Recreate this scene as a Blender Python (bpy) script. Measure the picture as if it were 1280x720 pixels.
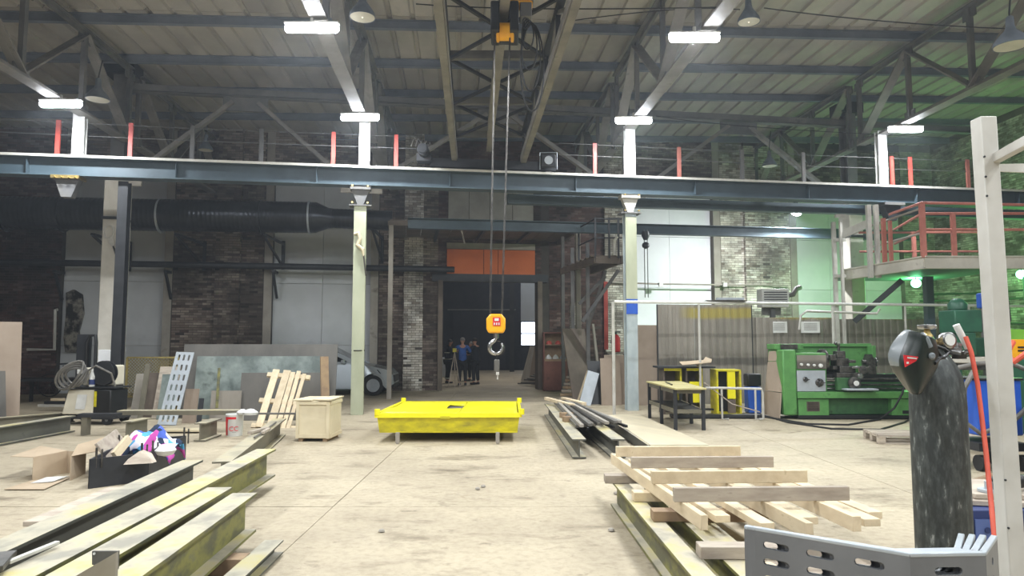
import bpy, bmesh, math, random
from mathutils import Vector, Matrix
for o in list(bpy.data.objects): bpy.data.objects.remove(o)
C = bpy.context.scene.collection
rnd = random.Random(7)
R = math.radians; PI = math.pi
# ---------------------------------------------------------------- camera, world, lights, exposure
F = 870.0; TH = R(4.47); CT, ST = math.cos(TH), math.sin(TH); EYE = 1.6
cd = bpy.data.cameras.new('camera'); cam = bpy.data.objects.new('camera', cd); C.objects.link(cam)
cam.location = (0, 0, EYE); cam.rotation_euler = (R(90) + TH, 0, 0)
cd.sensor_width = 36; cd.lens = F / 1280 * 36; cd.clip_start = .05; cd.clip_end = 200
bpy.context.scene.camera = cam
w = bpy.data.worlds.new('world'); bpy.context.scene.world = w; w.use_nodes = True
w.node_tree.nodes['Background'].inputs[0].default_value = (.55, .62, .75, 1)
w.node_tree.nodes['Background'].inputs[1].default_value = .25
_v = w.node_tree.nodes.new('ShaderNodeVolumeScatter'); _v.inputs['Density'].default_value = .0022; _v.inputs['Color'].default_value = (.82, .9, 1, 1); _v.inputs['Anisotropy'].default_value = .6
w.node_tree.links.new(_v.outputs[0], w.node_tree.nodes['World Output'].inputs['Volume'])      # thin scatter added to imitate the bluish glow around the lamps
vs = bpy.context.scene.view_settings
vs.view_transform = 'Standard'; vs.look = 'None'; vs.gamma = 1; vs.use_curve_mapping = False; vs.exposure = 0.4
LAMP_W = 170.0          # watts of one high-bay LED tube
FLOOD_W = 420.0
GREEN_W = 180.0

def area_light(name, loc, size, power, col=(.93, .97, 1), rot=(0, 0, 0), spread=180):
    l = bpy.data.lights.new(name, 'AREA'); l.shape = 'RECTANGLE'; l.size, l.size_y = size
    l.energy = power; l.color = col; l.spread = R(spread)
    o = bpy.data.objects.new(name, l); C.objects.link(o); o.location = loc; o.rotation_euler = rot
    return o

# ---------------------------------------------------------------- helpers
def ray(px, py):
    u = (px - 640) / F; v = (360 - py) / F
    return Vector((u, CT - v * ST, ST + v * CT))
def G(px, py, z=0.0):                     # point of height z seen at a pixel
    d = ray(px, py); t = (z - EYE) / d.z; return Vector((d.x * t, d.y * t, z))
def D(px, py, Y):                         # point at depth Y
    d = ray(px, py); t = Y / d.y; return Vector((d.x * t, Y, EYE + d.z * t))
def PL(px, py, Y0, m):                    # point on the vertical plane Y = Y0 + m X
    d = ray(px, py); t = Y0 / (d.y - m * d.x); return Vector((d.x * t, d.y * t, EYE + d.z * t))
def V(*a): return Vector(a)
def RF(a, b, z): return Vector((a - .075 * b, b + .10 * a, z + .024 * a))      # roof frame
def H(s):
    s = s.lstrip('#'); c = [int(s[i:i + 2], 16) / 255 for i in (0, 2, 4)]
    return tuple(x / 12.92 if x <= .04045 else ((x + .055) / 1.055) ** 2.4 for x in c) + (1,)

class B:
    def __init__(s, xf=None): s.v = []; s.f = []; s.mi = []; s.k = 0; s.xf = xf
    def add(s, vs, fs):
        n = len(s.v)
        for p in vs:
            p = Vector(p); s.v.append(s.xf @ p if s.xf else p)
        for f in fs: s.f.append([i + n for i in f]); s.mi.append(s.k)
        return s
    def hexa(s, p):                       # 8 points: bottom loop, top loop
        return s.add(p, [(3, 2, 1, 0), (4, 5, 6, 7), (0, 1, 5, 4), (1, 2, 6, 5), (2, 3, 7, 6), (3, 0, 4, 7)])
    def box(s, c, d, rz=0, M=None):
        M = M or Matrix.Rotation(rz, 3, 'Z'); c = Vector(c); x, y, z = d[0] / 2, d[1] / 2, d[2] / 2
        return s.hexa([c + M @ Vector(q) for q in ((-x, -y, -z), (x, -y, -z), (x, y, -z), (-x, y, -z), (-x, -y, z), (x, -y, z), (x, y, z), (-x, y, z))])
    def bar(s, p0, p1, w, h, up=(0, 0, 1)):
        p0, p1 = Vector(p0), Vector(p1); d = (p1 - p0).normalized(); up = Vector(up)
        a = d.cross(up)
        if a.length < .05: a = d.cross(Vector((0, 1, 0)))
        a.normalize(); b = a.cross(d).normalized(); a = a * w / 2; b = b * h / 2
        return s.hexa([p0 - a - b, p0 + a - b, p1 + a - b, p1 - a - b, p0 - a + b, p0 + a + b, p1 + a + b, p1 - a + b])
    def ibeam(s, p0, p1, h, w, tf=.02, tw=.014):      # p0,p1 = centre of the top face
        p0, p1 = Vector(p0), Vector(p1); up = Vector((0, 0, 1))
        s.bar(p0 - up * tf / 2, p1 - up * tf / 2, w, tf); s.bar(p0 - up * (h - tf / 2), p1 - up * (h - tf / 2), w, tf)
        return s.bar(p0 - up * h / 2, p1 - up * h / 2, tw, h - 2 * tf)
    def ext(s, poly, vec):                # planar polygon extruded
        n = len(poly); vec = Vector(vec); P = [Vector(p) for p in poly]
        return s.add(P + [p + vec for p in P], [tuple(range(n))[::-1], tuple(range(n, 2 * n))] + [(i, (i + 1) % n, n + (i + 1) % n, n + i) for i in range(n)])
    def tube(s, pts, r, n=8, closed=False):
        P = [Vector(p) for p in pts]; m = len(P); rr = r if isinstance(r, (list, tuple)) else [r] * m
        T = []
        for i in range(m):
            a = P[(i - 1) % m] if (closed or i > 0) else P[i]; b = P[(i + 1) % m] if (closed or i < m - 1) else P[i]
            T.append((b - a).normalized())
        u = T[0].cross(Vector((0, 0, 1)))
        if u.length < .1: u = T[0].cross(Vector((1, 0, 0)))
        u.normalize(); vs = []
        for i in range(m):
            u = (u - T[i] * u.dot(T[i])).normalized(); q = T[i].cross(u)
            for k in range(n):
                a = 2 * PI * k / n; vs.append(P[i] + (u * math.cos(a) + q * math.sin(a)) * rr[i])
        fs = []
        for i in range(m if closed else m - 1):
            j = (i + 1) % m
            for k in range(n): fs.append((i * n + k, i * n + (k + 1) % n, j * n + (k + 1) % n, j * n + k))
        if not closed: fs += [tuple(range(n))[::-1], tuple(range((m - 1) * n, m * n))]
        return s.add(vs, fs)
    def lathe(s, prof, c=(0, 0, 0), ax=(0, 0, 1), n=20):
        ax = Vector(ax).normalized(); u = ax.orthogonal().normalized(); q = ax.cross(u); c = Vector(c)
        vs = []; m = len(prof)
        for r, z in prof:
            for k in range(n):
                a = 2 * PI * k / n; vs.append(c + ax * z + (u * math.cos(a) + q * math.sin(a)) * max(r, .0005))
        fs = [(i * n + k, i * n + (k + 1) % n, (i + 1) * n + (k + 1) % n, (i + 1) * n + k) for i in range(m - 1) for k in range(n)]
        fs += [tuple(range(n))[::-1], tuple(range((m - 1) * n, m * n))]
        return s.add(vs, fs)
    def cyl(s, c, r, h, ax=(0, 0, 1), n=16): return s.lathe([(r, 0), (r, h)], c, ax, n)

def slotted(b, o, ux, uz, un, W, Hh, cx, cz, sw, sh, th):
    """plate W x Hh from corner o (axes ux, uz), slots sw x sh centred at every (x in cx, z in cz); thickness th along -un"""
    o, ux, uz, un = Vector(o), Vector(ux), Vector(uz), Vector(un)
    xs = [0] + [(cx[i] + cx[i + 1]) / 2 for i in range(len(cx) - 1)] + [W]
    zs = [0] + [(cz[i] + cz[i + 1]) / 2 for i in range(len(cz) - 1)] + [Hh]
    for i, x in enumerate(cx):
        for j, z in enumerate(cz):
            x0, x1, z0, z1 = xs[i], xs[i + 1], zs[j], zs[j + 1]
            if sw >= sh:
                r = sh / 2; L = sw / 2 - r; cc = [(x + L, z, a) for a in (-90, -45, 0, 45, 90)] + [(x - L, z, a) for a in (90, 135, 180, 225, 270)]
            else:
                r = sw / 2; L = sh / 2 - r; cc = [(x, z - L, a) for a in (-90, -45, 0)] + [(x, z + L, a) for a in (0, 45, 90, 135, 180)] + [(x, z - L, a) for a in (180, 225)]
            out = []
            inn = [(a + r * math.cos(R(g)), c + r * math.sin(R(g))) for a, c, g in cc]
            for (a, c, g) in cc:
                dx, dz = math.cos(R(g)), math.sin(R(g)); t = 1e9
                if abs(dx) > 1e-6: t = min(t, ((x1 - a) if dx > 0 else (a - x0)) / abs(dx))
                if abs(dz) > 1e-6: t = min(t, ((z1 - c) if dz > 0 else (c - z0)) / abs(dz))
                out.append((a + dx * t, c + dz * t))
            n = len(inn)
            # corners inserted as fans
            P = lambda q, k: o + ux * q[0] + uz * q[1] - un * (th * k)
            vs = [P(q, 0) for q in inn] + [P(q, 0) for q in out] + [P(q, 1) for q in inn] + [P(q, 1) for q in out]
            fs = []
            for k in range(n):
                k2 = (k + 1) % n; qa, qb = out[k], out[k2]; extra = None
                if abs(qa[0] - qb[0]) > 1e-6 and abs(qa[1] - qb[1]) > 1e-6:
                    cxn = x1 if (qa[0] > x1 - 1e-6 or qb[0] > x1 - 1e-6) else x0
                    czn = z1 if (qa[1] > z1 - 1e-6 or qb[1] > z1 - 1e-6) else z0
                    extra = (cxn, czn)
                for lay, rev in ((0, False), (2, True)):
                    f = [lay * n + k, lay * n + n + k]
                    if extra: vs.append(P(extra, lay // 2)); f.append(len(vs) - 1)
                    f += [lay * n + n + k2, lay * n + k2]
                    fs.append(tuple(f[::-1]) if rev else tuple(f))
                fs.append((k, k2, 2 * n + k2, 2 * n + k))
            b.add(vs, fs)
    c = [o, o + ux * W, o + ux * W + uz * Hh, o + uz * Hh]
    for k in range(4):
        p, q = c[k], c[(k + 1) % 4]; b.add([p, q, q - un * th, p - un * th], [(0, 1, 2, 3)])
    return b

def setp(o, label=None, cat=None, group=None, kind=None):
    if label: o['label'] = label
    if cat: o['category'] = cat
    if group: o['group'] = group
    if kind: o['kind'] = kind
    return o
def thing(name, label, cat, loc=(0, 0, 0), rz=0, group=None, kind=None):
    o = bpy.data.objects.new(name, None); o.empty_display_size = .2; C.objects.link(o)
    o.matrix_world = Matrix.Translation(Vector(loc)) @ Matrix.Rotation(rz, 4, 'Z')
    o['_m'] = [x for r in o.matrix_world for x in r]
    return setp(o, label, cat, group, kind)
def MW(o):
    m = o.get('_m')
    if m is None: return Matrix()
    m = list(m); return Matrix([m[i:i + 4] for i in (0, 4, 8, 12)])
def obj(name, b, mats, parent=None, label=None, cat=None, group=None, kind=None, bev=0, flat=False, sharp=40):
    me = bpy.data.meshes.new(name)
    if parent is not None: M = MW(parent)
    else:
        xs = [p.x for p in b.v]; ys = [p.y for p in b.v]; zs = [p.z for p in b.v]
        M = Matrix.Translation(((min(xs) + max(xs)) / 2, (min(ys) + max(ys)) / 2, min(zs)))
    I = M.inverted()
    me.from_pydata([I @ p for p in b.v], [], b.f); 
    for m in (mats if isinstance(mats, (list, tuple)) else [mats]): me.materials.append(m)
    me.polygons.foreach_set('material_index', b.mi)
    if not flat:
        me.polygons.foreach_set('use_smooth', [True] * len(me.polygons)); me.set_sharp_from_angle(angle=R(sharp))
    me.update()
    o = bpy.data.objects.new(name, me); C.objects.link(o)
    if parent is not None:
        o.parent = parent; o['_m'] = [x for r in M for x in r]
    else:
        o.matrix_world = M; o['_m'] = [x for r in M for x in r]
    if bev:
        m = o.modifiers.new('bevel', 'BEVEL'); m.width = bev; m.segments = 2; m.limit_method = 'ANGLE'; m.angle_limit = R(40)
    return setp(o, label, cat, group, kind)
def dup(src, M, label=None, group=None):     # copy a thing with its parts and sub-parts to matrix M
    r = src.copy(); C.objects.link(r); r.matrix_world = M; r['_m'] = [x for q in M for x in q]
    if label: r['label'] = label
    if group: r['group'] = group
    def rec(a, b2):
        for ch in KIDS(a):
            c = ch.copy(); C.objects.link(c); c.parent = b2; rec(ch, c)
    rec(src, r)
    return r
def KIDS(a): return [o for o in C.objects if o.parent == a]
def TM(x, y, z=0, rz=0): return Matrix.Translation((x, y, z)) @ Matrix.Rotation(rz, 4, 'Z')

# ---------------------------------------------------------------- materials
def nmat(name):
    m = bpy.data.materials.new(name); m.use_nodes = True; nt = m.node_tree
    return m, nt, nt.nodes['Principled BSDF']
def mat(name, c1, c2=None, c3=None, sc=3, st=(1, 1, 1), rough=.6, metal=0, bump=0, rv=0, lo=.35, hi=.65, rr=0, coord='Object', emis=0, up=None, det=5, spec=None):
    m, nt, p = nmat(name); N = nt.nodes; L = nt.links
    p.inputs['Roughness'].default_value = rough; p.inputs['Metallic'].default_value = metal
    if spec is not None: p.inputs['Specular IOR Level'].default_value = spec
    c2 = c2 or c1
    tc = N.new('ShaderNodeTexCoord'); mp = N.new('ShaderNodeMapping'); mp.inputs['Scale'].default_value = [a * sc for a in st]
    L.new(tc.outputs[coord], mp.inputs[0])
    nz = N.new('ShaderNodeTexNoise'); nz.inputs['Scale'].default_value = 1; nz.inputs['Detail'].default_value = det; nz.inputs['Roughness'].default_value = .62
    L.new(mp.outputs[0], nz.inputs['Vector'])
    oi = N.new('ShaderNodeObjectInfo')
    ad = N.new('ShaderNodeVectorMath'); ad.operation = 'ADD'; cmb = N.new('ShaderNodeCombineXYZ')
    ml = N.new('ShaderNodeMath'); ml.operation = 'MULTIPLY'; ml.inputs[1].default_value = 37; L.new(oi.outputs['Random'], ml.inputs[0])
    for k in range(3): L.new(ml.outputs[0], cmb.inputs[k])
    L.new(mp.outputs[0], ad.inputs[0]); L.new(cmb.outputs[0], ad.inputs[1]); L.new(ad.outputs[0], nz.inputs['Vector'])
    rp = N.new('ShaderNodeValToRGB'); e = rp.color_ramp.elements
    e[0].position = lo; e[0].color = H(c1); e[1].position = hi; e[1].color = H(c2)
    if c3: x = e.new(min(.98, hi + .12)); x.color = H(c3)
    L.new(nz.outputs[0], rp.inputs[0]); col = rp.outputs[0]
    if up:                                       # dust and wear that settled on upward faces
        g = N.new('ShaderNodeNewGeometry'); sp = N.new('ShaderNodeSeparateXYZ'); L.new(g.outputs['True Normal'], sp.inputs[0])
        mr = N.new('ShaderNodeMapRange'); mr.inputs[1].default_value = .5; mr.inputs[2].default_value = .9; L.new(sp.outputs[2], mr.inputs[0])
        rp2 = N.new('ShaderNodeValToRGB'); q = rp2.color_ramp.elements; q[0].position = .36; q[0].color = H(up[0]); q[1].position = .5; q[1].color = H(up[1])
        if len(up) > 2: y = q.new(.66); y.color = H(up[2])
        L.new(nz.outputs[0], rp2.inputs[0])
        mx = N.new('ShaderNodeMixRGB'); L.new(mr.outputs[0], mx.inputs[0]); L.new(col, mx.inputs[1]); L.new(rp2.outputs[0], mx.inputs[2]); col = mx.outputs[0]
    if rv:
        hs = N.new('ShaderNodeHueSaturation'); mr = N.new('ShaderNodeMapRange'); mr.inputs[3].default_value = 1 - rv; mr.inputs[4].default_value = 1 + rv
        L.new(oi.outputs['Random'], mr.inputs[0]); L.new(mr.outputs[0], hs.inputs['Value']); L.new(col, hs.inputs['Color']); col = hs.outputs[0]
    L.new(col, p.inputs['Base Color'])
    if bump:
        bp = N.new('ShaderNodeBump'); bp.inputs['Strength'].default_value = bump; bp.inputs['Distance'].default_value = .02
        L.new(nz.outputs[0], bp.inputs['Height']); L.new(bp.outputs[0], p.inputs['Normal'])
    if emis:
        L.new(col, p.inputs['Emission Color']); p.inputs['Emission Strength'].default_value = emis
    return m
def emat(name, c, s):
    m, nt, p = nmat(name); p.inputs['Base Color'].default_value = H(c); p.inputs['Emission Color'].default_value = H(c); p.inputs['Emission Strength'].default_value = s
    return m

def floor_mat():
    m, nt, p = nmat('concrete_floor'); N = nt.nodes; L = nt.links
    tc = N.new('ShaderNodeTexCoord')
    def noise(sc, st=(1, 1, 1), det=8, ro=.65):
        mp = N.new('ShaderNodeMapping'); mp.inputs['Scale'].default_value = [sc * a for a in st]; L.new(tc.outputs['Object'], mp.inputs[0])
        n = N.new('ShaderNodeTexNoise'); n.inputs['Scale'].default_value = 1; n.inputs['Detail'].default_value = det; n.inputs['Roughness'].default_value = ro
        L.new(mp.outputs[0], n.inputs['Vector']); return n.outputs[0]
    def ramp(src, *st):
        r = N.new('ShaderNodeValToRGB'); e = r.color_ramp.elements
        e[0].position = st[0][0]; e[0].color = H(st[0][1]); e[1].position = st[-1][0]; e[1].color = H(st[-1][1])
        for a, c in st[1:-1]: x = e.new(a); x.color = H(c)
        L.new(src, r.inputs[0]); return r.outputs[0]
    def mul(a, b, f=1):
        x = N.new('ShaderNodeMixRGB'); x.blend_type = 'MULTIPLY'; x.inputs[0].default_value = f; L.new(a, x.inputs[1]); L.new(b, x.inputs[2]); return x.outputs[0]
    base = ramp(noise(.35), (.3, '#978b76'), (.5, '#ab9f88'), (.68, '#bcb097'))
    st = ramp(noise(.9, (1, 2.2, 1)), (.3, '#a8a29a'), (.45, '#ffffff'), (1, '#ffffff'))
    fine = ramp(noise(14, (1, 1, 1), 6, .7), (.35, '#bdb8ae'), (.55, '#ffffff'))
    dk = ramp(noise(2.6, (1, 1.6, 1), 10, .75), (.3, '#7d756a'), (.42, '#ffffff'), (1, '#ffffff'))
    c = mul(mul(mul(base, st, .95), fine, .4), dk, .85)
    # cracks: thin lines of a distorted voronoi
    mp = N.new('ShaderNodeMapping'); mp.inputs['Scale'].default_value = (.35, .5, 1); L.new(tc.outputs['Object'], mp.inputs[0])
    nn = N.new('ShaderNodeTexNoise'); nn.inputs['Scale'].default_value = 2.5; nn.inputs['Detail'].default_value = 6; L.new(mp.outputs[0], nn.inputs['Vector'])
    mx = N.new('ShaderNodeMixRGB'); mx.inputs[0].default_value = .22; L.new(mp.outputs[0], mx.inputs[1]); L.new(nn.outputs['Color'], mx.inputs[2])
    vo = N.new('ShaderNodeTexVoronoi'); vo.feature = 'DISTANCE_TO_EDGE'; vo.inputs['Scale'].default_value = .9; L.new(mx.outputs[0], vo.inputs['Vector'])
    cr = ramp(vo.outputs['Distance'], (0, '#8d8475'), (.006, '#ffffff'), (1, '#ffffff'))
    gate = ramp(noise(.25), (.5, '#ffffff'), (.62, '#000000')); mg = N.new('ShaderNodeMixRGB'); mg.blend_type = 'ADD'; mg.inputs[0].default_value = 1; L.new(cr, mg.inputs[1]); L.new(gate, mg.inputs[2]); mg.use_clamp = True
    c = mul(c, mg.outputs[0], .75)
    L.new(c, p.inputs['Base Color'])
    rr = N.new('ShaderNodeMapRange'); rr.inputs[3].default_value = .55; rr.inputs[4].default_value = .85; L.new(noise(1.2), rr.inputs[0]); L.new(rr.outputs[0], p.inputs['Roughness'])
    bp = N.new('ShaderNodeBump'); bp.inputs['Strength'].default_value = .35; bp.inputs['Distance'].default_value = .02; L.new(noise(9), bp.inputs['Height']); L.new(bp.outputs[0], p.inputs['Normal'])
    return m
def brick_mat(name, cols, dirt='#8a8580', sc=.5, df=.8):
    m, nt, p = nmat(name); N = nt.nodes; L = nt.links
    g = N.new('ShaderNodeNewGeometry'); r = N.new('ShaderNodeValToRGB'); r.color_ramp.interpolation = 'LINEAR'; e = r.color_ramp.elements
    e[0].position = 0; e[0].color = H(cols[0]); e[1].position = 1; e[1].color = H(cols[-1])
    for i, c in enumerate(cols[1:-1]): x = e.new((i + 1) / (len(cols) - 1)); x.color = H(c)
    L.new(g.outputs['Random Per Island'], r.inputs[0])
    tc = N.new('ShaderNodeTexCoord'); n = N.new('ShaderNodeTexNoise'); n.inputs['Scale'].default_value = sc; n.inputs['Detail'].default_value = 7; n.inputs['Roughness'].default_value = .7
    L.new(tc.outputs['Object'], n.inputs['Vector'])
    r2 = N.new('ShaderNodeValToRGB'); q = r2.color_ramp.elements; q[0].position = .4; q[0].color = H('#4a4440'); q[1].position = .6; q[1].color = (1, 1, 1, 1)
    L.new(n.outputs[0], r2.inputs[0])
    mx = N.new('ShaderNodeMixRGB'); mx.blend_type = 'MULTIPLY'; mx.inputs[0].default_value = df; L.new(r.outputs[0], mx.inputs[1]); L.new(r2.outputs[0], mx.inputs[2])
    L.new(mx.outputs[0], p.inputs['Base Color']); p.inputs['Roughness'].default_value = .9
    return m

X = {}
X['floor'] = floor_mat()
X['roof'] = mat('roof_sheet', '#8f8a82', '#aea89e', '#77726b', sc=.6, st=(1, .6, 1), rough=.7, rv=.08)
X['truss'] = mat('truss_steel', '#565759', '#716f6b', '#45474c', sc=1.5, rough=.65)
X['truss_lit'] = mat('bridge_paint_truss_lit', '#6d6a66', '#85817a', '#53504c', sc=2, rough=.6)  # crane bridge grey; on trusses a lighter copy with lamplight in its colour
X['purlin'] = mat('purlin_paint', '#5c636e', '#747a84', sc=1, rough=.7)
X['runway'] = mat('runway_paint', '#38474f', '#485861', '#2c383e', sc=1.2, rough=.5)
X['dark'] = mat('black_steel', '#191b20', '#2a2c30', sc=3, rough=.55)
X['black'] = mat('black_plastic', '#0e0f11', '#1b1c1e', sc=4, rough=.45)
X['duct'] = mat('spiral_duct_steel', '#26282c', '#35373b', sc=2, rough=.3, metal=.75)
X['brick_dk'] = brick_mat('old_brick_dark', ['#5b4b43', '#8f8074', '#4a3c36', '#a39788', '#6d5d53', '#978b80', '#52433d'])
X['brick_lt'] = brick_mat('limewashed_brick', ['#d2ccc0', '#aaa294', '#e6e2d8', '#8b7e71', '#dcd7cb', '#c0b8ab'], df=.75, sc=.9)
X['brick_rd'] = brick_mat('red_brick', ['#4a322e', '#5f433c', '#3c2a28', '#75605a', '#523a35'])
X['mortar'] = mat('mortar', '#35302d', '#4a443f', '#2a2624', sc=1.3, rough=.95)
X['mortar_lt'] = mat('pale_mortar', '#5f5850', '#7a7268', '#48423d', sc=1.3, rough=.95)
X['plaster'] = mat('plaster', '#8b857b', '#a09a90', '#6b655c', sc=1.5, rough=.9)
X['panel'] = mat('wall_panel_paint', '#b3b6b6', '#c2c5c6', '#a5a8a8', sc=.7, rough=.6)
X['panel_lit'] = mat('wall_panel_lit', '#d3d6da', '#e2e5e8', sc=.7, rough=.55)  # brighter copy of the bay panels, lamp light put into its colour
X['conc'] = mat('column_concrete', '#b9b4a8', '#d0cbc0', '#8f887c', sc=1.5, rough=.85, bump=.2)
X['colgreen'] = mat('column_paint_green', '#9fa48a', '#b3b79f', '#828670', sc=2, st=(1, 1, .4), rough=.5)
X['colblue'] = mat('column_paint_worn', '#8d9aa0', '#b5bfbf', '#4f74a8', sc=2, st=(1, 1, .5), rough=.5)
X['white'] = mat('white_paint', '#dcdcd8', '#c9c9c4', sc=3, rough=.5)
X['offw'] = mat('off_white_paint', '#c4c2bb', '#b4b1a9', '#9c988f', sc=5, rough=.45)
X['redp'] = mat('red_rail_paint', '#b8463c', '#c9584c', sc=4, rough=.5)
X['redrail'] = mat('faded_red_paint', '#b0685c', '#c27a6c', '#8c564c', sc=5, rough=.6)
X['orange'] = mat('orange_gate_panel', '#c2622e', '#d06c34', '#a85528', sc=1.2, rough=.6)
X['brown'] = mat('brown_board', '#8f7f6f', '#a09080', '#857363', sc=1.2, rough=.8, rv=.04)
X['rust'] = mat('rusty_sheet', '#5b5148', '#71655a', '#473d36', sc=2, rough=.7, metal=.3)
X['mill'] = mat('mill_steel', '#605e5a', '#74716b', '#504d4a', sc=1.5, st=(1, 1, .5), rough=.55, metal=.4)
X['grn'] = mat('lathe_green', '#4a8043', '#5a934f', '#3a6636', sc=4, rough=.45, lo=.3, hi=.6)
X['grn_dk'] = mat('lathe_green_dark', '#2c5230', '#3b6a3a', '#20381f', sc=5, rough=.5)
X['grn2'] = mat('machine_dark_green', '#1d4a38', '#245c44', sc=3, rough=.45)
X['mach'] = mat('oily_machine_steel', '#3c3a38', '#6d6a66', '#1f1e1d', sc=9, rough=.35, metal=.7)
X['chrome'] = mat('bright_steel', '#b9b9b9', '#8f8f8f', sc=8, rough=.25, metal=.9)
X['yel'] = mat('yellow_paint', '#e8dc0c', '#f2e820', '#cdbf10', sc=2.2, rough=.4, lo=.3, hi=.6)
X['yel_s'] = mat('yellow_side_worn', '#d8cc14', '#b0a51e', '#8a8230', sc=3, st=(1, 1, 2), rough=.5, lo=.35, hi=.6)
X['hooky'] = mat('hook_block_yellow', '#f0a60a', '#f7b41a', sc=3, rough=.4)
X['beam'] = mat('dusty_beam_steel', '#56553f', '#7d7a40', '#6b6953', sc=3.2, st=(1, .8, 1.6), rough=.6, det=8, lo=.42, hi=.56, up=('#8d897c', '#b0a893', '#b8ad72'))
X['beamg'] = mat('grey_beam_steel', '#45453f', '#57564e', '#383833', sc=2.6, st=(1, .7, 1), rough=.6, det=8, up=('#858276', '#aba490', '#b0a674'))
X['beamd'] = mat('dull_beam_steel', '#5d594c', '#716c5c', '#4a463b', sc=1.8, rough=.6, up=('#8a8472', '#aaa28c', '#b5aa80'))
X['wood'] = mat('pale_timber', '#c2b092', '#d4c4a6', '#9c8868', sc=9, st=(1, .35, 1), det=7, rough=.75, rv=.14, bump=.1)
X['wood2'] = mat('weathered_timber', '#978b7e', '#b5aa9a', '#6e6458', sc=9, st=(.35, 1, 1.6), det=8, rough=.85, rv=.14, bump=.15)
X['wood3'] = mat('brown_timber', '#86705a', '#9f8768', '#5f4f40', sc=5, rough=.8, rv=.15)
X['ply'] = mat('crate_plywood', '#c8bb9c', '#d5c9ab', '#ad9e80', sc=3, rough=.7, rv=.05)
X['card'] = mat('cardboard', '#a8957c', '#b6a48c', sc=2, rough=.85, rv=.06)
X['blue'] = mat('blue_paint', '#1f4fb0', '#2a5dc0', '#18408f', sc=2, rough=.4)
X['navy'] = mat('navy_box', '#22305e', '#2a3a6e', sc=2, rough=.6)
X['grey'] = mat('grey_painted_plate', '#696b6e', '#787a7d', sc=3, rough=.45, metal=.25)
X['grey_lt'] = mat('light_grey_plate', '#a3aab0', '#b3bac0', sc=3, rough=.4, metal=.2)
X['cyl'] = mat('gas_cylinder_paint', '#313534', '#4a4f4d', '#a3a7a3', sc=45, st=(1, 1, .3), rough=.6, lo=.42, hi=.6, det=12)
X['mask'] = mat('mask_shell', '#0f1a17', '#16231f', sc=3, rough=.38)
X['maskg'] = mat('mask_grey_band', '#6d7478', '#82898c', sc=3, rough=.3)
X['red'] = mat('red_print', '#c81e28', '#d82a34', sc=3, rough=.5)
X['hose'] = mat('red_rubber_hose', '#c8503c', '#d86048', sc=6, rough=.5)
X['hoseg'] = mat('grey_hose', '#55534f', '#77746e', sc=6, rough=.5)
X['brass'] = mat('brass', '#a8925c', '#c2ab70', sc=8, rough=.35, metal=.8)
X['rubber'] = mat('rubber', '#151515', '#222222', sc=4, rough=.8)
X['cream'] = mat('cream_panel', '#cfc8b4', '#ddd6c2', sc=3, rough=.5)
X['silver'] = mat('silver_car_paint', '#a8b0b5', '#b5bdc2', sc=1, rough=.25, metal=.5)
X['glassd'] = mat('dark_window_glass', '#10151a', '#1a2026', sc=1, rough=.08)
X['skin'] = mat('skin', '#b98870', '#c2937a', sc=3, rough=.6)
X['hair'] = mat('dark_hair', '#241c18', '#332822', sc=20, rough=.7)
X['hairg'] = mat('grey_hair', '#77716c', '#8d8782', sc=20, rough=.7)
X['jb'] = mat('blue_jacket_cloth', '#2b4f92', '#3560a8', sc=6, rough=.8)
X['jd'] = mat('dark_work_cloth', '#1a1d26', '#252934', sc=6, rough=.85)
X['trs'] = mat('dark_trousers', '#191a1e', '#24252a', sc=6, rough=.85)
X['refl'] = mat('reflective_tape', '#cfd2c0', '#dfe2d0', sc=6, rough=.4)
X['glass'] = mat('dusty_plate_glass', '#5b6663', '#8b9691', '#48524f', sc=1.6, st=(1, 1, 1), rough=.4, lo=.4, hi=.62, det=9)
X['bulb'] = emat('lit_bulb', '#fff2dc', 3.0)
X['led'] = emat('led_diffuser', '#eef4ff', 40)
X['gled'] = emat('green_flood_lens', '#7dffb0', 9)
X['day'] = emat('daylight_window', '#e8f0ff', 2.2)
X['lamp_enamel'] = mat('lamp_enamel', '#565e68', '#6a727c', sc=4, rough=.5)
X['inner'] = mat('lamp_reflector', '#bdb9ac', '#cdc9bc', sc=4, rough=.4)
X['mesh'] = mat('expanded_metal', '#9a8a50', '#7d7046', sc=6, rough=.6)
X['cloth'] = None
def cloth_mat():
    m, nt, p = nmat('patterned_cloth'); N = nt.nodes; L = nt.links
    tc = N.new('ShaderNodeTexCoord'); v = N.new('ShaderNodeTexVoronoi'); v.inputs['Scale'].default_value = 9; L.new(tc.outputs['Object'], v.inputs['Vector'])
    r = N.new('ShaderNodeValToRGB'); r.color_ramp.interpolation = 'CONSTANT'; e = r.color_ramp.elements
    e[0].position = 0; e[0].color = H('#e6e2ee'); e[1].position = .85; e[1].color = H('#20304a')
    for a, c in ((.22, '#c452a8'), (.4, '#58a8d8'), (.58, '#eceaf2'), (.72, '#4a62b8')): x = e.new(a); x.color = H(c)
    sp = N.new('ShaderNodeSeparateColor'); L.new(v.outputs['Color'], sp.inputs[0]); L.new(sp.outputs[0], r.inputs[0]); L.new(r.outputs[0], p.inputs['Base Color']); p.inputs['Roughness'].default_value = .9
    return m
X['cloth'] = cloth_mat()
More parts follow.
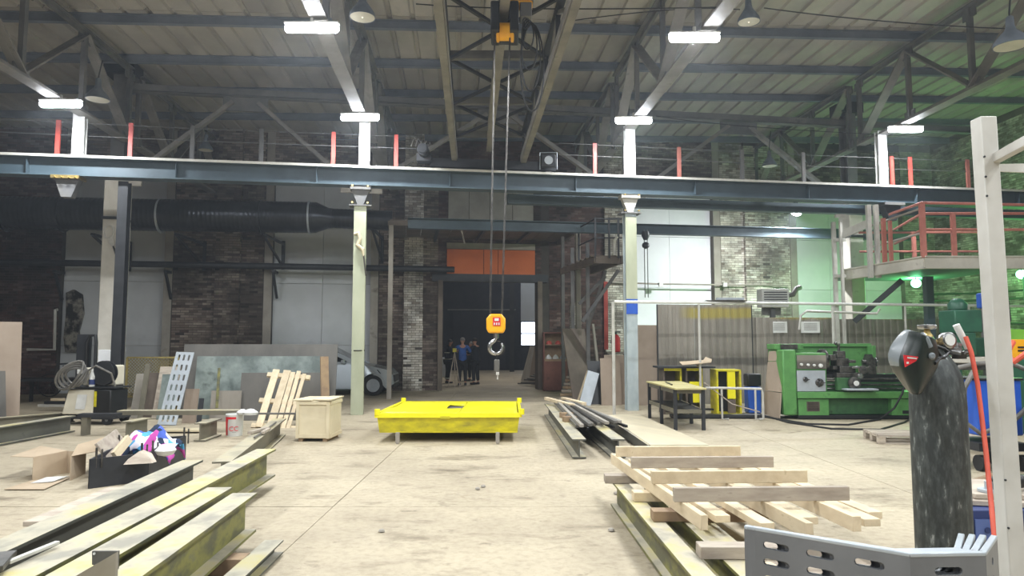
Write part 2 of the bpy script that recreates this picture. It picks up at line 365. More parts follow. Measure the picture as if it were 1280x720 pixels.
def corr_mat():                                  # horizontal bands on the corrugated screens, yellow above and darker below
    m = mat('weathered_corrugated', '#827c72', '#989186', '#6a645a', sc=1.1, st=(1, 1, .5), rough=.6, metal=.15)
    nt = m.node_tree; N = nt.nodes; L = nt.links; p = N['Principled BSDF']; src = p.inputs['Base Color'].links[0].from_socket
    tc = N.new('ShaderNodeTexCoord'); sp = N.new('ShaderNodeSeparateXYZ'); L.new(tc.outputs['Object'], sp.inputs[0])
    nz = N.new('ShaderNodeTexNoise'); nz.inputs['Scale'].default_value = 1.6; L.new(tc.outputs['Object'], nz.inputs['Vector'])
    def band(z, w, col, f, gate=None):
        nonlocal src
        a = N.new('ShaderNodeMath'); a.operation = 'MULTIPLY_ADD'; a.inputs[1].default_value = .12; L.new(nz.outputs[0], a.inputs[0]); L.new(sp.outputs[2], a.inputs[2])
        s = N.new('ShaderNodeMath'); s.operation = 'SUBTRACT'; s.inputs[1].default_value = z; L.new(a.outputs[0], s.inputs[0])
        b_ = N.new('ShaderNodeMath'); b_.operation = 'ABSOLUTE'; L.new(s.outputs[0], b_.inputs[0])
        r = N.new('ShaderNodeMapRange'); r.inputs[1].default_value = w; r.inputs[2].default_value = w * .55; r.inputs[3].default_value = 0; r.inputs[4].default_value = f; L.new(b_.outputs[0], r.inputs[0])
        fac = r.outputs[0]
        if gate is not None:
            g = N.new('ShaderNodeMapRange'); g.inputs[1].default_value = gate; g.inputs[2].default_value = gate + .4; L.new(sp.outputs[0], g.inputs[0])
            q = N.new('ShaderNodeMath'); q.operation = 'MULTIPLY'; L.new(fac, q.inputs[0]); L.new(g.outputs[0], q.inputs[1]); fac = q.outputs[0]
        x = N.new('ShaderNodeMixRGB'); L.new(fac, x.inputs[0]); L.new(src, x.inputs[1]); x.inputs[2].default_value = H(col); src = x.outputs[0]
    band(2.42, .17, '#a8983a', .75, -.75); band(1.16, .13, '#4a4640', .7); band(1.85, .06, '#6a655c', .5)
    L.new(src, p.inputs['Base Color']); return m
X['corr'] = corr_mat()
# ================================================================ THE SETTING
WN = V(.148, -.989, 0).normalized(); WT = V(1, .15, 0).normalized()
def W(x, z, off=0): return V(x, 24 + .15 * x, z) + WN * off
def wx(px, py=380): return PL(px, py, 24, .15).x
def bricks(b, p, t, n, L, z0, z1, lw=.25, h=.068, j=.012, seed=1):
    r = random.Random(seed); t = t.normalized(); z = z0; row = 0; p = Vector(p); p.z = 0
    while z + h <= z1:
        s = -(row % 2) * (lw + j) / 2
        while s < L:
            a, c = max(s, 0), min(s + lw, L)
            if c - a > .05 and r.random() > .015:
                o = r.uniform(.004, .018); q = [p + t * a, p + t * c]; dz = r.uniform(-.002, .002)
                f = [v + n * o for v in q]
                P = [q[0], q[1], f[1], f[0]]; b.add([V(v.x, v.y, z + dz) for v in P] + [V(v.x, v.y, z + h + dz) for v in P], [(3, 2, 6, 7), (0, 3, 7, 4), (2, 1, 5, 6), (7, 6, 5, 4), (0, 1, 2, 3)])
            s += lw + j
        z += h + j; row += 1
# floor: concrete slabs with open joints on a base
fl = thing('floor', 'dusty pale concrete slab floor', 'floor', kind='structure')
del fl['category']
b = B(); b.box((0, 15, -.16), (60, 70, .2)); obj('sub_floor', b, X['mortar'], fl)
xsplit = [-22, -13.7, -7.7, -1.75, 4.25, 10.25, 22]; ysplit = [-14, -5, 1, 6.95, 13, 19, 24.3, 31, 37, 42]
for i in range(len(xsplit) - 1):
    for k in range(len(ysplit) - 1):
        b = B(); x0, x1, y0, y1 = xsplit[i] + .004, xsplit[i + 1] - .004, ysplit[k] + .004, ysplit[k + 1] - .004
        dz = -rnd.random() * .003
        b.hexa([(x0, y0, -.06), (x1, y0, -.06), (x1, y1, -.06), (x0, y1, -.06), (x0, y0, dz), (x1, y0, dz), (x1, y1, dz), (x0, y1, dz)])
        obj('concrete_slab', b, X['floor'], fl)
# back wall
wb = thing('wall_back', 'old brick back wall with pale panelled window bays', 'wall', kind='structure'); del wb['category']
ZT = 9.4
segs = [  # px0, px1, kind, brick material, off
 ('b', wx(-40), wx(76), 'brick_rd'), ('p', wx(76), wx(205), 'panel'), ('b', wx(205), wx(340), 'brick_dk'),
 ('p', wx(340), wx(463), 'panel'), ('b', wx(463), wx(547), 'brick_dk'), ('d', wx(547), wx(676), None),
 ('b', wx(676), wx(786), 'brick_rd'), ('p', wx(786), wx(892), 'panel_lit'), ('b', wx(892), wx(996), 'brick_lt'),
 ('p', wx(996), wx(1130), 'panel_lit'), ('b', wx(1130), 16.2, 'brick_lt')]
XL = wx(-40)
for k, (kd, xa, xb, mt) in enumerate(segs):
    L = (W(xb, 0) - W(xa, 0)).length
    if kd == 'b':
        b = B(); b.hexa([W(xa, 0, -.4), W(xa, 0, .1), W(xb, 0, .1), W(xb, 0, -.4), W(xa, ZT, -.4), W(xa, ZT, .1), W(xb, ZT, .1), W(xb, ZT, -.4)])
        obj('masonry', b, X['mortar_lt' if mt == 'brick_lt' else 'mortar'], wb)
        b = B(); pl = .28 if k > 0 and k < 10 else 0
        bricks(b, W(xa + pl, 0, .1), WT, WN, L - (2 * pl if k not in (4, 6) else pl), 0.0, 8.9, seed=k)
        obj('brickwork', b, X[mt], wb, kind='stuff', flat=True)
        if pl:                               # smooth plaster band beside the window bays
            for q, (u0, u1) in enumerate(((xa, xa + pl - .03), (xb - pl + .03, xb))):
                if (k == 4 and q == 1) or (k == 6 and q == 0): continue
                b = B(); b.hexa([W(u0, 0, .08), W(u0, 0, .125), W(u1, 0, .125), W(u1, 0, .08), W(u0, ZT, .08), W(u0, ZT, .125), W(u1, ZT, .125), W(u1, ZT, .08)])
                obj('plaster_band', b, X['plaster'], wb)
    if kd == 'p':
        b = B(); b.hexa([W(xa, 0, -.4), W(xa, 0, -.2), W(xb, 0, -.2), W(xb, 0, -.4), W(xa, ZT, -.4), W(xa, ZT, -.2), W(xb, ZT, -.2), W(xb, ZT, -.4)])
        obj('masonry', b, X['plaster'], wb)
        b = B(); b.hexa([W(xa, 7.0, -.2), W(xa, 7.0, .08), W(xb, 7.0, .08), W(xb, 7.0, -.2), W(xa, ZT, -.2), W(xa, ZT, .08), W(xb, ZT, .08), W(xb, ZT, -.2)]); obj('masonry', b, X['mortar'], wb)
        b = B(); bricks(b, W(xa, 0, .08), WT, WN, L, 7.02, 8.9, seed=k + 30); obj('brickwork', b, X['brick_dk'], wb, kind='stuff', flat=True)
        n = max(2, round(L / 1.3)); zs = [0, 1.5, 3.55, 5.4, 7.0]
        for i in range(n):
            for zi in range(4):
                a, c = xa + (xb - xa) * i / n + .006, xa + (xb - xa) * (i + 1) / n - .006
                z0, z1 = zs[zi] + .006, zs[zi + 1] - .006; o = rnd.uniform(-.006, .006)
                b = B(); b.hexa([W(a, z0, -.2), W(a, z0, -.12 + o), W(c, z0, -.12 + o), W(c, z0, -.2), W(a, z1, -.2), W(a, z1, -.12 + o), W(c, z1, -.12 + o), W(c, z1, -.2)])
                obj('wall_panel', b, X[mt], wb)
    if kd == 'd':
        DZ = PL(610, 352, 24, .15).z
        b = B(); b.hexa([W(xa, DZ, -.4), W(xa, DZ, .1), W(xb, DZ, .1), W(xb, DZ, -.4), W(xa, ZT, -.4), W(xa, ZT, .1), W(xb, ZT, .1), W(xb, ZT, -.4)])
        obj('masonry', b, X['mortar'], wb)
        b = B(); bricks(b, W(xa, 0, .1), WT, WN, L, DZ + .3, 8.9, seed=55); obj('brickwork', b, X['brick_rd'], wb, kind='stuff', flat=True)
        us = [wx(560, 255), wx(586, 255), wx(612, 255), wx(640, 255), wx(666, 255)]
        for i in range(4):
            b = B(); a, c = us[i] + .01, us[i + 1] - .01; b.hexa([W(a, 5.35, .1), W(a, 5.35, .14), W(c, 5.35, .14), W(c, 5.35, .1), W(a, 7.1, .1), W(a, 7.1, .14), W(c, 7.1, .14), W(c, 7.1, .1)]); obj('wall_panel', b, X['plaster'], wb)
# brick pilasters
for (pa, pb, mt, of) in ((270, 300, 'brick_dk', .24), (505, 528, 'brick_lt', .26), (930, 962, 'brick_lt', .24), (755, 776, 'brick_lt', .2)):
    xa, xb = wx(pa), wx(pb)
    b = B(); b.hexa([W(xa, 0, .1), W(xa, 0, of), W(xb, 0, of), W(xb, 0, .1), W(xa, 8.9, .1), W(xa, 8.9, of), W(xb, 8.9, of), W(xb, 8.9, .1)])
    pm = obj('pilaster', b, X['mortar'], wb)
    b = B(); L = (W(xb, 0) - W(xa, 0)).length; bricks(b, W(xa, 0, of), WT, WN, L, 0, 8.8, seed=pa)
    bricks(b, W(xa, 0, .1), WN, -WT, of - .1, 0, 8.8, seed=pa + 1); bricks(b, W(xb, 0, .1), WN, WT, of - .1, 0, 8.8, seed=pa + 2)
    obj('brickwork', b, X[mt], pm, kind='stuff', flat=True)
# crumbled render patch on the left bay
for (pa, pb, ya, yb) in ((80, 104, 362, 440),):
    b = B(); c = [(pa + 3, ya + 4), (pa + 12, ya), (pb - 2, ya + 6), (pb, ya + 30), (pb - 6, ya + 52), (pb - 3, yb), (pa + 2, yb), (pa, ya + 60), (pa + 3, ya + 30)]
    P = [PL(x, y, 24, .15) + WN * .04 for x, y in c]
    b.ext(P, -WN * .15); obj('damp_patch', b, mat('damp_render', '#1d1a18', '#8a857a', '#2b2724', sc=3, lo=.45, hi=.6, rough=.95, bump=.5), wb)
# right wall, left wall, rear wall
def side_wall(name, p0, p1, n, bm, mm, lab):
    t = (p1 - p0); L = t.length; t.normalize(); wr = thing(name, lab, 'wall', kind='structure'); del wr['category']
    b = B(); b.hexa([p0 - n * .4, p1 - n * .4, p1, p0, p0 - n * .4 + V(0, 0, 9.4), p1 - n * .4 + V(0, 0, 9.4), p1 + V(0, 0, 9.4), p0 + V(0, 0, 9.4)]); obj('masonry', b, X[mm], wr)
    return wr, t, L
p0 = W(16.1, 0, .1); p1 = p0 + V(3.0, -38, 0)
d = (p0 - p1).normalized(); n = V(-d.y, d.x, 0)
if n.x > 0: n = -n
wr, t, L = side_wall('wall_right', p1, p0, n, 'brick_lt', 'mortar_lt', 'whitewashed brick side wall on the right')
b = B(); bricks(b, p0 - t * 10, t, n, 10, 0, 9.0, seed=77); obj('brickwork', b, X['brick_lt'], wr, kind='stuff', flat=True)
q0 = W(XL, 0, .1); q1 = q0 + V(3.0, -38, 0)
n2 = -n
wl, t, L = side_wall('wall_left', q1, q0, n2, 'brick_rd', 'mortar', 'dark brick side wall on the left')
b = B(); bricks(b, q0 - t * 8, t, n2, 8, 0, 9.0, seed=78); obj('brickwork', b, X['brick_rd'], wl, kind='stuff', flat=True)
b = B(); b.hexa([q1 + V(-1, -.4, 0), p1 + V(1, -.4, 0), p1 + V(1, 0, 0), q1 + V(-1, 0, 0), q1 + V(-1, -.4, 9.4), p1 + V(1, -.4, 9.4), p1 + V(1, 0, 9.4), q1 + V(-1, 0, 9.4)])
obj('wall_rear', b, X['plaster'], None, 'plastered wall behind the viewer', kind='structure')
# roof: sheets with ribs, purlins
ce = thing('ceiling', 'ribbed roof sheets on steel purlins', 'ceiling', kind='structure'); del ce['category']
ZR = 8.72
def sheet(b, a0, wd, b0, b1):
    prof = [(0, 0)]
    for s in (.0, .5):
        prof += [(s + .37, 0), (s + .40, .055), (s + .47, .055), (s + .5, 0)]
    prof[-1] = (wd, 0)
    vs = []
    for bb in (b0, b1):
        for (x, z) in prof: vs.append(RF(a0 + x, bb, ZR + z))
        for (x, z) in prof: vs.append(RF(a0 + x, bb, ZR + z + .02))
    n = len(prof); fs = []
    for i in range(n - 1):
        fs += [(i, 2 * n + i, 2 * n + i + 1, i + 1), (n + i, n + i + 1, 3 * n + i + 1, 3 * n + i), (i, i + 1, n + i + 1, n + i)]
    b.add(vs, fs)
for i in range(44):
    a0 = -20.5 + i
    for (y0, y1) in ((-13, 2.98), (3, 14.78), (14.8, 28.5)):
        b = B(); sheet(b, a0 + .004, .992, y0, y1); obj('roof_sheet', b, X['roof'], ce, flat=True)
for k in range(-6, 7):
    y = 15.0 + 2.12 * k
    if y > 26.5: continue
    b = B(); p, q = RF(-20, y, ZR - .005), RF(23, y, ZR - .005); b.ibeam(p, q, .2, .12, .014, .012); obj('purlin', b, X['purlin'], ce)
# ================================================================ ROOF TRUSSES
TA = [-8.05, -2.2, 4.05, 10.75]
ZB, ZC = 6.66, 8.5
def truss(a, y0, y1, lab):
    t = thing('roof_truss', lab, 'truss', RF(a, (y0 + y1) / 2, ZB), 0, 'roof trusses')
    b = B(); b.bar(RF(a, y0, ZB), RF(a, y1, ZB), .26, .02); b.bar(RF(a - .012, y0, ZB + .06), RF(a - .012, y1, ZB + .06), .02, .12); b.bar(RF(a + .1, y0, ZB + .03), RF(a + .1, y1, ZB + .03), .015, .05); b.bar(RF(a - .1, y0, ZB + .03), RF(a - .1, y1, ZB + .03), .015, .05)
    obj('bottom_chord', b, X['truss_lit'], t)
    b = B(); b.bar(RF(a, y0, ZC - .02), RF(a, y1, ZC - .02), .22, .03); b.bar(RF(a, y0, ZC - .08), RF(a, y1, ZC - .08), .03, .1); obj('top_chord', b, X['truss'], t)
    n = round((y1 - y0) / 2.12); st = (y1 - y0) / n
    for i in range(n + 1):
        y = y1 - st * i
        b = B(); b.bar(RF(a, y, ZB + .02), RF(a, y, ZC - .05), .1, .1, up=(1, 0, 0)); obj('web_vertical', b, X['truss'], t)
        for zg, hg in ((ZB + .14, .22), (ZC - .18, .2)): b = B(); b.box(RF(a, y, zg), (.03, .42, hg)); obj('gusset_plate', b, X['truss'], t)
        if i < n:
            y2 = y1 - st * (i + 1)
            za, zb = (ZC - .1, ZB + .08) if i % 2 else (ZB + .08, ZC - .1)
            b = B()
            for s in (-.05, .05): b.bar(RF(a + s, y, za), RF(a + s, y2, zb), .035, .13, up=(1, 0, 0))
            obj('web_diagonal', b, X['truss_lit'], t)
for a, l in zip(TA, ('leftmost', 'second from the left', 'third from the left', 'rightmost')):
    truss(a, -11.5, 17.4, f'steel roof truss over the front bay, {l}, carrying white lamps')
    truss(a, 17.9, 24.0, f'steel roof truss over the rear bay behind the crane beam, {l}')
# ================================================================ COLUMN ROW BEHIND THE CRANE BEAM
CR0 = 18.35
def CP(px, py): return PL(px, py, CR0, .15)
def CRx(x, z): return V(x, CR0 + .15 * x, z)
colx = [CP(143, 350).x, CP(450, 350).x, CP(785, 350).x, CP(1062, 300).x]
def concrete_col(x, w, lab, top=8.2):
    t = thing('concrete_column', lab, 'column', CRx(x, 0), math.atan(.15), 'concrete columns')
    b = B(MW(t)); b.box((0, 0, 2.95), (w, .5, 5.9)); obj('shaft', b, X['conc'], t, bev=.02)
    b = B(MW(t)); b.ibeam((-.0, -.2, top), (0, .2, top), .01, .01) if 0 else b.box((0, 0, (5.9 + top) / 2), (.03, .34, top - 5.9)); b.box((.0, -.17, (5.9 + top) / 2), (.3, .03, top - 5.9)); b.box((.0, .17, (5.9 + top) / 2), (.3, .03, top - 5.9)); obj('upper_steel_shaft', b, X['truss'], t, label='dark steel upper part')
    b = B(MW(t)); b.box((0, 0, top + .15), (w + .25, .6, .3)); b.box((0, -.05, 4.6), (w + .02, .54, .06)); obj('cap_plate', b, X['dark'], t)
    return t
concrete_col(colx[0], .46, 'whitewashed concrete column on the left, white sheet fixed at head height')
concrete_col(colx[3] + .05, .42, 'concrete column behind the right platform, lit green')
for x, l in ((colx[1], 'left of the crane bridge'), (colx[2], 'right of the crane bridge')):
    b = B(); b.ibeam(CRx(x + .12, 8.2) , CRx(x + .12, 8.1), .01, .01) if False else None
    t = thing('steel_column', f'slim dark steel column under the roof, {l}', 'column', CRx(x, 0), math.atan(.15), 'slim rear columns')
    b = B(MW(t)); b.box((0, .09, 4.1), (.15, .02, 8.2)); b.box((0, -.09, 4.1), (.15, .02, 8.2)); b.box((0, 0, 4.1), (.02, .16, 8.2)); obj('shaft', b, X['dark'], t)
    b = B(MW(t)); b.box((0, 0, 7.7), (.5, .1, .6)); obj('gusset_plate', b, X['truss'], t)
# strut and chevron bracing
t = thing('roof_bracing', 'long steel strut under the roof with slanting chevron braces', 'bracing', CRx(0, 7.8))
b = B(); p, q = CRx(colx[0], 7.95), CRx(colx[3] + 4, 7.95); b.bar(p, q, .12, .16); b.bar(p + V(0, 0, -.12), q + V(0, 0, -.12), .2, .015); obj('strut', b, X['truss'], t)
for i in range(3):
    xm = (colx[i] + colx[i + 1]) / 2
    b = B(); b.box(CRx(xm, 7.72), (1.1, .03, .5), math.atan(.15)); obj('gusset_plate', b, X['truss'], t)
    for s in (0, 1):
        xe = colx[i + s] + (.35 if s == 0 else -.35)
        for o in (-.0, .14):
            pass
        b = B(); b.bar(CRx(xm + (.3 if s else -.3), 7.7), CRx(xe, 5.75), .16, .1); obj('brace', b, X['truss_lit'], t)
        b = B(); b.box(CRx(xe + (.1 if s else -.1), 5.65), (.55, .05, .4), math.atan(.15)); obj('foot_plate', b, X['plaster'], t)
# rear longitudinal beam behind the columns
b = B(); b.ibeam(V(-2.9, 19.6 - .44, 5.05), V(13, 19.6 + 1.95, 5.05), .3, .2)
obj('rear_girder', b, X['runway'], None, 'dark blue-green girder running behind the crane beam', 'girder', bev=.004)
# ================================================================ CRANE RUNWAY
RY0 = 16.2
def RW(x, z, off=0): return V(x, RY0 + .15 * x, z) + WN * off
def RP(px, py): return PL(px, py, RY0, .15)
rx0, rx1 = RP(-60, 205).x, RP(1330, 240).x
t = thing('crane_runway_beam', 'dark blue-green steel crane beam spanning the whole hall', 'girder', RW(0, 5.1))
b = B(); b.bar(RW(rx0, 5.165), RW(rx1, 5.165), .34, .03); obj('bottom_flange', b, X['runway'], t)
b = B(); b.bar(RW(rx0, 5.36), RW(rx1, 5.36), .02, .38); obj('web', b, X['runway'], t)
b = B(); b.bar(RW(rx0, 5.555), RW(rx1, 5.555), .42, .03); obj('top_flange', b, X['white'] if False else X['runway'], t)
b = B(); b.bar(RW(rx0, 5.59), RW(rx1, 5.59), .07, .05); b.bar(RW(rx0, 5.575), RW(rx1, 5.575), .14, .015); obj('rail', b, X['offw'], t)
b = B(); b.bar(RW(rx0, 5.565, .215), RW(rx1, 5.565, .215), .012, .055); obj('lit_edge_strip', b, X['offw'], t, label='pale strip painting the lit flange edge')  # light catching the flange edge, put into a pale strip
for i in range(0, 9):
    x = rx0 + (rx1 - rx0) * (i + .5) / 9
    b = B(); b.box(RW(x, 5.36, .07), (.012, .13, .36), math.atan(.15)); obj('stiffener', b, X['runway'], t)
b = B(); b.bar(RW(RP(640, 250).x, 5.12, -.75), RW(rx1, 5.12, -.75), .2, .24)
obj('tie_beam', b, X['runway'], None, 'narrow dark beam just behind the right half of the crane beam', 'girder')
# walkway rail posts on the runway
t = thing('walkway_railing', 'red railing posts with two taut wires on top of the crane beam', 'railing', RW(0, 5.57))
for px, m in ((68, 'redp'), (160, 'redp'), (238, 'truss'), (325, 'truss'), (416, 'redp'), (495, 'redp'), (745, 'redp'), (851, 'redrail'), (930, 'truss'), (1007, 'truss'), (1118, 'redp'), (1141, 'redp'), (1213, 'redrail')):
    x = RP(px, 190).x; b = B(); b.box(RW(x, 6.0, -.12), (.09, .05, .86), math.atan(.15)); obj('railing_post', b, X[m], t)
for z in (6.12, 6.4):
    for (xa, xb) in ((rx0, RP(520, 190).x), (RP(700, 190).x, rx1)):
        b = B(); b.tube([RW(xa, z, -.12), RW((xa + xb) / 2, z - .03, -.12), RW(xb, z, -.12)], .008, 6); obj('wire', b, X['truss'], t)
# white hanger posts + LED lamps
lx = [RP(101, 170).x, RP(456, 180).x, RP(786, 190).x, RP(1100, 200).x]
for i, (x, l) in enumerate(zip(lx, ('leftmost', 'left of the crane', 'right of the crane', 'rightmost'))):
    t = thing('hanger_post', f'bright white post standing on the crane beam, {l}', 'post', RW(x, 5.57, .05), math.atan(.15), 'white posts on the crane beam')
    zt = ZB + .024 * TA[i] + .1
    b = B(MW(t)); b.box((0, -.07, (zt - 5.57) / 2), (.24, .015, zt - 5.57)); b.box((0, .07, (zt - 5.57) / 2), (.24, .015, zt - 5.57)); b.box((0, 0, (zt - 5.57) / 2), (.015, .13, zt - 5.57)); obj('post_shaft', b, X['white'], t)
    b = B(MW(t)); b.box((0, 0, .012), (.34, .26, .024)); obj('base_plate', b, X['white'], t)
def led(p, lab, L=.84, power=None, tilt=0):
    t = thing('led_lamp', lab, 'lamp', p, 0, 'led tube lamps')
    b = B(MW(t)); b.box((0, 0, .06), (L, .12, .03)); b.box((0, 0, .12), (.05, .05, .1)); obj('housing', b, X['white'], t, bev=.008)
    b = B(MW(t)); b.lathe([(.001, 0), (.045, .015), (.068, .05), (.068, L - .05), (.045, L - .015), (.001, L)], (-L / 2, 0, -.02), (1, 0, 0), 14); obj('diffuser', b, X['led'], t)
    area_light('led_light', Vector(p) + V(0, 0, -.095), (L, .1), power or LAMP_W)
spots = [(G(76, 129, 6.36), 'white led tube on a bracket at the far left end of the crane beam'),
         (G(450, 146, 6.5), 'white led tube above the second white post'), (G(792, 150, 6.66), 'white led tube above the third white post'),
         (G(1132, 161, 6.8), 'small white led tube on a bracket at the rightmost white post'),
         (G(390, 34, 6.45), 'large bright led tube, upper left of the crane hoist'), (G(868, 46, 6.6), 'large bright led tube, upper right of the crane hoist')]
for p, l in spots: led(p, l)
for j, y in enumerate((6.5, 1.0, -5)):
    for a, l in zip(TA, ('far left', 'left', 'right', 'far right')):
        led(RF(a + .25, y, ZB - .2), f'white led tube in the front hall, row {("first", "second", "third")[j]} behind the view, {l}', power=LAMP_W * 1.25)
# bell lamps
def bell(p, lab, r=.2, lit=False, drop=.5):
    t = thing('bell_lamp', lab, 'lamp', p, 0, 'old enamel bell lamps')
    b = B(MW(t)); b.lathe([(.035, .44), (.05, .42), (.055, .3), (.07, .24), (r * .6, .17), (r * .93, .07), (r, 0), (r * .96, 0), (r * .88, .06), (r * .55, .15), (.05, .2)], n=24); obj('shade', b, X['lamp_enamel'], t)
    b = B(MW(t)); b.lathe([(.02, .16), (.045, .1), (.055, .06), (.04, .02), (.005, 0)], n=16); obj('bulb', b, X['bulb'] if lit else X['inner'], t)
    b = B(MW(t)); b.lathe([(.0, .155), (r * .53, .145), (r * .86, .052), (r * .93, .004)], n=24); obj('reflector', b, X['inner'], t)
    b = B(MW(t)); b.tube([(0, 0, .43), (0, 0, .5), (.06, 0, .5 + drop)], .012, 6); obj('hook', b, X['dark'], t)
bell(D(453, 22, 10.3), 'grey bell lamp with a pale bulb, beside the upper left led tube', .2, True)
bell(D(936, 28, 11.5), 'grey bell lamp with a pale bulb, beside the upper right led tube', .19, True)
bell(D(1264, 58, 9.6), 'large grey bell lamp at the top right corner', .23)
bell(D(122, 125, 13.4), 'bell lamp seen from below above the far left white post', .22, False, .3)
bell(D(257, 188, 19), 'small bell lamp in the dark behind the crane beam on the left', .2)
bell(D(962, 208, 19), 'small bell lamp behind the crane beam on the right', .2)
# runway supports
def runway_col(px, lab, m, z0=0, gz=.0):
    x = RP(px, 300).x; t = thing('runway_column', lab, 'column', RW(x, z0, .0), math.atan(.15), 'steel columns under the crane beam')
    zt = 4.68
    b = B(MW(t)); h = zt - z0
    b.box((0, -.1, h / 2), (.27, .02, h)); b.box((0, .1, h / 2), (.27, .02, h)); b.box((-.09, 0, h / 2), (.014, .18, h)); b.box((.09, 0, h / 2), (.014, .18, h)); obj('shaft', b, X[m], t)
    b = B(MW(t)); b.box((0, 0, h + .015), (.5, .32, .03)); obj('cap_plate', b, X['truss'], t)
    b = B(MW(t)); b.ext([(-.06, -.08, h + .03), (.06, -.08, h + .03), (.2, -.08, h + .38), (-.2, -.08, h + .38)], (0, .16, 0)); b.box((0, 0, h + .43), (.46, .3, .1)); obj('bearing_bracket', b, X['offw'] if m != 'colgreen' else X['truss'], t)
    for s in (-.17, .17):
        for zz in (.06, .44): b = B(MW(t)); b.cyl((s, -.19, h + zz), .022, .05, (0, -1, 0), 8); obj('bolt', b, X['brass'], t)
    return t, x
t, x = runway_col(450, 'pale green steel column left of the yellow platform', 'colgreen')
b = B(MW(t)); b.tube([(.14 * math.cos(a), .14 * math.sin(a), 1.42) for a in [k * PI / 6 for k in range(12)]], .012, 6, True); obj('cable_tie', b, X['rubber'], t)
runway_col(787, 'steel column, green above and grey-blue below, by the corrugated screens', 'colblue')
t = [o for o in C.objects if o.get('label', '').startswith('steel column, green above')][0]
b = B(MW(t)); b.box((0, -.113, 3.55), (.275, .008, 2.1)); b.box((0, -.115, 2.48), (.278, .008, .4)); obj('green_paint_field', b, [X['colgreen']], t, label='pale green upper paint')
b = B(MW(t)); b.box((0, -.12, 2.45), (.28, .008, .36)); obj('blue_paint_field', b, X['blue'], t, label='blue paint band')
# dark column beside the concrete column, far left
x = RP(151, 300).x; t = thing('runway_column', 'dark steel column attached right of the left concrete column', 'column', RW(x, 0, -.1), math.atan(.15))
b = B(MW(t)); b.box((0, -.1, 2.55), (.2, .02, 5.1)); b.box((0, .1, 2.55), (.2, .02, 5.1)); b.box((0, 0, 2.55), (.02, .2, 5.1)); obj('shaft', b, X['dark'], t)
b = B(MW(t)); b.box((0, 0, .02), (.34, .34, .04)); obj('base_plate', b, X['dark'], t)
# bracket at px 85 and px 1110
for px, l in ((85, 'brass coloured clamp bracket under the left end of the crane beam'), (1112, 'dark bracket under the crane beam above the right platform')):
    x = RP(px, 250).x; t = thing('beam_bracket', l, 'bracket', RW(x, 4.7), math.atan(.15), None)
    b = B(MW(t)); b.ext([(-.1, -.1, 0), (.1, -.1, 0), (.24, -.1, .38), (-.24, -.1, .38)], (0, .2, 0)); obj('bracket_body', b, X['truss' if px < 500 else 'dark'], t)
    b = B(MW(t)); b.box((0, -.02, .42), (.56, .36, .07)); obj('bracket_plate', b, X['brass' if px < 500 else 'truss'], t)
    if px < 500:
        for s in (-.2, -.07, .07, .2): b = B(MW(t)); b.cyl((s, -.2, .4), .03, .06, (0, -1, 0), 8); obj('bolt', b, X['brass'], t)
# right support column below platform: whitish lattice leg
# ================================================================ OVERHEAD CRANE
def CX(s, Y):                              # bridge line: s=-1 left girder, +1 right, 0 centre
    f = (Y - 8.27) / 7.73
    l = -.916 + (-1.35 + .916) * f; r = .81 + (.28 - .81) * f
    return (l + r) / 2 + s * (r - l) / 2
t = thing('overhead_crane', 'grey lattice bridge of an overhead crane running into the depth of the hall', 'crane', (-.4, 16.1, 5.62))
Y0, Y1 = -2.0, 16.1
for s in (-1, 1):
    pl, ph = 5.86, 6.52
    b = B(); b.bar((CX(s, Y0), Y0, pl), (CX(s, Y1), Y1, pl), .115, .1); b.bar((CX(s, Y0) - s * .07, Y0, pl + .05), (CX(s, Y1) - s * .07, Y1, pl + .05), .012, .16); obj('lower_chord', b, X['truss_lit'], t, label='light grey lower chord')
    b = B(); b.bar((CX(s, Y0), Y0, ph), (CX(s, Y1), Y1, ph), .1, .1); obj('upper_chord', b, X['dark'], t)
    n = 12
    for i in range(n + 1):
        y = Y0 + (Y1 - Y0) * i / n; b = B(); b.bar((CX(s, y), y, pl), (CX(s, y), y, ph), .07, .07, up=(1, 0, 0)); obj('bridge_post', b, X['dark'], t)
        if i < n:
            y2 = Y0 + (Y1 - Y0) * (i + 1) / n; a = (pl, ph) if i % 2 else (ph, pl)
            b = B(); b.bar((CX(s, y), y, a[0]), (CX(s, y2), y2, a[1]), .05, .06); obj('bridge_diagonal', b, X['truss'], t)
n = 8
for i in range(n + 1):
    y = Y0 + (Y1 - Y0) * i / n
    b = B(); b.bar((CX(-1, y), y, 6.5), (CX(1, y), y, 6.5), .1, .14); obj('cross_beam', b, X['truss'], t)
    if i < n:
        y2 = Y0 + (Y1 - Y0) * (i + 1) / n
        b = B(); b.bar((CX(-1, y), y, 6.46), (CX(1, y2), y2, 6.46), .05, .05); obj('cross_brace', b, X['dark'], t)
        b = B(); b.bar((CX(1, y), y, 6.42), (CX(-1, y2), y2, 6.42), .05, .05); obj('cross_brace', b, X['dark'], t)
b = B(); b.ibeam((CX(0, Y0), Y0, 6.4), (CX(0, Y1), Y1, 6.4), .32, .13, .018, .012); obj('monorail_beam', b, X['truss_lit'], t)
b = B(); b.bar(RW(CX(-1, 16) - .55, 5.76), RW(CX(1, 16) + .75, 5.76), .22, .2); obj('end_carriage', b, X['dark'], t)
for xx in (CX(-1, 16) - .4, CX(1, 16) + .6): b = B(); b.cyl(RW(xx, 5.72, -.04), .11, .09, WN, 18); obj('wheel', b, X['mach'], t)
b = B(); c = RW(RP(530, 195).x, 5.95, .2); b.cyl(c, .13, .3, (0, -1, 0), 18); b.box(c + V(.0, .1, -.12), (.34, .3, .16)); b.lathe([(.06, 0), (.1, .02), (.1, .05)], c + V(0, -.3, 0), (0, -1, 0)); obj('drive_motor', b, X['dark'], t)
b = B(); 
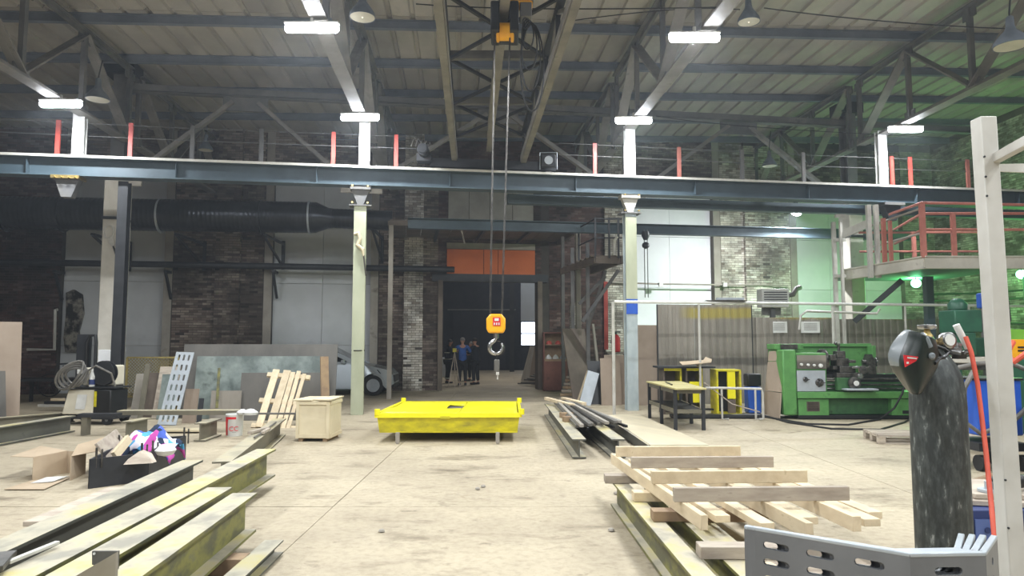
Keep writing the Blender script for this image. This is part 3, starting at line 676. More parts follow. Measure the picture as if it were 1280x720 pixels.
for k in range(5): b.tube([c + V(-.1 + .07 * k, -.15, .12), c + V(-.2 + .09 * k, -.2, .3 - .03 * k), c + V(-.28 + .1 * k, -.18, .1)], .01, 5)
obj('motor_cable', b, X['hoseg'], t)
c = RW(RP(683, 208).x, 5.85, .25)
t2 = thing('crane_floodlight', 'small dark floodlight box on the right end of the crane carriage', 'lamp', c)
b = B(); b.box(c, (.34, .14, .3)); obj('flood_housing', b, X['dark'], t2, bev=.015)
b = B(); b.cyl(c + V(0, -.07, 0), .1, .02, (0, -1, 0), 20); obj('flood_lens', b, X['grey_lt'], t2)
b = B(); b.tube([c + V(-.2, 0, -.2), c + V(-.2, 0, .2), c + V(.2, 0, .2), c + V(.2, 0, -.2)], .012, 6); obj('yoke', b, X['grey_lt'], t2)
# hoist
HY = 9.2; hx = D(630, 40, HY).x; hz = D(630, 52, HY).z
t = thing('hoist', 'black electric hoist with a yellow rope drum under the crane bridge', 'hoist', (hx, HY, hz))
b = B(MW(t)); b.box((-.12, .1, .3), (.12, .5, .42)); b.box((.14, .1, .3), (.12, .5, .42)); b.box((0, .2, .48), (.34, .4, .1)); b.box((0, .3, .3), (.3, .1, .4)); obj('frame', b, X['black'], t, bev=.02)
b = B(MW(t)); b.lathe([(.1, 0), (.14, .01), (.14, .04), (.12, .05), (.12, .2), (.14, .21), (.14, .24), (.1, .25)], (-.11, .05, .16), (1, 0, 0), 24); obj('rope_drum', b, X['hooky'], t)
b = B(MW(t)); b.lathe([(.05, 0), (.12, .02), (.12, .4), (.09, .44)], (-.05, .1, .62), (1, 0, 0), 20); obj('motor', b, X['hooky'], t)
for s in (-.13, .13):
    for q in (-.1, .25): b = B(MW(t)); b.cyl((s, q, .62), .05, .04, (1, 0, 0), 14); obj('trolley_wheel', b, X['mach'], t)
b = B(MW(t)); b.box((.3, .1, .45), (.16, .25, .2)); b.box((.26, -.0, .62), (.3, .1, .08)); obj('control_box', b, X['truss'], t, bev=.01)
# hook block and ropes
kz = D(620, 405, HY).z; kx = D(620, 405, HY).x
t = thing('hook_block', 'yellow hook block with a red label and steel hook hanging on wire ropes', 'hook', (kx, HY, kz - .38))
b = B(MW(t)); z = .38
b.ext([(-.1, -.07, z - .12), (.1, -.07, z - .12), (.125, -.07, z - .06), (.125, -.07, z + .07), (.075, -.07, z + .13), (-.075, -.07, z + .13), (-.125, -.07, z + .07), (-.125, -.07, z - .06)], (0, .14, 0)); obj('cheek_housing', b, X['hooky'], t, bev=.02)
b = B(MW(t)); b.box((.01, -.075, z + .03), (.1, .01, .11)); obj('warning_label', b, X['red'], t)
b = B(MW(t)); b.box((.01, -.082, z + .055), (.055, .004, .035)); b.box((-.02, -.082, z + .0), (.015, .004, .03)); b.box((.01, -.082, z), (.015, .004, .03)); b.box((.04, -.082, z), (.015, .004, .03)); obj('label_marks', b, X['white'], t)
b = B(MW(t)); b.cyl((0, 0, z - .19), .035, .09, n=14); hk = [(0, 0, z - .18), (-.01, 0, z - .22), (-.07, 0, z - .26)]
b.tube([(.0, 0, z - .18), (-.02, 0, z - .215)] + [(.0 + .085 * math.cos(R(a)), 0, z - .305 + .085 * math.sin(R(a))) for a in range(110, 400, 22)], [.022, .024] + [.028 - .0004 * k * k * .2 for k in range(14)], 10); obj('hook', b, X['chrome'], t)
b = B(MW(t)); b.tube([(.115 * math.cos(R(a)), .03, z - .32 + .1 * math.sin(R(a))) for a in range(60, 420, 24)], .006, 6); obj('ring', b, X['mach'], t)
for s, hh in ((-.085, -.13), (-.07, -.12), (.085, .09), (.07, .08)):
    b = B(); b.tube([(kx + s, HY, kz + .1), (hx + hh, HY, hz + .25)], .006, 6); obj('wire_rope', b, X['mach'], t)
# control pendant hanging below the hook, cable loops
pz = D(622, 458, HY).z; px_ = D(621, 458, HY).x
t = thing('pendant_control', 'grey push-button pendant hanging below the hook', 'control', (px_, HY, pz - .09))
b = B(MW(t)); b.box((0, 0, .1), (.07, .05, .16)); obj('casing', b, X['mill'], t, bev=.01)
b = B(MW(t)); b.box((.01, -.01, 0), (.04, .04, .04)); b.cyl((.01, -.0, -.08), .01, .06, n=8); obj('plug', b, X['offw'], t)
b = B(); b.tube([(px_, HY, pz + .08), (kx + .005, HY, kz - .33)], .006, 6); obj('cord', b, X['rubber'], t)
b = B(); cx0 = D(658, 20, 9.0)
for k in range(5):
    r = .07 + .035 * k; q = V(cx0.x + .02 * k, 9.0 + .03 * k, cx0.z - .1 - .14 * k)
    b.tube([q + V(r * .75 * math.cos(a), .02 * math.sin(2 * a), (r + .1 * k) * math.sin(a)) for a in [j * PI / 10 for j in range(20)]], .011, 6, True)
obj('festoon_cable', b, X['rubber'], None, 'black power cable hanging in loops beside the hoist', 'cable')
# thin wires under the roof
for i, (a, m, c, Y) in enumerate((((520, 5), (640, 15), (905, 9), 10.5), ((955, 10), (1100, 30), (1262, 36), 10.8), ((700, 28), (860, 5), (925, 12), 12.5), ((820, 145), (900, 160), (1200, 173), 18))):
    b = B(); P = [D(*a, Y), D(*m, Y), D(*c, Y)]
    pts = [P[0] * (1 - s) * (1 - s) + P[1] * 2 * s * (1 - s) + P[2] * s * s for s in [k / 10 for k in range(11)]]
    b.tube(pts, .01, 5); obj('lamp_wire', b, X['rubber'], None, ('thin black wire sagging left of the upper right led tube', 'thin black wire leading to the large bell lamp at top right', 'thin black wire near the bell lamp right of the crane', 'thin black wire behind the right-hand white posts')[i], 'wire')
# ================================================================ DUCT AND PIPES ON THE BACK WALL
def DW(px, py, back=2.2): return PL(px, py, 24 - back, .15)
t = thing('ventilation_duct', 'thick black spiral ventilation duct along the left back wall', 'duct', DW(200, 271))
P = [DW(-40, 265), DW(392, 272)]; d = (P[1] - P[0]).normalized(); n = 30; pts = []; rad = []
L = (P[1] - P[0]).length; k = 0
while k * .125 < L:
    for dr, o in ((0, 0), (.005, .03), (.005, .04), (0, .07)): pts.append(P[0] + d * (k * .125 + o)); rad.append(.47 + dr)
    k += 1
b = B(); b.tube(pts, rad, 26); obj('wide_section', b, X['duct'], t)
e = pts[-1]; Q = DW(492, 276); d2 = (Q - e).normalized(); 
b = B(); b.tube([e, e + d2 * .12, e + d2 * .5, e + d2 * .6], [.47, .47, .31, .31], 26); obj('reducer', b, X['duct'], t)
pts = []; rad = []; k = 0; s0 = e + d2 * .58; L = (Q - s0).length
while k * .125 < L:
    for dr, o in ((0, 0), (.005, .03), (.005, .04), (0, .07)): pts.append(s0 + d2 * (k * .125 + o)); rad.append(.3 + dr)
    k += 1
b = B(); b.tube(pts, rad, 26); obj('narrow_section', b, X['duct'], t)
for px in (8, 78, 200, 325, 386):
    c = DW(px, 268 + px * .01); b = B(); b.tube([c, c + d * .05], .5, 26); obj('clamp_band', b, X['grey_lt' if px in (200, 386) else 'duct'], t)
for px in (118, 222, 330, 466):
    c = DW(px, 271); b = B(); r = .48 if px < 400 else .32; w2 = W(c.x - .1, c.z - r - .05, .1)
    b.bar(V(c.x, c.y, c.z - r - .04), w2, .07, .07); b.bar(V(c.x, c.y - .1, c.z - r - .04), w2 + V(0, 0, -.75), .06, .06); b.bar(w2 + V(0, 0, .1), w2 + V(0, 0, -.85), .1, .08, up=(0, 1, 0)); obj('wall_bracket', b, X['dark'], t)
t = thing('wall_pipe', 'long black steel pipe along the back wall below the duct', 'pipe', PL(300, 333, 23.4, .15))
b = B(); b.tube([PL(-40, 327, 23.4, .15), PL(300, 332, 23.4, .15), PL(568, 337, 23.4, .15)], .1, 14); obj('pipe', b, X['dark'], t)
for px in (66, 205, 340):
    c = PL(px, 333, 23.4, .15); b = B(); b.box(c + V(0, .3, -.15), (.1, .6, .08), math.atan(.15)); b.bar(c + V(0, .1, -.15), W(c.x, c.z - 1.0, .1), .07, .07); obj('pipe_bracket', b, X['dark'], t)
b = B(); b.tube([PL(72, 387, 23.6, .15), PL(69, 387, 23.6, .15), PL(68, 437, 23.6, .15), PL(34, 437, 23.6, .15)], .045, 10); obj('water_pipe', b, X['offw'], None, 'thin pale pipe bent at right angles on the left brick wall', 'pipe')
t = thing('wall_conduit', 'thin grey conduit with small boxes across the brightly lit wall panels', 'pipe', PL(860, 355, 23.7, .15))
b = B(); b.tube([PL(765, 353, 23.7, .15), PL(825, 355, 23.7, .15), PL(905, 356, 23.7, .15), PL(985, 357, 23.7, .15)], .03, 8); obj('conduit', b, X['plaster'], t)
for px in (826, 906): b = B(); b.box(PL(px, 356, 23.65, .15), (.14, .1, .14), math.atan(.15)); obj('junction_box', b, X['white'], t)
# lifting chain hoist on the rear girder (black)
c = PL(807, 300, 19.4, .15); t = thing('chain_hoist', 'black hanging chain hoist in front of the brightly lit wall panel', 'hoist', V(c.x, c.y, 4.6))
zt = 4.8
b = B(); b.tube([V(c.x, c.y, zt), V(c.x, c.y, zt - .12), V(c.x, c.y, D(807, 300, c.y).z)], [.1, .12, .06], 12); obj('hoist_body', b, X['black'], t)
b = B(); b.lathe([(.03, 0), (.1, .05), (.11, .1), (.09, .16), (.03, .2)], V(c.x, c.y, D(807, 311, c.y).z), n=16); obj('chain_bucket', b, X['black'], t)
for s in (-.04, .05): b = B(); b.tube([V(c.x + s, c.y, D(807, 300, c.y).z + .3), V(c.x + s, c.y, D(807, 372, c.y).z)], .012, 6); obj('chain', b, X['mach'], t)
# ================================================================ GATEWAY
t = thing('door_1', 'open gateway in the back wall with dark steel frame', 'door', W(0, 0), math.atan(.15), kind='structure'); del t['category']
xa, xb = wx(547), wx(676); DZ = PL(610, 352, 24, .15).z
for x, nm in ((xa + .08, 'door_jamb'), (xb - .08, 'door_jamb')):
    b = B(); b.box(W(x, DZ / 2, .02), (.16, .6, DZ), math.atan(.15)); obj(nm, b, X['rust'], t)
b = B(); b.bar(W(xa - .2, DZ + .1, .15), W(xb + .2, DZ + .1, .15), .25, .26); obj('lintel_beam', b, X['dark'], t)
po = [wx(558, 330), wx(604, 330), wx(622, 330), wx(668, 330)]
z0, z1 = PL(610, 346, 23.8, .15).z, PL(610, 312, 23.8, .15).z
for i in range(3):
    b = B(); a, c = po[i] + .01, po[i + 1] - .01; b.hexa([W(a, z0, .1), W(a, z0, .16), W(c, z0, .16), W(c, z0, .1), W(a, z1, .1), W(a, z1, .16), W(c, z1, .16), W(c, z1, .1)]); obj('orange_panel', b, X['orange'], t, label='orange sheet above the lintel' if i == 0 else None)
b = B(); a, c = po[0], po[3]; b.hexa([W(a, z1 + .02, .1), W(a, z1 + .02, .15), W(c, z1 + .02, .15), W(c, z1 + .02, .1), W(a, z1 + .22, .1), W(a, z1 + .22, .15), W(c, z1 + .22, .15), W(c, z1 + .22, .1)]); obj('pale_strip', b, X['plaster'], t)
# hall beyond
wf = thing('wall_far', 'dark walls of the hall beyond the gateway', 'wall', kind='structure'); del wf['category']
dk = mat('dark_far_wall', '#23242c', '#33333b', '#18181e', sc=1.5, rough=.9); dk2 = mat('dark_gate_paint', '#1b1c26', '#262835', sc=1, rough=.6)  # dark mottled colours for the far hall walls and gate
YF = 40.5
wxa, wxb = D(651, 420, YF).x, D(674, 420, YF).x; wz0, wz1 = D(660, 432, YF).z, D(660, 402, YF).z
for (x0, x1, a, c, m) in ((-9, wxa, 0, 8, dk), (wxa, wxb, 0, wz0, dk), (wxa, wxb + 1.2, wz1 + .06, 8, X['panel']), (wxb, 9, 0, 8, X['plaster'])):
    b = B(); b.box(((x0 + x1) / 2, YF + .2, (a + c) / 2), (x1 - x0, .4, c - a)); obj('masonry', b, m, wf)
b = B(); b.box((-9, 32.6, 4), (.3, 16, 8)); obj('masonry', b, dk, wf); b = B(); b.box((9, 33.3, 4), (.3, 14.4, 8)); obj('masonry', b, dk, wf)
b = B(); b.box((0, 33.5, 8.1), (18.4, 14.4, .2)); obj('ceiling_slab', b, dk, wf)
tw = thing('window_1', 'bright daylight window at the far end of the hall beyond', 'window', ((wxa + wxb) / 2, YF, wz0), kind='structure'); del tw['category']
b = B(); b.box(((wxa + wxb) / 2, YF + .05, (wz0 + wz1) / 2), (wxb - wxa, .03, wz1 - wz0)); obj('pane', b, X['day'], tw)
b = B(); zc = (wz0 + wz1) / 2
for z in (wz0, zc, wz1): b.box(((wxa + wxb) / 2, YF - .0, z), (wxb - wxa + .1, .08, .06))
for x in (wxa, wxb): b.box((x, YF, zc), (.06, .08, wz1 - wz0))
obj('window_frame', b, X['dark'], tw)
# dark sliding gate at far end: boards
t = thing('far_gate', 'dark blue panelled gate at the end of the hall beyond', 'gate', (D(600, 470, YF).x, YF - .1, 0))
gx0, gx1 = D(566, 420, YF).x, D(632, 420, YF).x; gz = D(600, 389, YF).z
for i in range(6):
    a = gx0 + (gx1 - gx0) * i / 6; b = B(); b.box((a + (gx1 - gx0) / 12, YF - .08, gz / 2), ((gx1 - gx0) / 6 - .03, .08, gz)); obj('gate_panel', b, dk2, t)
b = B(); b.bar((gx0 - .3, YF - .1, gz + .08), (gx1 + .6, YF - .1, gz + .08), .1, .08); obj('gate_rail', b, X['truss'], t)
b = B(); b.box((D(640, 435, YF - 2).x, YF - 2, 2), (.25, .3, 7.5)); obj('far_column', b, X['dark'], None, 'dark column left of the far daylight window', 'column')
area_light('far_hall_light', (0, 31, 7.6), (3, 1), 190, (1, .95, .88))
area_light('far_hall_light', (1.5, 38, 7.6), (2, 1), 60, (.8, .88, 1))
# ================================================================ CANOPY, LANDING, PLATFORM
def gy(px, py): return G(px, py)
t = thing('gate_canopy', 'brown flat canopy on thin posts in front of the gateway', 'canopy', G(607, 494))
cz = 5.05; A_ = PL(487, 279, 19.9 + .6, .15); Bp = PL(727, 287, 19.9 + .6, .15); A_.z = Bp.z = cz
dpt = -WN * 3.6
b = B(); b.bar(A_, Bp, .1, .14); b.bar(A_ + dpt, Bp + dpt, .1, .14); b.bar(A_, A_ + dpt, .1, .14); b.bar(Bp, Bp + dpt, .1, .14); obj('edge_frame', b, X['rust'], t, label='pale edge frame')
for i in range(12):
    a = A_.lerp(Bp, i / 12) + V(0, 0, .085); c = A_.lerp(Bp, (i + .96) / 12) + V(0, 0, .085); b = B(); b.hexa([a, c, c + dpt, a + dpt, a + V(0, 0, .03), c + V(0, 0, .03), c + dpt + V(0, 0, .03), a + dpt + V(0, 0, .03)]); obj('deck_board', b, X['rust'], t)
for f in (.25, .5, .75):
    b = B(); b.bar(A_.lerp(Bp, f), A_.lerp(Bp, f) + dpt, .08, .1); obj('joist', b, X['dark'], t)
def post(p, z1, w, m, t, nm='post'):
    b = B(); b.box((p.x, p.y, z1 / 2), (w, w, z1), math.atan(.15)); return obj(nm, b, m, t)
post(V(A_.x + .05, A_.y, 0), cz - .07, .13, X['plaster'], t)
post(V(Bp.x - .12, Bp.y, 0), cz - .07, .14, X['plaster'], t)
p = Bp + dpt * .35; post(V(p.x - .3, p.y, 0), cz - .07, .1, X['truss'], t)
b = B(); m_ = A_.lerp(Bp, .36); b.bar(m_ + V(0, .05, -.05), m_ + V(.12, .05, -.55), .08, .04); obj('hanger', b, X['plaster'], t)
# landing with railing and braces, right of the canopy
t = thing('stair_landing', 'rusty steel landing with railing and slanting braces right of the gateway', 'platform', D(750, 360, 19.5))
ly, lz = 18.6, D(755, 325, 18.6).z
xl, xr = D(735, 325, ly).x, D(778, 325, ly).x
b = B(); b.bar((xl + .2, ly, lz), (xr, ly + .1, lz), .08, .18); b.bar((xl + .2, ly, lz), (xl - .5, ly + 3, lz), .08, .18); b.bar((xr, ly, lz), (xr - .5, ly + 3, lz), .08, .18); obj('deck_frame', b, X['rust'], t)
for i in range(7):
    y = ly + .2 + i * .42; o = -(y - ly) * .2; b = B(); b.box(((xl + xr) / 2 + .1 + o, y, lz + .11), (xr - xl, .38, .03)); obj('tread_plate', b, X['rust'], t)
for (x, y) in ((xl + .2, ly), (xr - .35, ly), (xr - .1, ly), (xl - .1, ly + 1.5)):
    b = B(); b.box((x, y, lz + .6), (.05, .05, 1.1)); obj('railing_post', b, X['dark'], t)
for z in (.6, 1.12): b = B(); b.tube([(xl - .1, ly + 1.5, lz + z), (xl + .2, ly, lz + z), (xr, ly, lz + z)], .022, 8); obj('railing_bar', b, X['dark'], t)
b = B(); b.tube([D(768, 319, ly), D(768, 300, ly), D(772, 296, ly)], .04, 8); obj('white_bent_pipe', b, X['white'], t, label='bent white pipe at the railing')
for (q0, q1, Y) in (((773, 338), (728, 402), 18.9), ((757, 345), (724, 380), 19.8), ((757, 338), (735, 410), 20.4)):
    b = B(); b.bar(D(*q0, Y), D(*q1, Y), .09, .09); obj('brace', b, X['truss'], t)
for px, Y in ((735, 19.6), (716, 20.6)):
    p = D(px, 400, Y); b = B(); b.box((p.x, Y, lz / 2 + .3), (.1, .1, lz + .6)); obj('post', b, X['truss'], t)
# red strip and extinguisher
b = B(); q = D(757, 350, 21.5); b.box((q.x, 21.5, (D(757, 352, 21.5).z + D(757, 437, 21.5).z) / 2), (.12, .06, D(757, 352, 21.5).z - D(757, 437, 21.5).z)); obj('fire_post', b, X['redp'], None, 'narrow bright red post before the pale brick pilaster', 'post')
q = D(770, 440, 21); t = thing('fire_extinguisher', 'red fire extinguisher on a stand right of the red post', 'extinguisher', (q.x, 21, q.z))
b = B(MW(t)); b.lathe([(.11, 0), (.13, .02), (.13, .42), (.08, .5), (.04, .53)], n=16); obj('tank', b, X['red'], t)
b = B(MW(t)); b.cyl((0, 0, .53), .03, .07); b.box((.05, 0, .6), (.16, .03, .03)); b.tube([(0, 0, .56), (-.12, 0, .5), (-.15, 0, .25)], .015, 6); obj('valve_and_hose', b, X['black'], t)
st = B(); st.box((q.x, 21.0, q.z - .03), (.6, .5, .05)); 
t = thing('extinguisher_shelf', 'small grey stand under the fire extinguisher', 'stand', (q.x - .1, 21, 0))
obj('shelf_top', st, X['plaster'], t)
for s in (-.27, .27):
    for r_ in (-.2, .2): b = B(); b.box((q.x + s, 21 + r_, (q.z - .05) / 2), (.05, .05, q.z - .05)); obj('leg', b, X['dark'], t)
# right platform with red railings
PY = 17.0
t = thing('right_platform', 'raised steel platform with faded red railings under the right end of the crane beam', 'platform', D(1170, 345, PY))
pa, pb, pc = PL(1052, 340, 18.0 - 2.6, .15), D(1155, 322, 15.2), D(1300, 322, 15.2)
zf = D(1155, 322, 15.2).z; pa = D(1056, 340, 18.0); pa.z = zf; pb.z = zf; pc.z = zf; pc.x += 1
back = V(0, 5.6, 0)
b = B(); P = [pa, pb, pc, pc + back, pa + V(1, 2.8, 0)]; b.ext([p + V(0, 0, -.02) for p in P], V(0, 0, .04)); obj('deck', b, X['runway'], t)
for (u, v) in ((pa, pb), (pb, pc)):
    b = B(); b.bar(u + V(0, 0, -.1), v + V(0, 0, -.1), .05, .26); b.bar(u + V(0, 0, .02), v + V(0, 0, .02), .12, .03); b.bar(u + V(0, 0, -.23), v + V(0, 0, -.23), .12, .03); obj('edge_channel', b, X['conc'], t)
def rail(t, P, hs, r, m, zb=0):
    for h in hs:
        for u, v in zip(P[:-1], P[1:]): b = B(); b.tube([u + V(0, 0, h), v + V(0, 0, h)], r, 8); obj('railing_bar', b, X[m], t)
rail(t, [pa + V(.5, -.2, 0), pb], (.55, 1.1), .025, 'plaster'); rail(t, [pa + V(1.0, -.6, 0), pb, pc], (.62, .98), .03, 'redrail')
b = B(); b.tube([D(1112, 268, 16.6), pb + V(0, 0, 1.22), pc + V(0, 0, 1.15)], .03, 8); obj('railing_bar', b, X['redrail'], t)
for p, h, w in ((pb, 1.2, .11), (pb.lerp(pc, .19), 1.0, .09), (pb.lerp(pc, .72), 1.0, .12), (pa.lerp(pb, .55), 1.1, .09), (pa.lerp(pb, .63), 1.0, .07)):
    b = B(); b.box(p + V(0, 0, h / 2), (w, .07, h)); obj('railing_post', b, X['redrail'], t)
rail(t, [pb + back * .5, pc + back * .5], (.5, 1.0), .03, 'redrail')
b = B(); q = pb.lerp(pc, .4) + back * .5; b.box(q + V(0, 0, .5), (.09, .07, 1)); obj('railing_post', b, X['redrail'], t)
# grey lattice end frame at px 1045-1100
for (px, Y, w) in ((1046, 17.8, .16), (1055, 17.6, .1)):
    p = D(px, 400, Y); b = B(); b.box((p.x, Y, 2.35), (w * .6, .08, 4.7)); obj('leg', b, X['offw'], t)
for py in (270, 300, 345, 380): q = D(1050, py, 17.7); b = B(); b.box(q, (.26, .1, .08)); obj('rung', b, X['offw'], t)
p = D(1092, 300, 16.8); 
for s in (-.1, .08):
    b = B(); b.box((p.x + s, 16.8, (zf - .3 + D(1092, 256, 16.8).z) / 2), (.1, .1, D(1092, 256, 16.8).z - zf + .3)); obj('hanger', b, X['offw'], t)
b = B(); b.bar(D(1054, 293, 17.6), D(1088, 278, 16.8), .05, .2); obj('toe_board', b, X['offw'], t)
b = B(); b.bar(D(1128, 350, 16.6), D(1068, 402, 17.2), .12, .12); obj('brace', b, X['dark'], t)
b = B(); p = D(1163, 420, 17.5); b.box((p.x, 17.5, zf / 2 - .1), (.18, .18, zf - .2)); obj('leg', b, X['runway'], t)
b = B(); p = D(1290, 420, 17.5); b.box((p.x, 17.5, zf / 2 - .1), (.18, .18, zf - .2)); obj('leg', b, X['runway'], t)
# flood lamps
def flood(p, lens, lab, power, col, aim, r=.13, em='led'):
    t = thing('flood_lamp', lab, 'lamp', p, 0)
    d = (Vector(aim) - Vector(p)).normalized()
    b = B(); b.lathe([(.03, -.12), (r * .5, -.08), (r * .75, -.02), (r * .75, 0)] if 0 else [(.03, -.12), (r * .7, -.08), (r * 1.1, 0), (r * 1.1, .02)], p, d, 20); obj('housing', b, X['dark'], t) if em != 'gled' else None
    b = B(); b.lathe([(.005, -.1), (r * .5, -.085), (r * .9, -.04), (r, 0), (r * .9, .04), (r * .5, .085), (.005, .1)] if em == 'gled' else [(r, 0), (r * .97, .03), (r * .8, .07), (r * .4, .1), (.005, .11)], Vector(p) + d * (.0 if em == 'gled' else .02), d, 20); obj('lens', b, X[em], t)
    b = B(); b.tube([Vector(p) + V(0, 0, .08), Vector(p) - d * .15 + V(0, .05, .14), Vector(p) + V(0, .15, .3)], .015, 6); obj('bracket', b, X['dark'], t)
    if em == 'gled':
        l = bpy.data.lights.new('flood_light', 'POINT'); l.energy = power; l.color = col; l.shadow_soft_size = .06; o = bpy.data.objects.new('flood_light', l); C.objects.link(o); o.location = Vector(p) + d * .32
    else: q = d.to_track_quat('-Z', 'Y').to_euler(); area_light('flood_light', Vector(p) + d * .14, (.2, .2), power, col, q)
flood(D(995, 264, 20.6), 'led', 'white flood lamp below the girder lighting the pale wall', FLOOD_W, (.95, .98, 1), V(6.6, 22.2, .3), r=.17)
flood(D(1145, 354, 19.7), 'gled', 'green flood lamp under the right platform', GREEN_W, (.2, 1, .24), D(1120, 400, 26), em='gled')
flood(D(1277, 343, 18.8), 'gled', 'green flood lamp under the right end of the platform', GREEN_W * 1.3, (.25, 1, .2), D(1240, 420, 24), em='gled')
for px, l in ((1270, 'pale green pipe run'),): pass
# ================================================================ PEOPLE
def skin_obj(name, vs, es, rs, root, m, parent, lv=2, lab=None):
    me = bpy.data.meshes.new(name); me.from_pydata([Vector(v) for v in vs], es, []); me.materials.append(m)
    o = bpy.data.objects.new(name, me); C.objects.link(o); o.parent = parent; o['_m'] = [0.0] * 16
    k = o.modifiers.new('skin', 'SKIN'); k.use_smooth_shade = True; k.branch_smoothing = .6
    if not me.skin_vertices: me.attributes
    sv = me.skin_vertices[0].data
    for i, r_ in enumerate(rs): sv[i].radius = (r_, r_) if not isinstance(r_, tuple) else r_
    sv[root].use_root = True
    s = o.modifiers.new('sub', 'SUBSURF'); s.levels = lv; s.render_levels = lv
    if lab: o['label'] = lab
    return o
def person(loc, rz, lab, top, trs, hair, armL, armR, lean=0.0, tape=False, hgt=1.75):
    """armL/armR = (elbow, wrist) in body coordinates, facing +Y"""
    t = thing('person', lab, 'person', loc, rz); k = hgt / 1.75
    ly = lambda z: lean * max(0, z - .95)
    vs, es, rs = [], [], []
    def ad(p, r_, par=None):
        vs.append(Vector(p) * k); rs.append(r_); i = len(vs) - 1
        if par is not None: es.append((par, i))
        return i
    pel = ad((0, 0, .95), (.14, .1)); sp = ad((0, ly(1.12), 1.12), (.125, .095), pel); ch = ad((0, ly(1.3), 1.3), (.15, .105), sp); up = ad((0, ly(1.42), 1.42), (.12, .085), ch)
    nk = ad((0, ly(1.5) + .01, 1.5), .052, up); jw = ad((0, ly(1.58) + .03, 1.565), (.062, .075), nk); hd = ad((0, ly(1.65) + .025, 1.65), (.078, .095), jw); cr = ad((0, ly(1.72) + .02, 1.72), (.062, .075), hd)
    ad((0, ly(1.62) + .135, 1.615), .014, hd); ad((.085, ly(1.63) + .01, 1.625), .016, hd); ad((-.085, ly(1.63) + .01, 1.625), .016, hd)
    hands = []
    for s, (el, wr) in ((-1, armL), (1, armR)):
        sh = ad((s * .175, ly(1.41), 1.42), .06, up); e = ad(el, .045, sh); w_ = ad(wr, .03, e)
        d = (Vector(wr) - Vector(el)).normalized(); h = ad(Vector(wr) + d * .06, (.036, .02), w_); kk = ad(Vector(wr) + d * .1, (.034, .016), h)
        side = d.cross(Vector((0, 1, .2))).normalized()
        curl = d.cross(side)
        for f in range(4):
            o = side * (-.03 + .02 * f); L = (.07, .08, .075, .055)[f]
            a = ad(Vector(wr) + d * .13 + o, .0095, kk); c = ad(Vector(wr) + d * (.13 + L * .5) + o + curl * .012, .0085, a); ad(Vector(wr) + d * (.13 + L * .85) + o + curl * .035, .007, c)
        a = ad(Vector(wr) + d * .06 + side * -.045, .011, h); ad(Vector(wr) + d * .1 + side * -.06 + curl * .015, .009, a)
    for s in (-1, 1):
        hp = ad((s * .09, 0, .88), .085, pel); kn = ad((s * .105, .02, .5), .058, hp); an = ad((s * .11, -.02, .09), .038, kn); ad((s * .115, .12, .04), .034, an)
    skin_obj('body', vs, es, rs, 0, X['skin'], t, 2)
    # jacket
    jv, je, jr = [], [], []
    def aj(p, r_, par=None):
        jv.append(Vector(p) * k); jr.append(r_); i = len(jv) - 1
        if par is not None: je.append((par, i))
        return i
    a0 = aj((0, ly(1.1), 1.12), (.165, .13)); a1 = aj((0, 0, .93), (.175, .145), a0); aj((0, 0, .82), (.18, .15), a1)
    a2 = aj((0, ly(1.3), 1.3), (.18, .135), a0); a3 = aj((0, ly(1.42), 1.42), (.15, .11), a2); aj((0, ly(1.49), 1.485), (.075, .075), a3)
    for s, (el, wr) in ((-1, armL), (1, armR)):
        sh = aj((s * .185, ly(1.41), 1.42), .08, a3); e = aj(el, .066, sh); aj(Vector(el).lerp(Vector(wr), .93), .05, e)
    jk = skin_obj('jacket', jv, je, jr, 0, X[top], t, 2)
    # trousers
    tv = [(0, 0, .93), (-.09, 0, .86), (-.105, .02, .5), (-.11, -.02, .12), (.09, 0, .86), (.105, .02, .5), (.11, -.02, .12)]
    skin_obj('trousers', [Vector(v) * k for v in tv], [(0, 1), (1, 2), (2, 3), (0, 4), (4, 5), (5, 6)], [(.15, .12), .105, .078, .065, .105, .078, .065], 0, X[trs], t, 2)
    for s in (-1, 1):
        b = B(MW(t) @ Matrix.Scale(k, 4)); b.lathe([(.045, 0), (.05, .03), (.045, .07), (.03, .1)], (s * .11, -.02, .0), n=12); b.ext([(s * .11 - .045, -.07, 0), (s * .11 + .045, -.07, 0), (s * .115 + .045, .13, 0), (s * .115 + .02, .18, 0), (s * .115 - .02, .18, 0), (s * .115 - .045, .13, 0)], (0, 0, .065)); obj('boot', b, X['black'], t, bev=.015)
    # hair / cap
    b = B(MW(t) @ Matrix.Scale(k, 4)); c = V(0, ly(1.66) + .01, 1.66); n = 14; prof = []
    for i in range(7): a = R(90 - i * 17); prof.append((.094 * math.cos(a), .105 * math.sin(a)))
    b.lathe(prof[::-1], c + V(0, -.012, .0), (0, .0, 1), 16); obj('hair', b, X[hair], t)
    for s in (-1, 1): b = B(MW(t) @ Matrix.Scale(k, 4)); b.lathe([(.001, -.01), (.01, -.005), (.01, .005), (.001, .01)], (s * .032, ly(1.65) + .115, 1.645), (0, 1, 0), 8); obj('eye', b, X['black'], t)
    b = B(MW(t) @ Matrix.Scale(k, 4)); b.box((0, ly(1.57) + .108, 1.565), (.045, .01, .01)); obj('mouth', b, X['redrail'], t)
    if tape:
        for z, r_, s in ((.2, .078, -1), (.2, .078, 1)):
            b = B(MW(t)); b.tube([(s * .11 + r_ * math.cos(a), -.01 + r_ * math.sin(a), z) for a in [j * PI / 6 for j in range(12)]], .02, 6, True); obj('reflective_band', b, X['refl'], t)
        for z in (.95, 1.2):
            b = B(MW(t)); b.tube([(.19 * math.cos(a), ly(z) + .155 * math.sin(a), z) for a in [j * PI / 8 for j in range(16)]], .018, 6, True); obj('reflective_band', b, X['refl'], t)
    return t
def gp(px, py): return G(px, py)
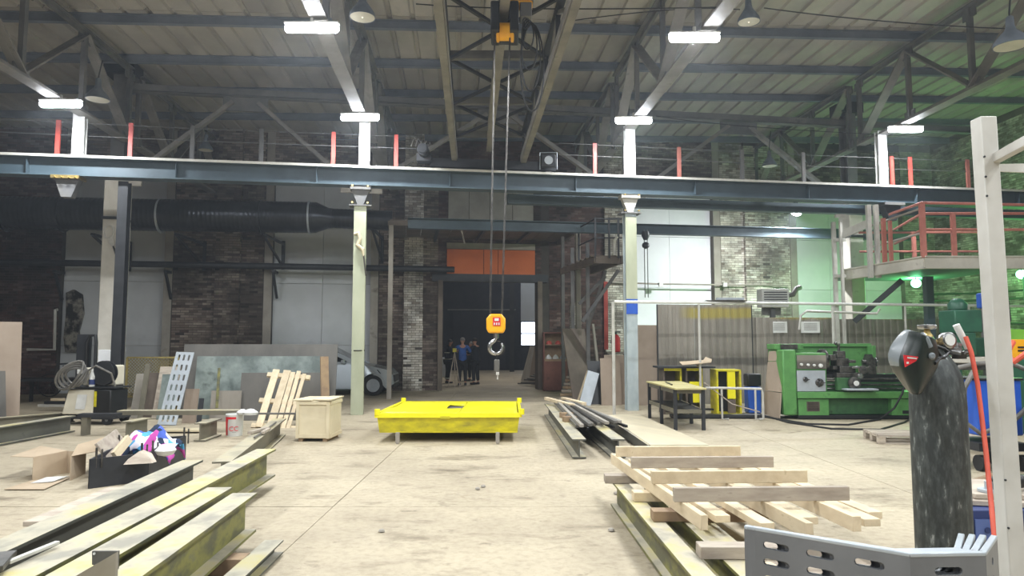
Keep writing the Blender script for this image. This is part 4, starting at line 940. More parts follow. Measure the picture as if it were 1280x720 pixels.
fwd = ((-.3, .12, 1.2), (-.1, .38, 1.3)); fwr = ((.3, .12, 1.2), (.1, .38, 1.3))
person(G(559.5, 479), R(-70), 'person in dark work clothes with reflective bands, leftmost of the group in the gateway', 'jd', 'trs', 'hair', ((-.25, .1, 1.16), (-.1, .34, 1.25)), ((.25, .1, 1.16), (.12, .34, 1.3)), .12, True, 1.72)
person(G(578, 481.5), R(8), 'person in a blue jacket seen from behind, standing in the gateway', 'jb', 'trs', 'hairg', ((-.3, .12, 1.22), (-.16, .36, 1.36)), ((.3, .12, 1.22), (.16, .36, 1.36)), .05, False, 1.78)
person(G(594.5, 480.5), R(48), 'person in black clothes, rightmost of the group in the gateway', 'jd', 'trs', 'hair', ((-.25, .08, 1.16), (-.16, .3, 1.22)), ((.25, .1, 1.18), (.12, .34, 1.3)), .05, False, 1.76)
person(G(589.5, 476), R(150), 'person in dark clothes with a grey head, half hidden behind the blue jacket', 'jd', 'trs', 'hairg', ((-.25, .1, 1.16), (-.1, .34, 1.2)), ((.25, .1, 1.16), (.12, .32, 1.2)), .1, False, 1.62)
# tripod between them
q = G(568, 484); t = thing('tripod', 'thin light tripod standing between the people in the gateway', 'tripod', (q.x, q.y, 0))
for a in (90, 210, 330): b = B(MW(t)); b.tube([(0, 0, 1.25), (.25 * math.cos(R(a)), .25 * math.sin(R(a)), .012)], .016, 6); obj('leg', b, X['wood2'], t)
b = B(MW(t)); b.box((0, 0, 1.32), (.14, .12, .14)); obj('instrument', b, X['yel_s'], t, bev=.01)
# ================================================================ BEYOND THE GATE: stuff on the right
def plank(name, p0, p1, w, h, m, lab, cat='board', up=(0, 0, 1), group=None):
    b = B(); b.bar(p0, p1, w, h, up=up); return obj(name, b, X[m], None, lab, cat, group, bev=.004)
def leaning(name, c0, c1, h, lean, th, m, lab, cat='sheet', group=None, z0=0.0):
    """sheet with foot from c0 to c1, height h, leaning back by lean metres"""
    c0, c1 = Vector(c0), Vector(c1); t_ = (c1 - c0).normalized(); n_ = V(-t_.y, t_.x, 0)
    if n_.y < 0: n_ = -n_
    hz_ = math.sqrt(max(h * h - lean * lean, .01)); upv = n_ * lean + V(0, 0, hz_); nn = t_.cross(upv).normalized()
    if nn.y < 0: nn = -nn
    z = V(0, 0, z0); b = B(); b.ext([c0 + z, c1 + z, c1 + z + upv, c0 + z + upv], nn * th)
    return obj(name, b, X[m], None, lab, cat, group)
leaning('steel_plate', G(660, 480), G(672, 482), 1.9, .35, .03, 'brown', 'tall brown sheet leaning just inside the gateway on the right', 'sheet')
leaning('steel_plate', G(651, 476), G(661, 478), 1.5, .4, .03, 'plaster', 'pale sheet leaning beside the brown one inside the gateway', 'sheet')
for i in range(6):
    q = G(648 + 4 * i, 482 + (i % 2)); plank('scrap_bar', q + V(0, .3, .06 + .07 * i), q + V(.9 - .1 * i, -.5, .1 + .05 * i), .09, .05, 'mill', f'grey scrap bar in the heap inside the gateway, {("bottom","second","third","fourth","fifth","topmost")[i]} one', 'bar', group='scrap bars')
q = G(665, 479); b = B(); b.box(q + V(.55, 2.2, .8), (.3, .3, 1.6)); obj('yellow_cabinet', b, X['yel_s'], None, 'narrow yellow cabinet behind the scrap heap in the far hall', 'cabinet', bev=.02)
q = G(548, 474); b = B(); b.box(q + V(-.1, 2, .45), (.7, .6, .9)); obj('white_bin', b, X['grey_lt'], None, 'pale grey bin at the left edge of the gateway', 'bin', bev=.04)
# ================================================================ CAR
cz0 = G(458, 494); t = thing('car', 'silver hatchback parked behind the green column, nose to the right', 'car', (cz0.x - 1.45, 21.9, 0), math.atan(.05))
M_ = MW(t); wid = 1.7
side = [(-2.0, .35), (-2.08, .6), (-2.02, .95), (-1.85, 1.02), (1.0, .98), (1.35, .93), (2.05, .78), (2.22, .62), (2.25, .35), (2.1, .22), (2.02, .22)]
def arch(cx): return [(cx + .36 * math.cos(R(a)), .3 + .36 * math.sin(R(a))) for a in range(0, 181, 20)]
low = side + arch(1.65) + [(1.2, .2), (-.85, .2)] + arch(-1.25) + [(-1.7, .22)]
b = B(M_); W2 = wid / 2
n = len(low); vs = [(x, -W2 + (.07 if z > .85 else 0) + (.12 if x > 2.1 else 0), z) for x, z in low] + [(x, W2 - (.07 if z > .85 else 0) - (.12 if x > 2.1 else 0), z) for x, z in low]
bmt = bmesh.new(); bv = [bmt.verts.new(v) for v in vs]
bmt.faces.new(bv[:n]); bmt.faces.new(bv[n:][::-1])
for i in range(n): bmt.faces.new((bv[i], bv[(i + 1) % n], bv[n + (i + 1) % n], bv[n + i]))
bmesh.ops.triangulate(bmt, faces=[f for f in bmt.faces if len(f.verts) > 4]); bmt.verts.index_update()
b.add([v.co.copy() for v in bmt.verts], [tuple(v.index for v in f.verts) for f in bmt.faces]); bmt.free()
obj('body', b, X['silver'], t, bev=.03)
roofp = [(-1.85, 1.0), (-1.5, 1.42), (.1, 1.46), (1.05, .98)]
def cabin(ins, z0, m, nm, sc=1, w2=.78, wt=.62):
    b = B(M_); pts = [(-1.9 + ins, 1.0), (-1.55 + ins, 1.43), (-.6, 1.48), (.15 - ins, 1.45), (1.15 - ins * 1.5, .97)]
    ys = [w2, wt, wt, wt, w2]; n = 5
    b.add([(x, -y, z) for (x, z), y in zip(pts, ys)] + [(x, y, z) for (x, z), y in zip(pts, ys)], [tuple(range(n)), tuple(range(n, 2 * n))[::-1]] + [(i, (i + 1) % n, n + (i + 1) % n, n + i) for i in range(n)][:])
    return obj(nm, b, m, t, bev=.04)
cabin(0, 0, X['silver'], 'cabin')
b = B(M_); b.add([(.28, -.58, 1.43), (.28, .58, 1.43), (1.08, .68, 1.015), (1.08, -.68, 1.015)], [(0, 1, 2, 3)]); b.add([(.28, -.58, 1.45), (.28, .58, 1.45), (1.08, .68, 1.03), (1.08, -.68, 1.03)], [(0, 1, 2, 3)]); obj('windscreen', b, X['glassd'], t)
for s in (-1, 1):
    b = B(M_); b.add([(-.05, s * .665, 1.4), (.12, s * .665, 1.39), (.85, s * .785, 1.02), (-.05, s * .785, 1.02)], [(0, 1, 2, 3)]); obj('side_window', b, X['glassd'], t)
    b = B(M_); b.add([(-.15, s * .665, 1.4), (-1.3, s * .665, 1.37), (-1.55, s * .785, 1.04), (-.15, s * .785, 1.02)], [(0, 1, 2, 3)]); obj('side_window', b, X['glassd'], t)
    b = B(M_); b.ext([(1.75, s * .83, .78), (2.12, s * .76, .72), (2.15, s * .74, .6), (1.85, s * .84, .66)], (0, -s * .06, 0)); obj('headlight', b, X['glassd'], t)
    b = B(M_); b.box((.75, s * .9, 1.02), (.12, .16, .12)); obj('mirror', b, X['silver'], t, bev=.03)
    for cx in (1.65, -1.25):
        b = B(M_); b.lathe([(.2, 0), (.3, .01), (.31, .05), (.31, .15), (.3, .19)], (cx, s * (W2 + .0), .305), (0, -s, 0), 28); wh = obj('wheel', b, X['rubber'], t)
        b = B(M_); b.lathe([(.2, .0), (.19, -.015), (.07, -.0), (.06, -.02), (.0, -.02)][::-1], (cx, s * W2, .305), (0, -s, 0), 20)
        for k in range(5): a = 2 * PI * k / 5; b.bar((cx + .05 * math.cos(a), s * (W2 + .015), .305 + .05 * math.sin(a)), (cx + .19 * math.cos(a), s * (W2 + .015), .305 + .19 * math.sin(a)), .05, .02)
        obj('hub_cap', b, X['grey_lt'], wh)
b = B(M_); b.box((2.24, 0, .5), (.05, 1.0, .2)); obj('grille', b, X['black'], t)
b = B(M_); b.box((2.1, 0, .28), (.3, 1.5, .1)); obj('bumper_lip', b, X['black'], t, bev=.02)
# ================================================================ LEFT SIDE
t = thing('bicycle', 'dark bicycle leaning on the left brick wall', 'bicycle', G(60, 500) + V(-.2, 1.2, 0), R(8))
M_ = MW(t)
for x in (-.52, .52):
    b = B(M_); b.tube([(x + .33 * math.cos(a), 0, .34 + .33 * math.sin(a)) for a in [j * PI / 12 for j in range(24)]], .018, 6, True); wh = obj('wheel', b, X['rubber'], t)
    b = B(M_); b.cyl((x, -.03, .34), .03, .06, (0, 1, 0), 10)
    for k in range(6): a = PI * k / 6; b.tube([(x + .32 * math.cos(a), 0, .34 + .32 * math.sin(a)), (x - .32 * math.cos(a), 0, .34 - .32 * math.sin(a))], .003, 4)
    obj('spokes', b, X['mach'], wh, kind='stuff')
b = B(M_)
for p, q in (((-.52, 0, .34), (-.05, 0, .32)), ((-.52, 0, .34), (-.15, 0, .8)), ((-.05, 0, .32), (-.18, 0, .92)), ((-.05, 0, .32), (.38, 0, .75)), ((-.16, 0, .78), (.36, 0, .85)), ((.34, 0, .95), (.42, 0, .65)), ((.42, 0, .65), (.52, 0, .34))): b.tube([p, q], .018, 6)
obj('frame', b, X['dark'], t)
b = B(M_); b.tube([(.28, -.28, 1.02), (.34, 0, .98), (.28, .28, 1.02)], .014, 6); obj('handlebar', b, X['mach'], t)
b = B(M_); b.ext([(-.32, -.07, .93), (-.32, .07, .93), (-.05, .02, .95), (-.05, -.02, .95)], (0, 0, .05)); obj('saddle', b, X['black'], t)
# boards at far left
leaning('board', G(-40, 532), G(24, 528), 2.05, .35, .03, 'brown', 'large brown board leaning at the left edge of the view', 'board')
leaning('board', G(-40, 536), G(8, 531), 1.05, .12, .03, 'mill', 'smaller grey board in front of the large brown one at the left edge', 'board')
# low bench/rack behind
t = thing('low_table', 'low dark steel table behind the welding machine', 'table', G(80, 505))
q = G(70, 506); b = B(); b.box(q + V(-.2, .6, .62), (2.4, .9, .06)); obj('table_top', b, X['dark'], t)
for s in (-1.3, .9):
    for r_ in (.25, .95): b = B(); b.box(q + V(s, r_, .3), (.07, .07, .6)); obj('leg', b, X['dark'], t)
for i in range(3): q = G(30 + 8 * i, 516); plank('stored_bar', q + V(0, .5, .12 + .07 * i), q + V(1.3, .4, .12 + .07 * i), .1, .06, ('offw', 'dark', 'wood')[i], ('pale bar on the floor beside the welding machine', 'black bar under the pale one', 'wooden slat on the black bar beside the welding machine')[i], 'bar')
# upright dark panel with hoop (part of welder rack)
t = thing('gas_bottle_rack', 'dark upright steel rack panel with a hoop behind the welding machine', 'rack', V(-9.35, 15.3, 0))
q = V(-9.35, 15.3, 0)
b = B(); b.box(q + V(-.02, 0, 1.1), (.3, .05, 1.35)); obj('rack_panel', b, X['dark'], t)
b = B(); b.tube([q + V(.1, -.1, .4), q + V(.1, -.1, 1.6), q + V(.17, -.1, 1.75), q + V(.28, -.1, 1.75), q + V(.3, -.1, 1.6), q + V(.3, -.1, .4)], .035, 8); obj('hoop', b, X['black'], t)
b = B(); b.box(q + V(.05, 0, .22), (.6, .4, .44)); obj('rack_base', b, X['dark'], t)
b = B(); b.box(q + V(.05, -.05, .98), (.3, .06, .12)); obj('paper_strip', b, X['white'], t)
# white sheet on the column
q = CRx(colx[0], 0); c = PL(137, 452, CR0 - .3, .15)
b = B(); b.box(c, (.5, .06, .56), math.atan(.15)); obj('white_box', b, mat('bright_white', '#eceded', '#f4f5f5', sc=2), None, 'white box fixed low on the left concrete column', 'box', bev=.01)
c = PL(136, 290, CR0 - .285, .15); t = thing('hanging_cable_coil', 'small pale racket-shaped cable coil hanging on the left concrete column', 'coil', c + V(0, 0, -.3))
b = B(); b.tube([c + V(.12 * math.cos(a), 0, .16 * math.sin(a)) for a in [j * PI / 8 for j in range(16)]], .02, 6, True); b.ext([c + V(-.02, -.01, -.14), c + V(.1, -.01, -.1), c + V(.16, -.01, -.34), c + V(.08, -.01, -.36)], (0, .03, 0)); obj('coil', b, X['offw'], t)
b = B(); b.tube([c + V(.12, 0, -.34), c + V(.2, 0, -.55), c + V(.28, 0, -.75), c + V(.26, 0, -1.2)], .02, 6); obj('tail', b, X['rubber'], t)
c = RW(RP(450, 305).x, D(450, 305, 15.7).z, .14); t = thing('hanging_rope', 'pale rag and rope tied high on the green column', 'rope', c)
b = B(); b.tube([c + V(-.12, 0, .2), c + V(-.02, -.03, .22), c + V(.02, -.03, .1), c + V(-.04, -.03, -.05), c + V(.08, -.03, -.15), c + V(.1, -.03, -.3)], [.03, .05, .045, .05, .05, .02], 8); obj('rag', b, X['ply'], t)
b = B(); b.tube([c + V(.1, -.03, -.25), c + V(.14, -.03, -.6), c + V(.16, -.02, -.75)], .018, 6); obj('rope_end', b, X['mortar'], t)
# welding machine
t = thing('welding_machine', 'cream and black welding power source on wheels with coiled hoses', 'machine', G(104, 531) + V(0, .25, 0), R(-6))
M_ = MW(t); b = B(M_); b.add([(-.42, -.28, .2), (.22, -.28, .2), (.22, .3, .2), (-.42, .3, .2), (-.36, -.2, .68), (.22, -.2, .68), (.22, .3, .68), (-.36, .3, .68)], [(3, 2, 1, 0), (4, 5, 6, 7), (0, 1, 5, 4), (1, 2, 6, 5), (2, 3, 7, 6), (3, 0, 4, 7)]); obj('cream_front_panel', b, X['cream'], t, bev=.02)
b = B(M_); b.add([(-.14, -.272, .3), (.06, -.272, .3), (.06, -.222, .58), (-.14, -.222, .58)], [(0, 1, 2, 3)]); b.add([(-.14, -.279, .3), (.06, -.279, .3), (.06, -.229, .58), (-.14, -.229, .58)], [(0, 1, 2, 3)]); obj('paper_label', b, X['white'], t)
b = B(M_); b.box((.4, .0, .44), (.36, .52, .48)); obj('black_side_case', b, X['black'], t, bev=.02)
b = B(M_); b.box((.27, -.27, .5), (.05, .01, .3)); obj('yellow_label', b, X['yel_s'], t)
b = B(M_); b.box((.1, 0, .14), (1.1, .55, .06)); obj('trolley_plate', b, X['dark'], t)
for x in (-.35, .5):
    for y in (-.24, .26): b = B(M_); b.cyl((x, y, .1), .1, .05, (0, 1, 0), 18); wh = obj('wheel', b, X['rubber'], t); b = B(M_); b.cyl((x, y - .005, .1), .035, .06, (0, 1, 0), 10); obj('hub', b, X['grey'], wh)
b = B(M_); b.box((.1, 0, .72), (1.1, .5, .03)); obj('top_shelf', b, X['dark'], t)
b = B(M_); b.box((-.02, .05, .92), (.22, .35, .36)); b.box((.3, .1, .95), (.4, .3, .4)); obj('wire_feeder', b, X['cream'], t, bev=.03)
b = B(M_); b.lathe([(.06, 0), (.24, .01), (.24, .03), (.08, .04), (.08, .1), (.24, .11), (.24, .13), (.06, .14)], (.34, -.2, 1.0), (0, 1, 0), 22); obj('wire_spool', b, X['dark'], t)
for k in range(4):
    b = B(M_); r_ = .17 + .035 * k; b.tube([(-.12 - .035 * k + r_ * (1.3 - .1 * k) * math.cos(a), -.3 - .02 * k + .05 * math.sin(2 * a), .93 + .01 * k + r_ * math.sin(a + .2 * k)) for a in [j * PI / 12 for j in range(24)]], .024, 7, True); obj('hose_loop', b, X['hoseg'], t)
b = B(M_); b.tube([(.1, -.35, .8), (.15, -.35, 1.05), (.3, -.34, 1.15), (.6, -.3, 1.0), (.62, -.2, .75)], .02, 7); obj('hose_loop', b, X['hoseg'], t)
t2 = thing('spray_bottle', 'small bottle with a blue label standing on the welding machine', 'bottle', MW(t) @ V(.13, -.2, .735))
b = B(MW(t2)); b.lathe([(.05, 0), (.055, .02), (.055, .2), (.03, .26), (.02, .3)], n=14); obj('bottle_body', b, X['white'], t2)
b = B(MW(t2)); b.lathe([(.0565, .04), (.0565, .14)], n=14); obj('blue_label', b, X['navy'], t2)
b = B(MW(t2)); b.cyl((0, 0, .3), .022, .05, n=10); obj('cap', b, X['white'], t2)
# mesh fence panel
t = thing('mesh_panel', 'yellowish expanded metal mesh panel leaning behind the plates', 'panel', G(190, 500) + V(0, .6, 0))
o_ = D(158, 475, 15.6); e_ = D(222, 475, 15.6); zt_ = D(190, 447, 15.6).z
b = B(); b.bar(V(o_.x, 15.6, zt_), V(e_.x, 15.6, zt_), .04, .04); b.bar(V(o_.x, 15.6, .4), V(e_.x, 15.6, .4), .04, .04)
for x in (o_.x, e_.x): b.bar(V(x, 15.6, 0), V(x, 15.6, zt_), .04, .04, up=(0, 1, 0))
obj('frame', b, X['mesh'], t)
b = B(); w_ = e_.x - o_.x; h_ = zt_ - .4; sp_ = .07; k = 0
nn = int((w_ + h_) / sp_)
for s in (0, 1):
    for i in range(nn):
        a0 = i * sp_; x0_, z0_ = min(a0, w_), max(0, a0 - w_); x1_, z1_ = max(0, a0 - h_), min(a0, h_)
        if s: x0_, x1_ = w_ - x0_, w_ - x1_
        b.bar(V(o_.x + x0_, 15.6, .4 + z0_), V(o_.x + x1_, 15.6, .4 + z1_), .008, .012)
obj('mesh', b, X['mesh'], t, kind='stuff', flat=True)
# plate rack
YB = 14.2
def pc_(px, Y): return V(D(px, 500, Y).x, Y, 0)
leaning('steel_plate', pc_(222, 15.0), pc_(418, 15.15), 1.58, .25, .03, 'mill', 'large grey-brown steel plate at the back of the leaning stack, reaching to the car', 'sheet')
leaning('glass_sheet', pc_(240, 14.75), pc_(400, 14.85), 1.32, .2, .02, 'glass', 'greenish dusty sheet with scratches leaning on the large steel plate', 'sheet')
leaning('steel_plate', pc_(298, 14.45), pc_(405, 14.55), .98, .15, .02, 'mill', 'darker steel plate standing before the greenish sheet, behind the crate', 'sheet')
leaning('steel_plate', pc_(262, 14.3), pc_(300, 14.35), .62, .1, .02, 'corr', 'small ribbed grey sheet at the foot of the greenish sheet', 'sheet')
leaning('board', pc_(403, 14.2), pc_(413, 14.3), 1.32, .15, .04, 'wood3', 'narrow yellowish brown board at the right end of the plate stack', 'board')
leaning('board', pc_(163, 14.9), pc_(176, 14.9), .95, .2, .03, 'plaster', 'narrow grey board, leftmost of the leaning stack', 'board')
leaning('board', pc_(172, 14.5), pc_(178, 14.5), 1.18, .25, .04, 'beamd', 'thin olive upright bar left of the slotted plate', 'bar')
leaning('board', pc_(178, 14.95), pc_(193, 14.95), .98, .25, .02, 'rust', 'dark weathered board between the olive bar and the framed sheet', 'board')
leaning('board', pc_(190, 14.85), pc_(216, 14.85), 1.12, .3, .03, 'wood2', 'beige framed board behind the slotted plate', 'board')
leaning('glass_sheet', pc_(196, 14.65), pc_(216, 14.65), .95, .2, .02, 'glass', 'small greenish sheet left of the slotted plate', 'sheet')
leaning('board', pc_(228, 14.0), pc_(245, 14.0), .68, .12, .03, 'brown', 'small brown board leaning right of the slotted plate', 'board')
leaning('board', pc_(246, 13.9), pc_(252, 13.9), .5, .1, .02, 'dark', 'narrow dark strip beside the small brown board', 'board')
plank('yellow_bar', D(271, 510, 14.2) , D(274, 460, 14.5), .05, .03, 'beam', 'thin yellow bar leaning on the greenish sheet', 'bar', up=(0, 1, 0))
# slotted plate leaning
q0_ = V(D(197, 520, 13.6).x, 13.6, 0.02); topc = D(219, 441, 14.1)
uz_ = V(topc.x - q0_.x, .55, topc.z); Hh_ = uz_.length; uz_.normalize(); ux_ = V(1, .0, 0); ux_ = (ux_ - uz_ * ux_.dot(uz_)).normalized(); un_ = ux_.cross(uz_); 
if un_.y > 0: un_ = -un_
t = thing('slotted_plate', 'pale blue-grey slotted steel plate leaning on the plate stack', 'plate', q0_)
b = B(); W_ = .36; slotted(b, q0_, ux_, uz_, un_, W_, Hh_, [.08, .18, .28], [(.12 + (Hh_ - .24) * k / 6) for k in range(7)], .045, .13, .02)
obj('plate', b, X['grey_lt'], t, flat=True)
# leaning pallet in front of the greenish sheet
t = thing('leaning_pallet', 'pale wooden pallet leaning upright against the plates', 'pallet', G(335, 533))
o_ = G(319, 535); uz_ = V(D(335, 458, 13.6).x - o_.x, .7, 1.08).normalized(); ux_ = V(1, .05, 0); ux_ = (ux_ - uz_ * ux_.dot(uz_)).normalized(); nn_ = ux_.cross(uz_)
if nn_.y > 0: nn_ = -nn_
Ht = 1.25
for i, (x, w_) in enumerate(((0, .13), (.2, .14), (.37, .09), (.48, .08), (.58, .07))):
    b = B(); b.bar(o_ + ux_ * (x + w_ / 2) + V(0, 0, .02), o_ + ux_ * (x + w_ / 2 + rnd.uniform(-.02, .02)) + uz_ * (Ht + rnd.uniform(-.04, .03)), w_, .03, up=nn_); obj('slat', b, X['wood'], t, bev=.003)
for h in (.07, .6, 1.17):
    b = B(); b.bar(o_ + ux_ * -.1 + uz_ * h - nn_ * .05, o_ + ux_ * .75 + uz_ * h - nn_ * .05, .09, .06, up=nn_); obj('cross_batten', b, X['wood'], t, bev=.003)
# crate
c0 = G(372, 552); c1 = G(412, 552); s_ = (c1 - c0).length; 
t = thing('wooden_crate', 'pale plywood crate with a loose board lid', 'crate', G(392, 552) + V(0, .3, 0), R(-3))
M_ = MW(t); w_, d_, h_ = .54, .6, .6
for (c, dd, nm) in (((0, -d_ / 2, h_ / 2 + .05), (w_, .02, h_), 'side_board'), ((0, d_ / 2, h_ / 2 + .05), (w_, .02, h_), 'side_board'), ((-w_ / 2, 0, h_ / 2 + .05), (.02, d_, h_), 'side_board'), ((w_ / 2, 0, h_ / 2 + .05), (.02, d_, h_), 'side_board')):
    b = B(M_); b.box(c, dd); obj(nm, b, X['ply'], t)
for x in (-w_ / 2 + .02, w_ / 2 - .02):
    b = B(M_); b.box((x, -d_ / 2 - .02, h_ / 2 + .05), (.05, .022, h_)); obj('corner_batten', b, X['ply'], t, bev=.003)
for z in (.09, h_ + .02): b = B(M_); b.box((0, -d_ / 2 - .022, z), (w_ - .09, .02, .06)); obj('rail_batten', b, X['ply'], t, bev=.003)
for x in (w_ / 2 + .02,):
    for z in (.09, h_ + .02): b = B(M_); b.box((x, 0, z), (.02, d_, .06)); obj('rail_batten', b, X['ply'], t, bev=.003)
for x in (-.2, .2): b = B(M_); b.box((x, 0, .025), (.07, d_, .05)); obj('runner', b, X['wood3'], t)
for i, (x, w2, L) in enumerate(((-.16, .32, .74), (.04, .1, .62), (.19, .22, .76))):
    b = B(M_); b.box((x, .02, h_ + .065 + .004 * i), (w2, L, .02), R(2 * i - 2)); obj('lid_board', b, X['ply'], t, bev=.002)
# cross-lying channel and stub beams behind the bucket
q = [D(95, 519, 11.5), D(152, 518.5, 11.5)]
def zat(px, py, Y): return D(px, py, Y)
t = thing('floor_beam', 'dusty steel beam end standing in front of the slotted plate', 'beam', G(175, 546))
def hbeam(name, lab, far, near, zt, h, w_, m, extra=0.0, cat='beam', z0=None, group=None):
    a = G(far[0], far[1], zt); c = G(near[0], near[1], zt); c = c + (c - a).normalized() * extra
    t = thing(name, lab, cat, ((a.x + c.x) / 2, (a.y + c.y) / 2, zt - h), 0, group)
    up = V(0, 0, 1); tf = .02
    b = B(); b.bar(a - up * tf / 2, c - up * tf / 2, w_, tf); obj('top_flange', b, X[m], t)
    b = B(); b.bar(a - up * (h - tf / 2), c - up * (h - tf / 2), w_, tf); obj('bottom_flange', b, X[m], t)
    b = B(); b.bar(a - up * h / 2, c - up * h / 2, .016, h - 2 * tf); obj('web', b, X[m], t)
    d = (c - a).normalized()
    return t, a, c, d
bpy.data.objects.remove(t)
hbeam('floor_beam', 'short dusty steel beam stub in front of the slotted plate', (184, 522), (158, 527), .3, .29, .18, 'beamd')
hbeam('floor_beam', 'short dusty steel beam stub left of the paint bucket', (271, 523), (250, 529), .3, .29, .18, 'beamd')
t, a, c, d = hbeam('floor_beam', 'dusty steel beam lying at the far left edge of the floor', (88, 519.5), (0, 533), .29, .28, .2, 'beamg', 1.5)
t, a, c, d = hbeam('floor_beam', 'older steel beam behind the far left one, dull grey', (92, 514.5), (10, 521), .22, .2, .15, 'beamd', 1.5)
b = B(); b.box(G(108, 519, .34) * 1 - V(0, 0, .185), (.1, .12, .31)); obj('support_block', b, X['beamd'], None, 'timber block carrying the left end of the dark channel bar', 'block')
plank('wooden_plank', G(100, 519, .34), G(150, 518.5, .34), .18, .06, 'dark', 'dark channel bar across the beam stubs on the left', 'bar')
plank('wooden_plank', G(150, 515.5, .34), G(302, 515, .34), .24, .08, 'beamd', 'long olive plank resting across the two beam stubs', 'plank')
plank('steel_strip', G(302, 517, .36), G(370, 517, .36), .06, .03, 'mill', 'thin steel strip running from the plank to the crate', 'bar')
plank('wooden_plank', G(190, 537, .05), G(254, 537, .05), .3, .04, 'ply', 'pale flat board on the floor under the slotted plate', 'board')
b = B(); q = D(315, 515, 11.3); bl = [(-.12, 0, 0), (-.1, .08, .03), (0, .1, .05), (.12, .06, .03), (.14, -.02, 0), (.05, -.09, .02), (-.06, -.08, .03)]
b.lathe([(.02, 0), (.12, .01), (.13, .05), (.06, .1), (.01, .11)], G(313, 519, .37) , n=9); b.lathe([(.02, 0), (.09, .01), (.1, .04), (.03, .09)], G(303, 518, .37), n=7); obj('white_rag', b, X['white'], None, 'crumpled white rag beside the paint bucket on the plank', 'rag')
# bucket
q = G(288.5, 546); t = thing('paint_bucket', 'white paint bucket with red print on the floor', 'bucket', q + V(0, .15, 0))
M_ = MW(t); r_ = .145
b = B(M_); b.lathe([(r_ * .88, 0), (r_ * .9, .01), (r_, .34), (r_ * 1.04, .35), (r_ * 1.04, .37), (r_ * .98, .375), (r_ * .96, .35), (r_ * .86, .02), (0.01, .02)], n=28); obj('bucket_body', b, X['white'], t)
b = B(M_); n = 28
def cylpatch(b, r0, r1, z0, z1, a0, a1, n=8):
    vs = []; 
    for i in range(n + 1):
        a = R(a0 + (a1 - a0) * i / n); vs += [(r0 * math.cos(a), r0 * math.sin(a), z0), (r1 * math.cos(a), r1 * math.sin(a), z1)]
    b.add(vs, [(2 * i, 2 * i + 2, 2 * i + 3, 2 * i + 1) for i in range(n)])
cylpatch(b, r_ * .93, r_ * 1.015, .02, .33, 178, 240); b.add([(r_ * .93 * math.cos(R(225)), r_ * .93 * math.sin(R(225)), .03), (r_ * 1.0 * math.cos(R(245)) * 1.01, r_ * 1.0 * math.sin(R(245)) * 1.01, .3), (r_ * 1.01 * math.cos(R(225)), r_ * 1.01 * math.sin(R(225)), .3)], [(0, 1, 2)])
cylpatch(b, r_ * 1.005, r_ * 1.01, .29, .33, 190, 300)
obj('red_band', b, X['red'], t)
def text(s, size, M, m, parent, nm='lettering'):
    cu = bpy.data.curves.new(nm, 'FONT'); cu.body = s; cu.size = size; cu.extrude = .001; cu.align_x = 'CENTER'; cu.align_y = 'CENTER'
    o = bpy.data.objects.new(nm, cu); C.objects.link(o); pass
    cu.materials.append(m); bpy.context.view_layer.update(); me = bpy.data.meshes.new_from_object(o); bpy.data.objects.remove(o)
    me.transform(MW(parent).inverted() @ M); o = bpy.data.objects.new(nm, me); C.objects.link(o); o.parent = parent; o['kind'] = 'stuff'; return o
def face(loc, rx=90, rz=0, ry=0): return Matrix.Translation(loc) @ Matrix.Rotation(R(rz), 4, 'Z') @ Matrix.Rotation(R(rx), 4, 'X') @ Matrix.Rotation(R(ry), 4, 'Z')
text('CC', .11, face(M_ @ V(.04, -.142, .13), 86, 12), X['red'], t); text('----', .05, face(M_ @ V(.045, -.14, .075), 86, 12), X['black'], t)
# long diagonal beam left of crate
t, a, c, d = hbeam('floor_beam', 'dusty steel beam running from the crate towards the paint bucket', (350, 523), (277, 577), .3, .29, .2, 'beamd')
t2 = thing('clamp', 'steel clamp and rod lying on the beam in front of the crate', 'clamp', G(330, 537, .31))
p, q = G(345, 528, .33), G(318, 547, .33); b = B(); b.tube([p, q], .014, 8); obj('rod', b, X['mill'], t2)
b = B(); b.bar(G(328, 541, .335), G(336, 536, .335), .05, .035); obj('jaw', b, X['wood2'], t2)
plank('wood_block', G(334, 535, .33), G(312, 541, .33), .07, .04, 'wood2', 'small wooden slat lying on the beam beside the clamp', 'slat')
# ---------------- foreground beams left
SL = .12
t, aA, cA, d = hbeam('floor_beam', 'dark-webbed dusty steel beam, leftmost of the four in the left foreground', (241, 575), (15, 676), .42, .3, .2, 'beamg', 2.0)
t, aB, cB, d = hbeam('floor_beam', 'longest dusty steel beam with a yellowish end, second of four in the left foreground', (333, 561), (28, 715), .42, .3, .21, 'beam', 2.0)
t, aC, cC, d = hbeam('floor_beam', 'dusty steel beam with paint spots, third of four in the left foreground', (275, 609), (82, 719), .42, .3, .2, 'beam', 2.0)
t, aD, cD, d = hbeam('floor_beam', 'yellow-streaked steel beam, rightmost of four in the left foreground', (306, 616), (163, 714), .42, .3, .19, 'beam', 2.0)
for i, (y, x0_, x1_) in enumerate(((5.0, -3.3, -1.85), (6.2, -3.4, -2.4), (3.2, -3.3, -1.75))):
    plank('sleeper', V(x0_, y, .055), V(x1_, y, .055), .16, .11, 'wood3', ('timber sleeper under the left foreground beams near their far ends', 'timber sleeper under the longest left beam', 'timber sleeper under the left foreground beams, nearest the viewer')[i], 'sleeper')
b = B(); b.ibeam(V(-1.8, 5.4, .11), V(-1.72, 2.6, .11), .1, .14, .012, .01); obj('rail_bar', b, X['beamg'], None, 'low dark channel on the floor right of the left foreground beams', 'bar')
plank('wooden_plank', G(150, 611, .34), G(47, 655, .34), .2, .035, 'wood2', 'long weathered plank on the floor left of the foreground beams', 'plank')
plank('thin_bar', G(72, 678, .45), G(10, 703, .45), .03, .02, 'offw', 'thin pale rod lying on the left foreground beams', 'bar')
